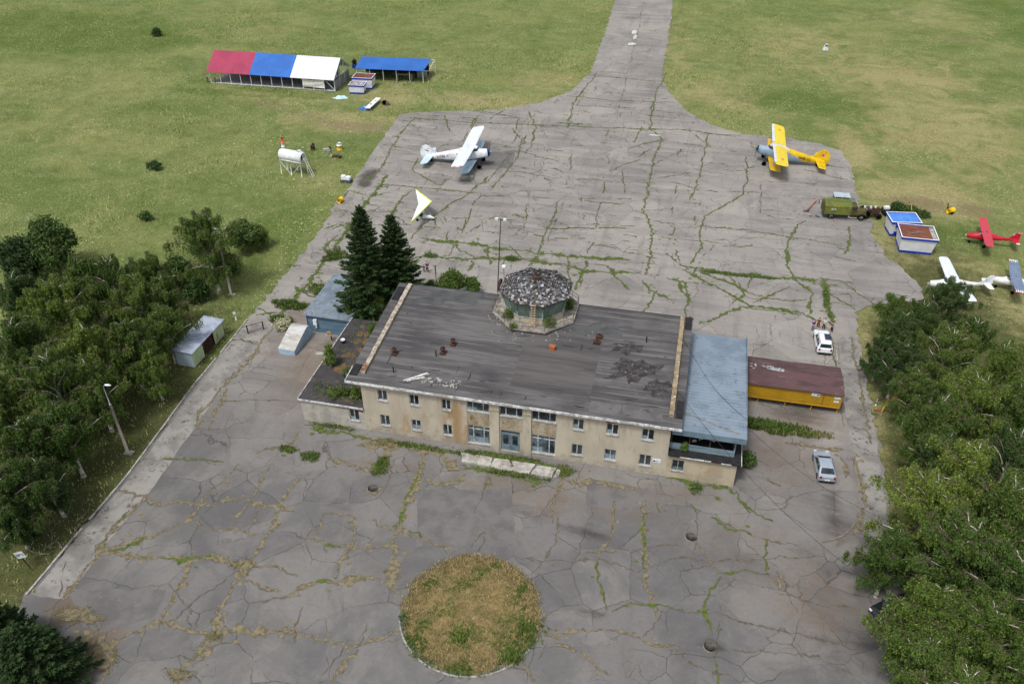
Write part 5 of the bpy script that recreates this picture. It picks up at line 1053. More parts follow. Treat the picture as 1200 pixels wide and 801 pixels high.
p=G(495,90); t=thing('storage_box','pale grey metal storage box under the right end of the blue lean-to','box',(p.x,p.y,0),R(5)); MB().box(-1,1,-.6,.6,.05,1.25).build('body',STEEL,t); MB().box(-1.05,1.05,-.65,.65,1.25,1.33).build('lid',pm('grey_lid',S(150,160,166),S(130,140,146),2,.5),t)
p=G(418,80); t=thing('machine','dark machine with a blue base at the left end of the blue lean-to','machine',(p.x,p.y,0)); MB().box(-.9,.9,-.5,.5,.1,.9).build('base',pm('deep_blue_paint',S(36,62,128)),t); MB().tube([(-.5,0,.9),(-.5,0,1.3),(-.2,0,1.9)],[.5,.6,.4],12).build('drum',DARKM,t)
KW=pm('kiosk_white',S(222,225,228),S(206,210,214),.6,.6); KB=pm('kiosk_blue',S(30,52,170),S(26,44,150),2,.5)
KR=pm('rusty_roof_sheet',S(122,74,58),S(98,62,52),.8,.8,stretch=(.5,1,1),c3=S(150,112,96),s3=2)
def kiosk(loc,rz,L,Dp,Hh,label,roofm,flare=.5,win=False,group='blue and white kiosks'):
    t=thing('kiosk',label,'kiosk',loc,rz,group); m=MB()
    m.add([(0,0,.35),(L,0,.35),(L,Dp,.35),(0,Dp,.35),(-flare*.4,-flare*.5,Hh-.3),(L+flare*.5,-flare*.5,Hh-.3),(L+flare*.5,Dp+.2,Hh-.3),(-flare*.4,Dp+.2,Hh-.3)],BF); m.build('wall',KW,t)
    m=MB(); m.box(-.03,L+.03,-.03,Dp+.03,.0,.35); m.build('skirting',KB,t)
    m=MB(); x0,x1,y0,y1=-flare*.6,L+flare*.9,-flare*.8,Dp+.35
    m.box(x0,x1,y0,y0+.08,Hh-.3,Hh+.02); m.box(x0,x1,y1-.08,y1,Hh-.3,Hh+.02); m.box(x0,x0+.08,y0+.08,y1-.08,Hh-.3,Hh+.02); m.box(x1-.08,x1,y0+.08,y1-.08,Hh-.3,Hh+.02); m.build('parapet_band',KB,t)
    m=MB(); m.box(x0-.03,x1+.03,y0-.03,y0+.1,Hh+.022,Hh+.08); m.box(x0-.03,x1+.03,y1-.1,y1+.03,Hh+.022,Hh+.08); m.box(x0-.03,x0+.1,y0+.1,y1-.1,Hh+.022,Hh+.08); m.box(x1-.1,x1+.03,y0+.1,y1-.1,Hh+.022,Hh+.08); m.build('parapet_cap',KW,t)
    m=MB(); m.box(x0+.08,x1-.08,y0+.08,y1-.08,Hh-.2,Hh-.1)
    y=y0+.3
    while y<y1-.2: m.box(x0+.1,x1-.1,y,y+.05,Hh-.1,Hh-.07); y+=.3
    m.build('roof_sheet',roofm,t)
    m=MB()
    for x in (0,L): m.add([(x-.05,-.02,.35),(x+.05,-.02,.35),(x+.05+(flare*.5 if x else -flare*.4),-.02-flare*.5,Hh-.3),(x-.05+(flare*.5 if x else -flare*.4),-.02-flare*.5,Hh-.3)],[(0,1,2,3)])
    m.build('corner_trim',KW,t)
    if win:
        for a,b in ((.12,.45),(.58,.9)): MB().box(L*a,L*b,-flare*.5-.06,-flare*.35-.02,Hh-.95,Hh-.4).build('shutter',KB,t)
        MB().box(L*.12,L*.5,-.06,-.032,.36,1.0).build('lower_panel',KB,t)
    return t
t=kiosk((31.25,116.9,0),R(.5),4.3,3.6,2.6,'white kiosk with blue bands and a rusty brown sheet roof, nearest the white aircraft',KR)
m=MB(); m.tube([(.8,1.0,2.56),(2.0,1.6,2.6),(3.2,1.9,2.58)],.07,5); m.build('loose_batten',WOODW,t); MB().box(4.0,4.6,-.2,3.6,2.51,2.56).build('debris_layer',CONC,t)
kiosk((30.5,121.7,0),R(8),3.6,2.6,2.5,'white kiosk with blue shutters and a light blue roof behind the brown-roofed kiosk',pm('light_blue_sheet',S(86,142,214),S(74,126,198),1,.5),.5,True)
g1=G(413,107); g2=G(431,108)
kiosk((g1.x-.3,g1.y+1.6,0),R(4),4.0,2.6,2.4,'taller kiosk with rusty roof sheet and blue band next to the hangar end',KR,.25)
kiosk((g1.x+.1,g1.y-1.6,0),R(6),3.0,1.8,1.9,'small white kiosk with blue base in front of the taller one by the hangar',pm('mixed_scrap',S(120,80,66),S(200,206,214),1.5,.7,c3=S(60,90,180),s3=2),.25)
# ================================================================ AIRCRAFT
def wing(mb,root,tip,cr,ct,th=.1,n=1,sweep=0):
    """root/tip: leading edge points; chord runs towards -x"""
    vs=[];pr=[(0,0),(.06,.42),(.3,.62),(.65,.42),(1,.02),(.65,-.25),(.3,-.36),(.06,-.28)]
    secs=[(0,1,1),(.86,1,1),(.95,.93,.9),(.985,.8,.7),(1,.58,.4)] if n else [(0,1,1),(1,1,1)]
    r=Vector(root);t_=Vector(tip)
    for f,cs,ts in secs:
        p=r.lerp(t_,f); c=(cr+(ct-cr)*f); cc=c*cs; off=(c-cc)*.5
        for a,z in pr: vs.append((p.x-off-a*cc,p.y,p.z+z*th*c*ts))
    k=len(secs);q=len(pr); fs=[(i*q+j,i*q+(j+1)%q,(i+1)*q+(j+1)%q,(i+1)*q+j) for i in range(k-1) for j in range(q)]+[tuple(range(q)),tuple((k-1)*q+j for j in reversed(range(q)))]
    mb.add(vs,fs,False); return mb
def fin_poly(mb,pts,th): return mb.extrude(pts,-th/2,th/2,1)
def propeller(par,c,r,nb,mat,spin,hub,ang0=.5,M=None):
    m=MB(); c=Vector(c)
    for k in range(nb):
        a=ang0+2*PI*k/nb; d=Vector((0,math.cos(a),math.sin(a))); e=Vector((0,-math.sin(a),math.cos(a))); w=.07*r
        m.add([c+d*.1*r-e*w*.7,c+d*.5*r-e*w*1.3+Vector((.03,0,0)),c+d*r-e*w*.5,c+d*r+e*w*.5,c+d*.5*r+e*w*1.3-Vector((.03,0,0)),c+d*.1*r+e*w*.7],[(0,1,2,3,4,5)])
    (m.xf(M) if M else m); o=m.build('propeller',mat,par); h=MB().loft([(c.x+spin*1.6,c.y,c.z,.02,.02),(c.x+spin,c.y,c.z,hub*.6,hub*.6),(c.x,c.y,c.z,hub,hub)],12)
    (h.xf(M) if M else h).build('spinner',mat,o); return o
def biplane(loc,rz,label,A,Bc,top,prop,reg,scheme):
    t=thing('biplane',label,'aircraft',loc,rz,'biplanes parked on the apron'); piv=Vector((-2.2,0,.4)); M=Matrix.Translation(piv)@Matrix.Rotation(R(-10.5),4,'Y')@Matrix.Translation(-piv)
    Mi=M
    fs=[(-.55,0,2.1,.62,.62),(-.75,0,2.1,.74,.74),(-1.5,0,2.1,.78,.8),(-2.1,0,2.12,.82,.95),(-2.9,0,2.25,.9,1.15),(-4.6,0,2.3,.9,1.15),(-6.5,0,2.35,.8,1.02),(-8.5,0,2.45,.55,.75),(-10.6,0,2.6,.28,.45),(-12.0,0,2.7,.1,.25)]
    m=MB().loft(fs,18,True,.8); o=m.xf(M).build('fuselage',A,t)
    if scheme=='yellow':
        # yellow rear and top of the hull, sky-blue belly and nose: a shell just proud of the hull
        m=MB(); n=18
        vs=[];fz=[]; sec=[(-3.2,.92,1.17,2.27,1.25),(-4.6,.925,1.175,2.3,.9),(-6.5,.825,1.045,2.35,.3),(-8.5,.575,.775,2.45,-.5),(-10.6,.305,.475,2.6,-1.3),(-12.0,.12,.27,2.7,-1.5)]
        for x,wd,hh,zc,a0 in sec:
            for j in range(13):
                a=a0+(PI-2*a0)*j/12; c,s=math.cos(a),math.sin(a); vs.append((x,wd*math.copysign(abs(c)**.8,c),zc+hh*math.copysign(abs(s)**.8,s)))
        fz=[(i*13+j,i*13+j+1,(i+1)*13+j+1,(i+1)*13+j) for i in range(len(sec)-1) for j in range(12)]
        m.add(vs,fz,True); m.xf(M).build('upper_hull_paint',top,t)
    else:
        m=MB()
        for s in (-1,1):
            m.add([(-.8,s*.80,1.75),(-3,s*.955,1.55),(-6.5,s*.865,1.7),(-9.5,s*.5,2.15),(-9.5,s*.5,2.05),(-6.5,s*.865,1.52),(-3,s*.955,1.36),(-.8,s*.80,1.6)],[(0,1,2,3,4,5,6,7)])
        m.xf(M).build('side_stripe',pm('dark_green_stripe',S(40,66,74),S(34,56,64),3,.5),t)
    m=MB().loft([(-1.95,0,2.85,.3,.12),(-2.25,0,3.02,.72,.38),(-2.9,0,3.15,.86,.5),(-3.5,0,3.15,.8,.42)],14,True,.8); cp=m.xf(M).build('cockpit',GLASS,t)
    m=MB().loft([(-2.15,0,3.3,.5,.12),(-2.9,0,3.48,.78,.25),(-4.2,0,3.45,.8,.22),(-5.6,0,3.3,.5,.15)],12); m.xf(M).build('cockpit_roof',(top if scheme!='yellow' else pm('canvas_cover',S(206,200,192),S(180,174,166),3,.9)),t)
    m=MB(); m.wheel((-.6,0,2.1),.7,.3,'x',18); m.xf(M).build('cowl_ring',Bc,t)
    mm=MB(); mm.wheel((-.5,0,2.1),.55,.34,'x',14); mm.xf(M).build('engine',DARKM,t)
    for s,nm in ((1,'a'),(-1,'b')):
        m=wing(MB(),(-2.55,0*s,3.5),(-2.55,s*9.1,3.8),2.45,2.35,.09); o=m.xf(M).build('upper_wing',WINGW if scheme!='yellow' else WINGY,t)
        if scheme=='yellow': MB().add([(-2.52,s*.9,3.62),(-2.52,s*8.6,3.87),(-2.9,s*8.6,4.03),(-2.9,s*.9,3.78)],[(0,1,2,3)]).xf(M).build('slat',pm('pale_slat',S(196,206,222),S(180,192,210),2,.5),o)
        else: MB().add([(-2.7,s*9.11,3.84),(-4.7,s*9.11,3.84),(-4.6,s*8.9,3.87),(-3.0,s*8.95,3.9)],[(0,1,2,3)]).xf(M).build('red_tip',pm('red_paint',S(176,40,52),S(160,34,46),2,.5),o)
        m=wing(MB(),(-2.5,s*.7,1.35),(-2.5,s*7.1,1.75),2.0,1.95,.09); lo=m.xf(M).build('lower_wing',(Bc if scheme!='yellow' else pm('yellow_paint',S(208,170,30),S(186,150,26),1,.5)),t)
        m=MB(); 
        for x in (-3.0,-4.1): m.tube([(x,s*4.9,1.6),(x,s*5.3,3.6)],.05,6)
        m.tube([(-3.0,s*4.9,1.6),(-4.1,s*5.3,3.6)],.03,4); m.tube([(-3.2,s*1,3.4),(-3.2,s*4.9,1.65)],.02,4); m.tube([(-3.2,s*.85,1.5),(-3.2,s*5.2,3.55)],.02,4)
        m.xf(M).build('wing_strut',Bc,t)
        m=wing(MB(),(-10.4,s*.1,2.75),(-10.75,s*3.5,2.8),1.75,1.35,.08); m.xf(M).build('tailplane',(top if scheme=='yellow' else Bc),t)
        m=MB(); m.tube([(-10.9,s*2.0,2.75),(-10.9,s*.1,2.4)],.03,4); m.xf(M).build('tail_strut',DARKM,t)
        m=MB(); m.tube([(-2.0,s*.6,1.4),(-2.1,s*1.65,.42)],.09,6); m.tube([(-3.2,s*.6,1.3),(-2.1,s*1.65,.42)],.06,6); g_l=m.xf(M).build('main_gear',DARKM,t); MB().wheel((-2.1,s*1.75,.4),.4,.24,'y',16).build('tyre',RUBBER,g_l)
    m=fin_poly(MB(),[(-9.0,2.75),(-9.9,3.4),(-10.7,4.5),(-11.4,4.85),(-12.1,4.7),(-12.6,4.0),(-12.75,3.1),(-12.5,2.3),(-11.9,2.35)],.14); fn=m.xf(M).build('fin',top if scheme=='yellow' else A,t)
    if scheme=='yellow':
        for s in (-1,1):
            for rr2,mt in ((.36,pm('pink_ring',S(222,140,120),S(212,130,110),3,.5)),(.22,pm('star_red',S(120,30,40),S(110,26,34),3,.5))):
                y=s*(.075+.003*(1 if rr2>.3 else 2)); pts=[(-11.4+rr2*(1 if i%2==0 or rr2>.3 else .45)*math.sin(i*PI/5),y,3.85+rr2*(1 if i%2==0 or rr2>.3 else .45)*math.cos(i*PI/5)) for i in range(10)]
                MB().add(pts,[tuple(range(10)) if s<0 else tuple(reversed(range(10)))]).xf(M).build('tail_roundel',mt,fn)
        for s in (-1,1):
            pts=[(-3.9+.3*(1 if i%2==0 else .45)*math.sin(i*PI/5),s*6.6+.3*(1 if i%2==0 else .45)*math.cos(i*PI/5),3.98) for i in range(10)]; MB().add(pts,[tuple(range(10))]).xf(M).build('wing_star',pm('faded_red',S(206,120,100),S(196,110,90),3,.5),t)
    else:
        MB().add([(-11.0,-.078,3.7),(-11.5,-.078,3.95),(-11.9,-.078,4.05),(-11.6,-.078,3.8),(-11.2,-.078,3.55)],[(0,1,2,3,4)]).xf(M).build('tail_emblem',pm('grey_mark',S(96,100,110),S(86,90,100),3,.5),fn)
    m=MB(); m.tube([(-10.6,0,2.4),(-11.0,0,1.95)],.05,5); tw=m.xf(M).build('tail_gear',DARKM,t); wp=M@Vector((-11.0,0,1.9)); MB().wheel((wp.x,0,.22),.22,.14,'y',12).build('tyre',RUBBER,tw)
    m=MB()
    for x in (-5.0,-5.9,-6.8,-7.7): m.wheel((x,0,2.75),.16,1.5-.26*(abs(x)-5)*1.2+.36 if x>-9 else .6,'y',12)
    m.xf(M).build('cabin_window',GLASS,t)
    propeller(t,(-.3,0,2.1),1.75,4,prop,.18,.2,.6,M)
    for s in (-1,1):
        MM=M@frameM((-8.6,s*.62,2.62),(s*-1*-1 if False else -s*-1,0,0),(0,0,1)) if False else M@frameM((-8.4,s*.66,2.6),(-s*-1.0,0,0),(0,0,1))
        text_part(reg,.62,pm('black_letters',S(30,32,36),S(24,26,30),3,.6),MM,t,'registration',.01)
    return t
WINGW=ribbed('ribbed_white_wing',S(214,220,226),S(176,184,192),.9); WINGY=ribbed('ribbed_yellow_wing',S(226,202,60),S(190,164,44),.9); WINGR=ribbed('ribbed_red_wing',S(190,66,80),S(158,46,60),1.1)
WH=pm('aircraft_white',S(226,229,232),S(200,204,208),.8,.4,c3=S(172,176,178),s3=1.4); SKY=pm('aircraft_pale_blue',S(188,212,228),S(172,198,216),1,.4); GB=pm('aircraft_grey_blue',S(138,158,178),S(122,142,164),1,.45); YW=pm('aircraft_yellow',S(222,188,28),S(198,162,24),.9,.45,c3=S(160,132,40),s3=1.6)
NB=pm('navy_prop',S(44,84,160),S(36,68,140),3,.4)
biplane((-34.22,133.42,0),.0509,'white and pale blue biplane with a blue propeller parked on the left of the apron',WH,SKY,WH,NB,'RA 28714','white')
biplane((10.2,145.42,0),3.1487,'yellow and grey-blue biplane with red stars parked at the right edge of the apron',GB,GB,YW,pm('dark_prop',S(50,64,90),S(40,50,76),3,.4),'RF 00460','yellow')
def lightplane(nose,tail,label,body,wingm,L,span,ch,tips=None,kind='high',belly=None,tipmat=None,halfonly=None,fing=None):
    d=(nose-tail); a=math.atan2(d.y,d.x); c=nose
    t=thing('light_aircraft',label,'aircraft',(c.x,c.y,0),a,'light aircraft parked on the grass'); k=L/7.5
    fs=[(-.15,0,1.2,.2,.2),(-.3,0,1.22,.38,.36),(-1.3,0,1.25,.48,.45),(-1.9,0,1.35,.55,.6),(-2.6,0,1.42,.56,.68),(-3.5,0,1.4,.48,.55),(-5,0,1.35,.25,.3),(-6.6,0,1.4,.12,.2),(-7.4,0,1.45,.05,.14)]
    fs=[(x*k,y,z,w_,h_) for x,y,z,w_,h_ in fs]; MB().loft(fs,14,True,.85).build('fuselage',body,t)
    MB().loft([(-1.55*k,0,1.6,.3,.12),(-2.0*k,0,1.8,.52,.32),(-2.8*k,0,1.85,.54,.3),(-3.4*k,0,1.75,.35,.2)],12,True,.85).build('canopy',GLASS,t)
    zt=2.05 if kind=='high' else 1.15
    for s in (-1,1):
        o=wing(MB(),(-1.95*k,s*.0,zt),(-2.05*k-(.0 if tips is None else tips),s*span/2,zt+.12),ch,ch*.82,.11).build('wing',wingm,t)
        if tipmat: 
            m=MB(); zz=zt+.12+ch*.07
            for q in range(5): x0=-2.1*k-.12-q*ch*.15; m.add([(x0,s*(span/2-.02),zz+.012),(x0-ch*.14,s*(span/2-.02),zz+.012),(x0-ch*.07,s*(span/2-.75-.2*(q%2)),zz+.014)],[(0,1,2)])
            m.build('tip_pattern',tipmat,o)
            wing(MB(),(-2.05*k+.04,s*(span/2-.16),zt+.13),(-2.05*k+.02,s*(span/2+.03),zt+.135),ch*.86,ch*.84,.13).build('red_tip',pm('red_paint',S(176,40,52)),o)
        m=MB(); m.tube([(-2.4*k,s*.5,1.0),(-2.4*k,s*span*.25,zt+.02)],.03,5); m.build('wing_strut',body,t)
        wing(MB(),(-6.5*k,s*.05,1.5),(-6.75*k,s*1.45,1.5),.95,.7,.08).build('tailplane',(body if fing is None else wingm),t)
        m=MB(); m.tube([(-2.7*k,s*.4,.95),(-2.8*k,s*1.05,.3)],.045,5); gl=m.build('main_gear',STEEL,t); MB().wheel((-2.8*k,s*1.1,.24),.24,.14,'y',14).build('tyre',RUBBER,gl)
    m=fin_poly(MB(),[(-5.9*k,1.55),(-6.6*k,2.1),(-7.0*k,2.75),(-7.5*k,2.8),(-7.55*k,1.5)],.09); m.build('fin',body,t)
    m=MB(); m.tube([(-.8*k,0,.95),(-.75*k,0,.28)],.04,5); ng=m.build('nose_gear',STEEL,t); MB().wheel((-.75*k,0,.2),.2,.12,'y',12).build('tyre',RUBBER,ng)
    propeller(t,(-.08,0,1.2),.9,2,(DARKM if tipmat or kind=='low' else WTRIM),.14,.13,1.2)
    return t
RED=pm('aircraft_red',S(184,34,52),S(166,28,44),1,.4); PINKR=pm('faded_red_wing',S(206,72,88),S(190,60,76),1,.45)
V2=lambda u,v,z: G(u,v,z).xy
t=lightplane(V2(1132,275,1.2),V2(1184,280,1.5),'small bright red high-wing aircraft with white tail tips on the grass at the right',RED,WINGR,7.0,9.4,1.35)
m=MB(); m.add([(-1.0,-.50,1.0),(-3.2,-.52,.98),(-5,-.28,1.15),(-5,-.28,1.05),(-3.2,-.5,.82),(-1,-.48,.88)],[(0,1,2,3,4,5)]); m.build('white_stripe',WHITE,t); MB().box(-6.95,-6.5,-1.5,-1.3,1.5,1.62).box(-6.95,-6.5,1.3,1.5,1.5,1.62).box(-7.1,-6.55,-.06,.06,2.58,2.66).build('white_tips',WHITE,t)
lightplane(V2(1088,331,1.3),V2(1152,332,1.5),'white high-wing aircraft partly hidden behind the birch at the top of the right grove',WH,WINGW,8.2,11.4,1.7,tips=.6)
t=lightplane(V2(1163,326,1.3),V2(1222,334,1.5),'grey-winged aircraft with red and white wing tips at the right picture edge',WH,pm('slate_blue_wing',S(116,130,152),S(102,116,140),1,.45),7.2,9.0,1.5,tips=.25,tipmat=WHITE,fing=1)
# hang-glider trike
tp=[G(505.8,236.8,2.3),G(487,222.5,2.6),G(481.4,261.5,1.7),G(490.5,239.5,2.5)]; c=tp[0]
t=thing('hang_glider_trike','white delta wing with a yellow leading edge on a motor trike near the spruces','ultralight',(c.x,c.y,0),0)
L=[q-Vector((c.x,c.y,0)) for q in tp]; up=Vector((0,0,.07))
m=MB(); top=[L[0]+up,L[1]+up,L[3]+up*2,L[2]+up]; bot=[q-up for q in (L[0],L[1],L[3],L[2])]
m.add(top+bot,[(0,1,2),(0,2,3),(4,6,5),(4,7,6),(0,4,5,1),(1,5,6,2),(2,6,7,3),(3,7,4,0)]); sail=m.build('sail',pm('sailcloth',S(232,234,236),S(214,218,222),1,.6),t)
m=MB(); m.tube([L[1]+up,L[0]+up*1.2,L[2]+up],.09,6); m.build('leading_edge',pm('lime_yellow',S(214,236,40),S(200,222,36),2,.5),sail)
m=MB(); q=L[0]*.55+L[3]*.45; q.z=0; b=Vector((q.x-.1,q.y-.9,0))
m.tube([(b.x-.2,b.y,.45),(b.x+.9,b.y+.1,.5),(b.x+1.6,b.y+.1,.35)],[.3,.32,.12],10); m.build('pod',WH,t)
m=MB(); m.tube([(b.x-.1,b.y,.5),(q.x,q.y,2.3)],.05,5); m.tube([(b.x-.9,b.y-.7,.25),(b.x,b.y,.5),(b.x-.6,b.y+.8,.25)],.04,5); m.tube([(b.x+1.3,b.y,.4),(q.x,q.y,2.3)],.035,5); m.build('frame',STEEL,t)
m=MB(); m.box(b.x-.75,b.x-.25,b.y-.25,b.y+.25,.5,1.0); m.build('engine',DARKM,t)
for w_ in ((b.x-.9,b.y-.75,.24),(b.x-.6,b.y+.85,.24),(b.x+1.4,b.y+.05,.2)): MB().wheel(w_,.22,.12,'y',12).build('wheel',RUBBER,t)
p=G(548,209); t=thing('concrete_block','grey concrete tie-down block on the apron below the white biplane','block',(p.x,p.y,0),R(-3)); MB().box(-1.0,1.0,-.35,.35,0,.5).build('block',CONC,t); MB().tube([(-.4,0,.5),(-.3,0,.62),(.3,0,.62),(.4,0,.5)],.03,5).build('lifting_eye',DARKM,t)
# ================================================================ VEHICLES
def car(rear,front,label,paint,L,W,Ht,kind='wagon',extra=None):
    d=(front-rear).normalized(); a=math.atan2(d.y,d.x); c=rear
    t=thing('car',label,'car',(c.x,c.y,0),a)
    if kind=='wagon': prof=[(0,.45),(.02,.95),(.12,1.02),(.32,Ht-.03),(.6,Ht),(2.4,Ht-.02),(3.25,1.02),(L-.35,.88),(L-.05,.7),(L,.42),(L-.05,.28),(.05,.28)]
    else: prof=[(0,.45),(.02,.95),(.3,1.03),(1.0,Ht-.06),(1.5,Ht),(2.3,Ht-.02),(3.15,.98),(L-.35,.84),(L-.05,.66),(L,.4),(L-.05,.28),(.05,.28)]
    n=len(prof); m=MB(); vs=[]
    def hw(z): return W/2*(1 if z<.95 else 1-.26*(z-.95)/(Ht-.95))
    for fy in (-1,-.82,.82,1):
        for x,z in prof:
            k=abs(fy); zz=z-(0 if k<1 else (.035 if z>Ht-.1 else .02)); xx=x+(0 if k<1 else (.1 if x<L*.5 and x<.4 else (-.14 if x>L-.4 else 0))); vs.append((xx,math.copysign(hw(z),fy)*(k if k<1 else 1),zz))
    fs=[(r*n+i,r*n+(i+1)%n,(r+1)*n+(i+1)%n,(r+1)*n+i) for r in range(3) for i in range(n)]
    fs=[tuple(reversed(f)) for f in fs]+[tuple(range(n)),tuple(3*n+i for i in reversed(range(n)))]
    m.add(vs,fs); body=m.build('body',paint,t)
    bm=body.modifiers.new('b','BEVEL'); bm.width=.05; bm.segments=2; bm.limit_method='ANGLE'; bm.angle_limit=R(25)
    def gl(name,pts): MB().add(pts,[tuple(range(len(pts)))]).build(name,GLASS,t)
    def P_(i,f): return (prof[i][0],f*hw(prof[i][1]),prof[i][1])
    # windscreen and rear window follow the body's slopes, 8 mm proud
    for nm,i,j in (('windscreen',5,6),('rear_window',2,3)):
        A=Vector((prof[i][0],0,prof[i][1]));B=Vector((prof[j][0],0,prof[j][1])); nn=Vector((-(B-A).z,0,(B-A).x)).normalized(); nn=nn if nn.z>0 else -nn
        a1=A.lerp(B,.1)+nn*.014; b1=A.lerp(B,.9)+nn*.014; gl(nm,[(a1.x,-hw(a1.z)*.84,a1.z),(a1.x,hw(a1.z)*.84,a1.z),(b1.x,hw(b1.z)*.86,b1.z),(b1.x,-hw(b1.z)*.86,b1.z)])
    x_r,x_f=(.42,2.5) if kind=='wagon' else (.95,2.4)
    for s in (-1,1):
        cuts=[(x_r,1.0),(1.15,1.95),(2.05,3.0)] if kind=='wagon' else [(.75,1.55),(1.65,3.0)]
        for a_,b_ in cuts:
            z0,z1=1.0,Ht-.14; bt=min(b_,2.45) if b_>2.6 else b_; at=a_+(.28 if a_<.8 and kind=='wagon' else .35 if a_<.8 else 0); at=min(at,bt-.2)
            f=lambda x,z:(x,s*(hw(z)+.012),z); gl('side_window',[f(a_+.02,z0),f(b_-.02,z0),f(bt-.02,z1),f(at+.02,z1)])
        for x in (.78,L-.85):
            w_=MB().wheel((x,s*(W/2-.1),.32),.32,.22,'y',16).build('wheel',RUBBER,t); MB().wheel((x,s*(W/2+.005),.32),.19,.03,'y',12).build('rim',STEEL,w_)
        MB().box(L-.16,L-.03,s*.62-.14,s*.62+.14,.58,.72).build('headlight',pm('lamp_glass',S(220,224,228),S(200,206,212),3,.2),t)
        MB().box(-.012,.05,s*.68-.1,s*.68+.1,.72,.98).build('tail_lamp',pm('tail_red',S(150,24,28),S(130,20,24),3,.3),t)
        MB().box(2.85,3.0,s*(W/2+.02)-.06,s*(W/2+.02)+.06,.98,1.12).build('mirror',paint,t)
    MB().box(-.03,.0,-.26,.26,.5,.62).build('number_plate',WHITE,t)
    MB().box(-.04,.1,-W/2+.12,W/2-.12,.3,.42).build('bumper',DARKM,t)
    if extra=='box': MB().box(1.1,2.35,-.72,.05,Ht+.02,Ht+.07).build('roof_window',pm('black_glass',S(52,60,76),S(40,46,60),2,.15,0,.6),t); MB().box(.3,2.6,.66,.7,Ht+.0,Ht+.06).box(.3,2.6,-.7,-.66,Ht+.0,Ht+.06).build('roof_rail',STEEL,t)
    return t
CWH=pm('car_white',S(222,226,232),S(212,216,222),1,.25,0,.5); CSI=pm('car_silver',S(170,182,194),S(158,170,182),1,.28,.35,.5)
rr0=G(965.5,416.5); ff=G(959.5,386); car(rr0.xy,ff.xy,'white estate car with a dark glass roof parked behind the yellow wagon',CWH,4.5,1.8,1.6,'wagon','box')
rr0=G(968,567); ff=G(960,531); car(rr0.xy,ff.xy,'silver hatchback parked alone right of the terminal',CSI,4.25,1.74,1.46,'hatch')
e0=G(1019,716,.5); e1=G(1030,729,.5); mid=(e0+e1)/2; dd=(e1-e0).xy.normalized(); fw=Vector((dd.y,-dd.x)); fw=fw if fw.x<0 else -fw
front=mid.xy; rear=front-fw*4.4; car(rear,front,'dark car with its nose sticking out from under the birches at lower right',pm('car_black',S(28,32,40),S(22,26,32),1,.25,0,.5),4.4,1.75,1.45,'hatch')
# truck
a=G(962,256).xy; b=G(1014,259).xy; d=(b-a).normalized(); t=thing('army_truck','old olive green box-bodied truck at the right edge of the apron','truck',(a.x,a.y+1.1,0),math.atan2(d.y,d.x))
OL=pm('olive_paint',S(104,112,48),S(84,92,42),1,.6,c3=S(122,116,58),s3=2); OLD=pm('dark_olive',S(84,80,42),S(64,62,36),1,.7,c3=S(110,96,60),s3=2)
m=MB(); y0,y1=-1.15,1.15; m.extrude([(y0,.85),(y0,2.2),(y0+.25,2.65),(y1-.25,2.65),(y1,2.2),(y1,.85)],.15,4.15,0); bx=m.build('box_body',OL,t)
MB().box(.0,.148,-1.05,1.05,.9,2.35).build('rear_hatch',OLD,bx)
text_part('БУЗ',.42,WHITE,frameM((1.5,-1.153,1.7),(1,0,0),(0,0,1)),bx,'lettering',.006)
m=MB(); m.box(4.2,5.3,-1.0,1.0,.85,1.5); m.box(4.25,5.1,-.9,.9,1.5,2.2); cb=m.build('cab',OLD,t); MB().box(5.101,5.12,-.8,.8,1.6,2.1).box(4.4,4.95,-.92,-.901,1.6,2.1).build('window',GLASS,cb)
m=MB(); m.extrude([(-.55,.8),(-.6,1.35),(-.3,1.55),(.3,1.55),(.6,1.35),(.55,.8)],5.3,6.6,0); m.build('bonnet',OLD,t)
for s in (-1,1):
    m=MB(); m.extrude([(5.1,.8),(5.3,1.15),(5.9,1.25),(6.4,1.1),(6.7,.75),(6.5,.8),(6.2,1.0),(5.7,1.05),(5.4,.9)],s*.62,s*1.05,1); m.build('fender',OLD,t)
m=MB(); m.box(.2,6.6,-.45,-.35,.6,.85); m.box(.2,6.6,.35,.45,.6,.85); m.build('chassis',DARKM,t)
for x in (1.35,5.9):
    for s in (-1,1): w_=MB().wheel((x,s*.95,.45),.45,.28,'y',16).build('wheel',RUBBER,t); MB().wheel((x,s*1.1,.45),.22,.03,'y',12).build('rim',WHITE,w_); 
m=MB(); m.box(3.9,5.2,-1.13,-1.1,.45,.5); m.box(3.9,3.95,-1.13,-1.1,.5,.8); m.build('step',WHITE,t)
m=MB(); m.box(-.9,-.1,-.8,0,.25,.3,ry=.35); m.build('tail_ramp',STEEL,t)
p=G(985,244); t=thing('off_road_car','grey off-road car with a light roof half hidden behind the olive truck','car',(p.x-1.6,p.y+.6,0),R(3))
m=MB(); m.box(0,3.7,-.85,.85,.55,1.25); m.build('body',pm('grey_green_paint',S(108,118,112),S(92,102,98),1,.5),t); m=MB(); m.box(.3,2.6,-.8,.8,1.25,1.95); m.build('cabin',GLASS,t); m=MB(); m.box(.22,2.68,-.84,.84,1.95,2.04); 
for x in (.3,1.4,2.5): m.box(x,x+.1,-.83,-.8,1.25,1.95); m.box(x,x+.1,.8,.83,1.25,1.95)
m.build('roof',pm('pale_roof',S(172,186,194),S(152,166,176),1,.5),t)
for x in (.7,3.0):
    for s in (-1,1): MB().wheel((x,s*.75,.36),.36,.2,'y',14).build('wheel',RUBBER,t)
p=G(951,240); q=G(944,247); 
def bar(name,label,cat,pts,r,mat,loc,partn='bar',extra=None):
    t=thing(name,label,cat,loc); MB().tube(pts,r,6).build(partn,mat,t); return t
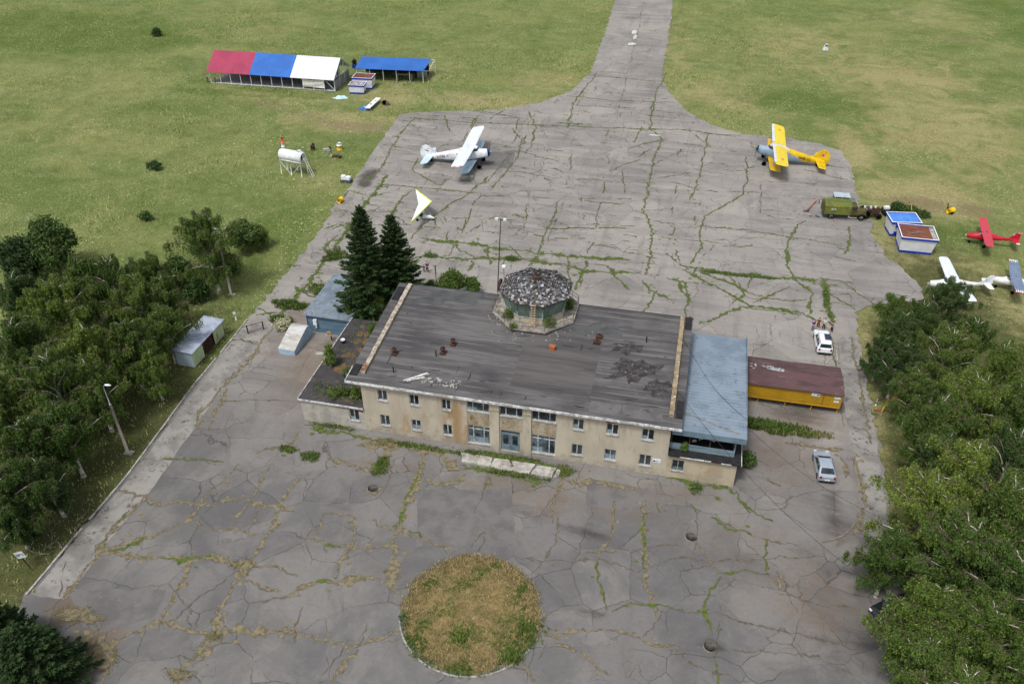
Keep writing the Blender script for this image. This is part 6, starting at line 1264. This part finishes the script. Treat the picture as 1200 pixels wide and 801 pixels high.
a=G(957,233,.4);b=G(945,247,.3); t=bar('tow_bar','faded red tow bar lying on the apron behind the olive truck','tow bar',[(0,0,.35),(b.x-a.x,b.y-a.y,.3)],.11,pm('faded_pink',S(182,112,108),S(170,140,134),1,.7),(a.x,a.y,0)); MB().wheel((.4,-.5,.2),.2,.1,'x',12).build('wheel',RUBBER,t); MB().box(b.x-a.x-.5,b.x-a.x+.5,b.y-a.y-.06,b.y-a.y+.06,.25,.36).build('cross_piece',DARKM,t)
# rusty tractor and cart
p=G(1019,254); t=thing('rusty_tractor','rusty brown old tractor with white fittings in front of the olive truck','tractor',(p.x,p.y,0),R(8))
m=MB(); m.box(-1.4,1.2,-.45,.45,.7,1.3); m.box(-.9,-.1,-.6,.6,1.3,1.5); m.box(.2,1.2,-.3,.3,1.3,1.6); m.build('body',RUST,t)
for x,r in ((-1.0,.75),(1.1,.45)):
    for s in (-1,1): w_=MB().wheel((x,s*.75,r),r,.3,'y',18).build('wheel',RUBBER,t); MB().wheel((x,s*.92,r),r*.45,.04,'y',12).build('rim',RUST,w_)
for x in (-1.1,-.2,.5): MB().box(x-.1,x+.1,-.15,.15,1.5,1.85).build('white_fitting',WHITE,t); MB().tube([(-.9,-.5,1.4),(-1.0,-.5,2.0)],.07,6).build('stack',WTRIM,t)
p=G(1037,251); t=thing('engine_cart','small two-wheeled engine cart with pink hubs and a white cover by the blue-roofed kiosk','cart',(p.x,p.y,0),R(20))
MB().box(-.6,.6,-.4,.4,.5,1.0).build('body',DARKM,t); MB().box(-.4,.4,-.3,.3,1.0,1.35).build('cover',WHITE,t)
for s in (-1,1): w_=MB().wheel((0,s*.6,.55),.55,.25,'y',16).build('wheel',RUBBER,t); MB().wheel((0,s*.74,.55),.3,.04,'y',12).build('hub',pm('pink_hub',S(190,120,140),S(170,104,124),3,.6),w_)
p=G(1113,250); t=thing('motor_pump','yellow motor pump with a dark handle on the worn grass','pump',(p.x,p.y,0),R(30))
MB().tube([(-.55,0,.5),(.55,0,.55)],[.42,.45],14).build('tank',pm('pump_yellow',S(226,186,20),S(200,160,20),2,.5),t); MB().tube([(.0,.6,.3),(.2,1.1,1.2)],.1,6).box(-.3,.3,.3,.7,.1,.8).build('handle',DARKM,t); 
for s in (-1,1): MB().wheel((0,s*.42,.22),.22,.1,'y',12).build('wheel',RUBBER,t)
p=G(1066,252); t=thing('marker_pole','bent yellow marker pole in the weeds behind the kiosks','pole',(p.x,p.y,0)); MB().tube([(0,0,0),(.05,0,.9)],.09,6).build('post',pm('pump_yellow',S(226,186,20)),t); MB().tube([(.05,0,.9),(-.2,0,1.8),(-.6,.1,2.3)],.05,6).build('arm',pm('pump_yellow',S(226,186,20)),t)
# ================================================================ FUEL TANK and field odds and ends
c=G(347,204); t=thing('fuel_tank','white cylindrical fuel tank on a tall steel frame in the meadow','tank',(c.x-.3,c.y+.2,0),R(-10))
m=MB(); m.tube([(-2.25,0,3.3),(-2.2,0,3.3),(2.2,0,3.3),(2.25,0,3.3)],[.75,.95,.95,.75],22); tk=m.build('cylinder',WHITE,t); MB().tube([(1.6,0,4.2),(1.6,0,4.5)],.35,12).box(1.2,2.1,-.3,.3,4.2,4.3).build('hatch',WHITE,tk)
for x in (-2.1,0,2.1):
    for s in (-1,1): m=MB(); m.tube([(x,s*.95,0),(x,s*.75,2.6)],.07,6); m.build('leg',WHITE,t)
m=MB()
for s in (-1,1): m.tube([(-2.2,s*.75,2.55),(2.2,s*.75,2.55)],.08,6); m.tube([(-2.1,s*.8,2.3),(0,s*.93,.1),(2.1,s*.8,2.3)],.045,5)
for x in (-2.1,0,2.1): m.tube([(x,-.75,2.5),(x,.75,2.5)],.07,5)
m.build('bracing',WHITE,t)
m=MB()
for s in (-.25,.25): m.tube([(3.9,s,0),(2.3,s,3.9)],.04,5)
for k in range(9): f=(k+.5)/9; m.tube([(3.9-1.6*f,-.25,3.9*f),(3.9-1.6*f,.25,3.9*f)],.03,4)
m.build('ladder',WHITE,t)
def small(name,label,cat,u,v,parts,rz=0,z=0):
    p=G(u,v,z); t=thing(name,label,cat,(p.x,p.y,z),rz)
    for nm,mb,mt in parts: mb.build(nm,mt,t)
    return t
ORG=pm('orange_paint',S(226,104,70),S(210,90,60),3,.6)
small('marker_cone','orange and white marker standing in the grass beyond the fuel tank','marker',332,172,[('lower_band',MB().tube([(0,0,0),(0,0,.8)],[.35,.3],10),WHITE),('upper_band',MB().tube([(0,0,.8),(0,0,1.9)],[.3,.18],10),ORG)])
small('oil_drum','rusty oil drum with a dark top right of the fuel tank','drum',367,176,[('barrel',MB().tube([(0,0,0),(0,0,.9)],.4,14),RUST),('lid',MB().tube([(.1,.1,.9),(.1,.1,1.3)],[.3,.2],10),DARKM)])
small('stone_heap','small heap of grey stones between the rusty drum and the yellow drum','heap',383,177,[('stones',MB().box(-.7,-.1,-.3,.3,0,.4,rz=.4).box(-.1,.5,-.2,.4,0,.5,rz=.9).box(.1,.8,-.5,0,0,.3,rz=.2),CONC),('tyre',MB().wheel((.3,.7,.3),.35,.2,'x',14),RUBBER)])
small('oil_drum','yellow drum with a white top in the grass right of the fuel tank','drum',398,175,[('barrel',MB().tube([(0,0,0),(0,0,.8)],.5,14),pm('pump_yellow',S(226,186,20))),('lid',MB().tube([(0,0,.8),(0,0,1.25)],[.5,.35],14),WHITE)])
small('scrap_heap','low dark scrap heap in the grass below the yellow drum','heap',395,184,[('scrap',MB().box(-.9,.2,-.3,.4,0,.25,rz=.3).box(0,.9,-.4,.2,0,.35,rz=-.4),RUST),('stones',MB().box(-1.3,-.9,-.2,.2,0,.3),CONC)])
small('generator','grey and white generator standing at the left apron edge','generator',406,213,[('base',MB().box(-.9,.9,-.5,.5,0,.5),pm('grey_base',S(90,92,94),S(70,72,74),3,.7)),('cover',MB().box(-.8,-.1,-.4,.4,.5,1.1,rz=.2).box(0,.8,-.35,.4,.5,1.0,rz=-.15),WHITE)])
small('oil_drum','bright yellow drum lying by the apron edge above the spruces','drum',399,237,[('barrel',MB().tube([(-.1,-.45,.42),(.1,.45,.42)],.42,16),pm('pump_yellow',S(226,186,20))),('cap',MB().tube([(-.12,-.5,.42),(-.1,-.45,.42)],.12,10),DARKM)])
m=MB(); n=10; vs=[(1.6*math.cos(i*2*PI/n)*(1+.2*math.sin(i*3)),.7*math.sin(i*2*PI/n),0.02) for i in range(n)]+[(.8*math.cos(i*2*PI/n)+.2,.35*math.sin(i*2*PI/n),.35+.15*math.sin(i*2)) for i in range(n)]+[(.3,0,.5)]
m.add(vs,[(i,(i+1)%n,n+(i+1)%n,n+i) for i in range(n)]+[(n+i,n+(i+1)%n,2*n) for i in range(n)]); small('tarpaulin','crumpled pale turquoise tarpaulin on the grass in front of the hangar end','tarpaulin',399,115,[('sheet',m,pm('pale_turquoise',S(190,222,226),S(168,202,208),2,.7))],R(15))
a=G(431,131);b=G(444,119); d=(b-a).xy
t=thing('work_platform','white work platform on trestles with dark holes on the grass left of the apron','platform',(a.x,a.y,0),math.atan2(d.y,d.x)); L_=d.length
MB().box(0,L_,-.55,.55,.7,.82).build('deck',WHITE,t)
for x in (.4,L_-.4): MB().tube([(x,-.6,0),(x,-.4,.7)],.05,5).tube([(x,.6,0),(x,.4,.7)],.05,5).build('trestle',STEEL,t)
MB().tube([(L_*.35,.1,.82),(L_*.35,.1,.86)],.22,12).build('socket',DARKM,t); MB().tube([(L_*.7,-.1,.82),(L_*.7,-.1,.86)],.16,12).build('socket',DARKM,t)
small('metal_sheet','flat blue sheet leaning low beside the white work platform','panel',429,127,[('sheet',MB().box(-.9,.9,-1.3,1.3,.15,.2,rz=-.6,rx=.1),BLUR),('rib',MB().box(-.9,.9,-.05,.05,.2,.24,rz=-.6),WHITE)])
small('wheel_stack','dark tyre with brown tarp at the far end of the work platform','tyre',451,123,[('tyre',MB().wheel((0,0,.45),.55,.35,'y',16),RUBBER),('tarp',MB().box(.3,.9,-.4,.5,0,.7,rz=.3),pm('brown_tarp',S(112,96,80),S(90,78,66),3,.9))])
small('runway_marker','white and black runway marker box alone in the far right meadow','marker',967,59,[('board',MB().box(-.6,.6,-.3,.3,0,.5),WHITE),('stand',MB().box(-.25,.35,-.35,-.31,.5,1.6).box(-.4,.1,-.1,.3,.5,1.1),WHITE),('black_panel',MB().box(-.2,.3,-.37,-.352,.95,1.35),DARKM)])
small('concrete_slab_piece','loose concrete slab piece on the yard beside the left annex','slab',377,415,[('slab',MB().box(-.75,.75,-.3,.3,0,.12,rz=-.15),CONC),('chip',MB().box(.4,.7,.35,.6,0,.08,rz=.5),CONC)])
small('roof_bucket','small dark bucket with white rim on the left annex roof','bucket',402,402,[('pail',MB().tube([(0,0,0),(0,0,.5)],[.22,.28],12),DARKM),('rim',MB().tube([(0,0,.5),(0,0,.54)],.3,12),WHITE)],0,3.17)
# gate across the left road
a=G(291,391);b=G(309,386); d=(b-a).xy; t=thing('barrier_gate','rusty tube barrier gate across the left road by the garage','gate',(a.x,a.y,0),math.atan2(d.y,d.x)); L_=d.length
MB().tube([(0,0,0),(0,0,1.3)],.08,6).tube([(L_,0,0),(L_,0,1.25)],.08,6).build('post',DARKM,t); MB().tube([(0,0,1.2),(L_,0,1.2)],.05,5).tube([(0,0,.35),(L_,0,.35)],.04,5).tube([(-2.6,0,1.3),(0,0,1.2)],.035,5).build('bar',pm('rust_red_tube',S(120,84,78),S(96,70,66),3,.7),t)
small('gate_post','white gate post at the meadow side of the left road barrier','post',277,375,[('post',MB().tube([(0,0,0),(0,0,1.3)],.11,6),WTRIM),('sign',MB().box(-.2,.2,-.15,-.11,1.0,1.3),WHITE)])
p=G(332,385); t=plant('dry_bush','pale dried bush beside the tin shelter and the barrier gate','bush',(p.x,p.y,0),bushy_data,('dry',1),(81,1.3,1.3,900,.14,7,True,.1),island_mat('dry_leaves',[S(150,158,128),S(180,178,146),S(112,128,96)],.8,.2),BARKD,1,0,None,'foliage','stem')
# ================================================================ POLES, MAST, SIGNS
PC=pm('concrete_pole',S(178,172,158),S(150,144,132),1,.9)
for (u,v),h,lab,dx in (((271,345),10.1,'far concrete street lamp beside the lone birch',-.2),((150,530),9.3,'near concrete street lamp at the kerb of the left grove',.3)):
    p=G(u,v); t=thing('street_lamp',lab,'street lamp',(p.x,p.y,0),0,'street lamps along the left road')
    MB().tube([(0,0,-.1),(0,0,h*.72)],[.17,.13],8).build('pole',PC,t); MB().tube([(0,0,h*.7),(0,0,h-.3),(dx,0,h)],.06,6).build('bracket',STEEL,t); MB().loft([(dx-.05,0,h,.1,.06),(dx+.25,0,h+.02,.16,.1),(dx+.65,0,h+.04,.06,.04)],10).build('lamp_head',WHITE,t)
    MB().box(-.35,.6,-.35,.35,-.02,.08).build('footing',CONC,t)
p=G(583,342); t=thing('light_mast','thin dark mast with two white floodlights behind the control tower','mast',(p.x,p.y,0)); MB().tube([(0,0,0),(.6,0,11.2)],[.08,.05],6).build('pole',DARKM,t); MB().tube([(.1,0,11.0),(.6,0,11.2),(1.1,0,10.95)],.04,5).build('crossarm',DARKM,t)
for x in (.05,1.15): MB().box(x-.2,x+.2,-.15,.1,11.0,11.3).build('floodlight',WHITE,t)
p=G(511,328); t=thing('clothes_post','grey timber post behind the rear roof edge near the rounded shrub','post',(p.x,p.y,0)); MB().tube([(0,0,0),(0,0,2.4)],.1,6).build('post',WOODW,t); MB().tube([(-.5,0,2.3),(.3,0,2.35)],.05,5).build('crossbar',WOODW,t)
p=G(38,668); t=thing('road_sign','small white square sign on a dark leaning post at the lower left','sign',(p.x,p.y,0),R(18))
MB().tube([(0,0,0),(-.35,0,1.9)],.045,6).build('post',DARKM,t); pl=MB().box(-.75,.05,-.05,-.01,1.8,2.6,ry=-.25).build('panel',WHITE,t); text_part('№2',.42,pm('black_letters',S(30,32,36)),frameM((-.35,-.056,2.2),(.97,0,.25),(-.25,0,.97)),pl)
p=G(1043,482); t=thing('no_entry_sign','round red no-entry sign with a white bar at the edge of the right grove','sign',(p.x,p.y,0),R(-5)); MB().tube([(0,0,0),(0,0,2.2)],.045,6).build('post',STEEL,t)
pl=MB().tube([(0,-.06,2.0),(0,-.09,2.02)],.36,24).build('disc',pm('sign_red',S(190,28,46),S(176,24,40),3,.5),t); MB().box(-.26,.26,-.102,-.095,1.94,2.08).build('white_bar',WHITE,pl)
p=G(1033,482); t=thing('barrier_stand','short yellow barrier stand beside the no-entry sign','barrier',(p.x,p.y,0)); MB().tube([(0,0,0),(.4,.3,1.5)],.08,6).build('stand',pm('barrier_yellow',S(196,170,40),S(160,140,50),3,.6),t); MB().tube([(-.9,0,.1),(0,0,.2)],.05,6).build('red_foot',pm('sign_red',S(190,28,46)),t)
p=G(1026,475); t=thing('white_post','short white post at the road edge left of the barrier stand','post',(p.x,p.y,0)); MB().tube([(0,0,0),(0,0,.9)],.07,6).build('post',WHITE,t); MB().tube([(0,0,.3),(0,0,.5)],.08,6).build('black_band',DARKM,t)
# dead branches by the left grove
RS=random.Random(4); m=MB(); p=G(62,612)
for k in range(34):
    x,y=RS.uniform(-3,3),RS.uniform(-4,3); a=RS.uniform(0,6.28); L_=RS.uniform(.8,2.8); m.tube([(x,y,.05),(x+math.cos(a)*L_*.5,y+math.sin(a)*L_*.5,RS.uniform(.15,.7)),(x+math.cos(a+.3)*L_,y+math.sin(a+.3)*L_,RS.uniform(.05,.9))],[.05,.035,.01],4)
o=m.build('dead_branches',pm('dead_wood',S(140,130,116),S(96,88,78),3,.9)); o.location=(p.x,p.y,0); o['kind']='stuff'
# cables from the roof
def cable(a,b,sag,label):
    a=Vector(a);b=Vector(b); m=MB(); n=24; m.tube([a.lerp(b,i/n)-a-Vector((0,0,sag*4*(i/n)*(1-i/n))) for i in range(n+1)],.022,4)
    o=m.build('cable',pm('black_cable',S(40,40,42),S(30,30,32),3,.7)); o.location=a; o['label']=label; o['category']='cable'; o['group']='overhead cables from the terminal roof'
q=G(1105,740,7); cable((1.2,68,8.0),(q.x,q.y,7),2.6,'overhead cable running from the right parapet across the forecourt to the lower right birches')
q=G(1080,625,6); cable((8.5,65.5,6.3),(q.x,q.y,6),1.5,'overhead cable from the corner of the blue metal roof past the silver hatchback')
cable((1.3,76,8.9),(8.6,66.5,6.35),1.2,'slack cable drooping across the blue metal roof from the right parapet')
# ================================================================ PEOPLE
def skin(name,verts,edges,rad,mat,parent,root=0,lv=1):
    me=bpy.data.meshes.new(name); me.from_pydata(verts,edges,[]); me.skin_vertices.new() if hasattr(me.skin_vertices,'new') and not me.skin_vertices else None
    o=bpy.data.objects.new(name,me); COL.objects.link(o); o.parent=parent; me.materials.append(mat)
    md=o.modifiers.new('skin','SKIN'); md.use_smooth_shade=True
    if not me.skin_vertices:
        bm=bmesh.new(); bm.from_mesh(me); bm.verts.layers.skin.verify(); bm.to_mesh(me); bm.free()
    for i,sv in enumerate(me.skin_vertices[0].data): r=rad[i]; sv.radius=r if isinstance(r,tuple) else (r,r); sv.use_root=(i==root)
    s=o.modifiers.new('sub','SUBSURF'); s.levels=lv; s.render_levels=lv
    return o
SKIN=pm('skin',S(206,160,132),S(190,144,118),6,.6); HAIRM=pm('dark_hair',S(52,42,36),S(38,30,26),8,.8)
def person(loc,rz,label,shirt,pants,h=1.75,pose='stand',hair=HAIRM,bare=False,group=None):
    t=thing('person',label,'person',loc,rz,group); k=h/1.75; t.scale=(k,k,k)
    # x is forward
    lean=.32 if pose=='lean' else 0; st=.14 if pose=='walk' else 0
    hz_=.92; def_=lambda x,y,z:(x,y,z)
    V=[(0,0,.95),(lean*.35,0,1.2),(lean*.8,0,1.42),(lean*1.0,0,1.52),(lean*1.15+.02,0,1.64),(lean*1.2+.02,0,1.72)]
    E_=[(0,1),(1,2),(2,3),(3,4),(4,5)]; Rr_=[(.13,.15),(.12,.15),(.12,.17),.05,(.085,.075),.06]
    def ext(base,pts,rads):
        pr=base
        for p,r in zip(pts,rads): V.append(p); Rr_.append(r); E_.append((pr,len(V)-1)); pr=len(V)-1
    arms={}
    for s in (-1,1):
        fx=.30 if pose=='lean' else .04; hx=.5 if pose=='lean' else .12
        ext(2,[(lean*.8,s*.19,1.42),(lean*.8+fx*.4,s*.25,1.15),(lean*.8+hx*.8,s*.24,.93 if pose!='lean' else 1.05),(lean*.8+hx*.9,s*.23,.84 if pose!='lean' else 1.02)],[.055,.042,.03,.035])
        for j,fy in enumerate((-.03,-.01,.01,.03)): ext(len(V)-1 if j==0 else base_,[(lean*.8+hx*.9+.02,s*.23+fy,.75 if pose!='lean' else .97)],[.009]); base_=len(V)-2 if j==0 else base_
        ext(0,[(0,s*.09,.88),(s*st*.6+.02,s*.11,.48),(s*st*1.3-.02,s*.12,.09),(s*st*1.3+.14,s*.13,.04)],[.095,.06,.042,.035])
    body=skin('body',V,E_,Rr_,SKIN,t)
    sv=[V[0],V[1],V[2]]; se=[(0,1),(1,2)]; sr=[(.15,.17),(.145,.175),(.13,.19)]
    if not bare:
        for s in (-1,1):
            sv.append((lean*.8,s*.2,1.41)); sv.append((lean*.8+(.3 if pose=='lean' else .04)*.4,s*.26,1.2)); n=len(sv); se+=[(2,n-2),(n-2,n-1)]; sr+=[.075,.062]
        skin('shirt',sv,se,sr,shirt,t)
    pv=[(0,0,.98),(0,0,.9)]; pe=[(0,1)]; pr_=[(.145,.16),(.13,.15)]
    for s in (-1,1):
        pv+=[(0,s*.09,.84),(s*st*.6+.02,s*.11,.48),(s*st*1.3-.02,s*.12,.12)]; n=len(pv); pe+=[(1,n-3),(n-3,n-2),(n-2,n-1)]; pr_+=[.11,.078,.06]
    skin('trousers',pv,pe,pr_,pants,t)
    hd=Vector((lean*1.17+.0,0,1.70)); m=MB(); m.loft([(hd.x-.115,0,hd.z,.03,.03),(hd.x-.08,0,hd.z+.02,.085,.085),(hd.x,0,hd.z+.045,.092,.085),(hd.x+.06,0,hd.z+.075,.07,.05)],10); m.build('hair',hair,t)
    m=MB()
    for s in (-1,1): m.box(hd.x+.085,hd.x+.1,s*.032-.012,s*.032+.012,1.655,1.67)
    m.build('eyes',DARKM,t); m=MB(); m.box(hd.x+.09,hd.x+.12,-.012,.012,1.61,1.645); m.box(hd.x+.08,hd.x+.1,-.025,.025,1.575,1.585); m.build('nose_and_mouth',SKIN,t)
    return t
BLUS=pm('royal_blue_cloth',S(36,66,168),S(28,52,140),4,.9); JEAN=pm('denim',S(110,130,168),S(84,104,140),4,.9); DKC=pm('dark_cloth',S(38,40,48),S(28,30,36),4,.9); REDB=pm('brick_red_cloth',S(150,72,56),S(128,60,48),4,.9); TEAL=pm('pale_teal_cloth',S(160,206,206),S(140,188,190),4,.9); PUR=pm('navy_cloth',S(54,58,140),S(44,46,116),4,.9)
GP='people gathered in front of the white car'
for (u,v),rz,lab,sh,pa,po in (((951.5,387.5),-60,'person in a royal blue top and jeans standing left of the white car',BLUS,JEAN,'stand'),((958,384),-100,'person in a brick red top behind the white car bonnet',REDB,DKC,'lean'),((964.5,386),-120,'person in a pale teal top in the middle of the group at the white car',TEAL,DKC,'stand'),((974,389),-150,'person in a navy top bending at the right side of the white car bonnet',PUR,DKC,'lean')):
    p=G(u,v); person((p.x,p.y,0),R(rz),lab,sh,pa,1.75,po,group=GP)
p=G(501,319); person((p.x,p.y,0),R(-80),'adult in a dark blue top walking on the apron near the shrubs',PUR,DKC,1.78,'walk',group='walkers on the apron'); p=G(497,318.5); person((p.x,p.y,0),R(-80),'child in dark clothes walking beside the adult in blue',DKC,DKC,1.15,'walk',group='walkers on the apron')
p=G(389,399); person((p.x,p.y,0),R(200),'person in a yellow and black jacket bending by the blue shed',pm('yellow_jacket',S(216,178,50),S(60,52,40),5,.9),DKC,1.7,'lean')
# ================================================================ LIGHT
SE,SA=R(62),R(205)   # sun elevation; azimuth measured from +y towards +x
w=bpy.data.worlds.new('World'); scene.world=w; w.use_nodes=True; nt=w.node_tree; nt.nodes.clear()
o=nt.nodes.new('ShaderNodeOutputWorld'); bg=nt.nodes.new('ShaderNodeBackground'); sk=nt.nodes.new('ShaderNodeTexSky'); sk.sky_type='NISHITA'; sk.sun_disc=False
sk.sun_elevation=SE; sk.sun_rotation=SA; sk.air_density=1; sk.dust_density=4; sk.ozone_density=1
hs=nt.nodes.new('ShaderNodeHueSaturation'); hs.inputs['Saturation'].default_value=.35
nt.links.new(sk.outputs[0],hs.inputs['Color']); nt.links.new(hs.outputs[0],bg.inputs[0]); nt.links.new(bg.outputs[0],o.inputs[0]); bg.inputs[1].default_value=.112
sl=bpy.data.lights.new('sun','SUN'); sl.energy=1.5; sl.angle=R(10); sl.color=(1,.97,.93); so=bpy.data.objects.new('sun',sl); COL.objects.link(so)
dirs=Vector((math.sin(SA)*math.cos(SE),math.cos(SA)*math.cos(SE),math.sin(SE))); so.rotation_euler=dirs.to_track_quat('Z','Y').to_euler()
scene.view_settings.view_transform='Standard'; scene.view_settings.look='None'; scene.view_settings.gamma=1; scene.view_settings.exposure=0.52
scene.cycles.max_bounces=4; scene.cycles.diffuse_bounces=3; scene.cycles.transparent_max_bounces=4
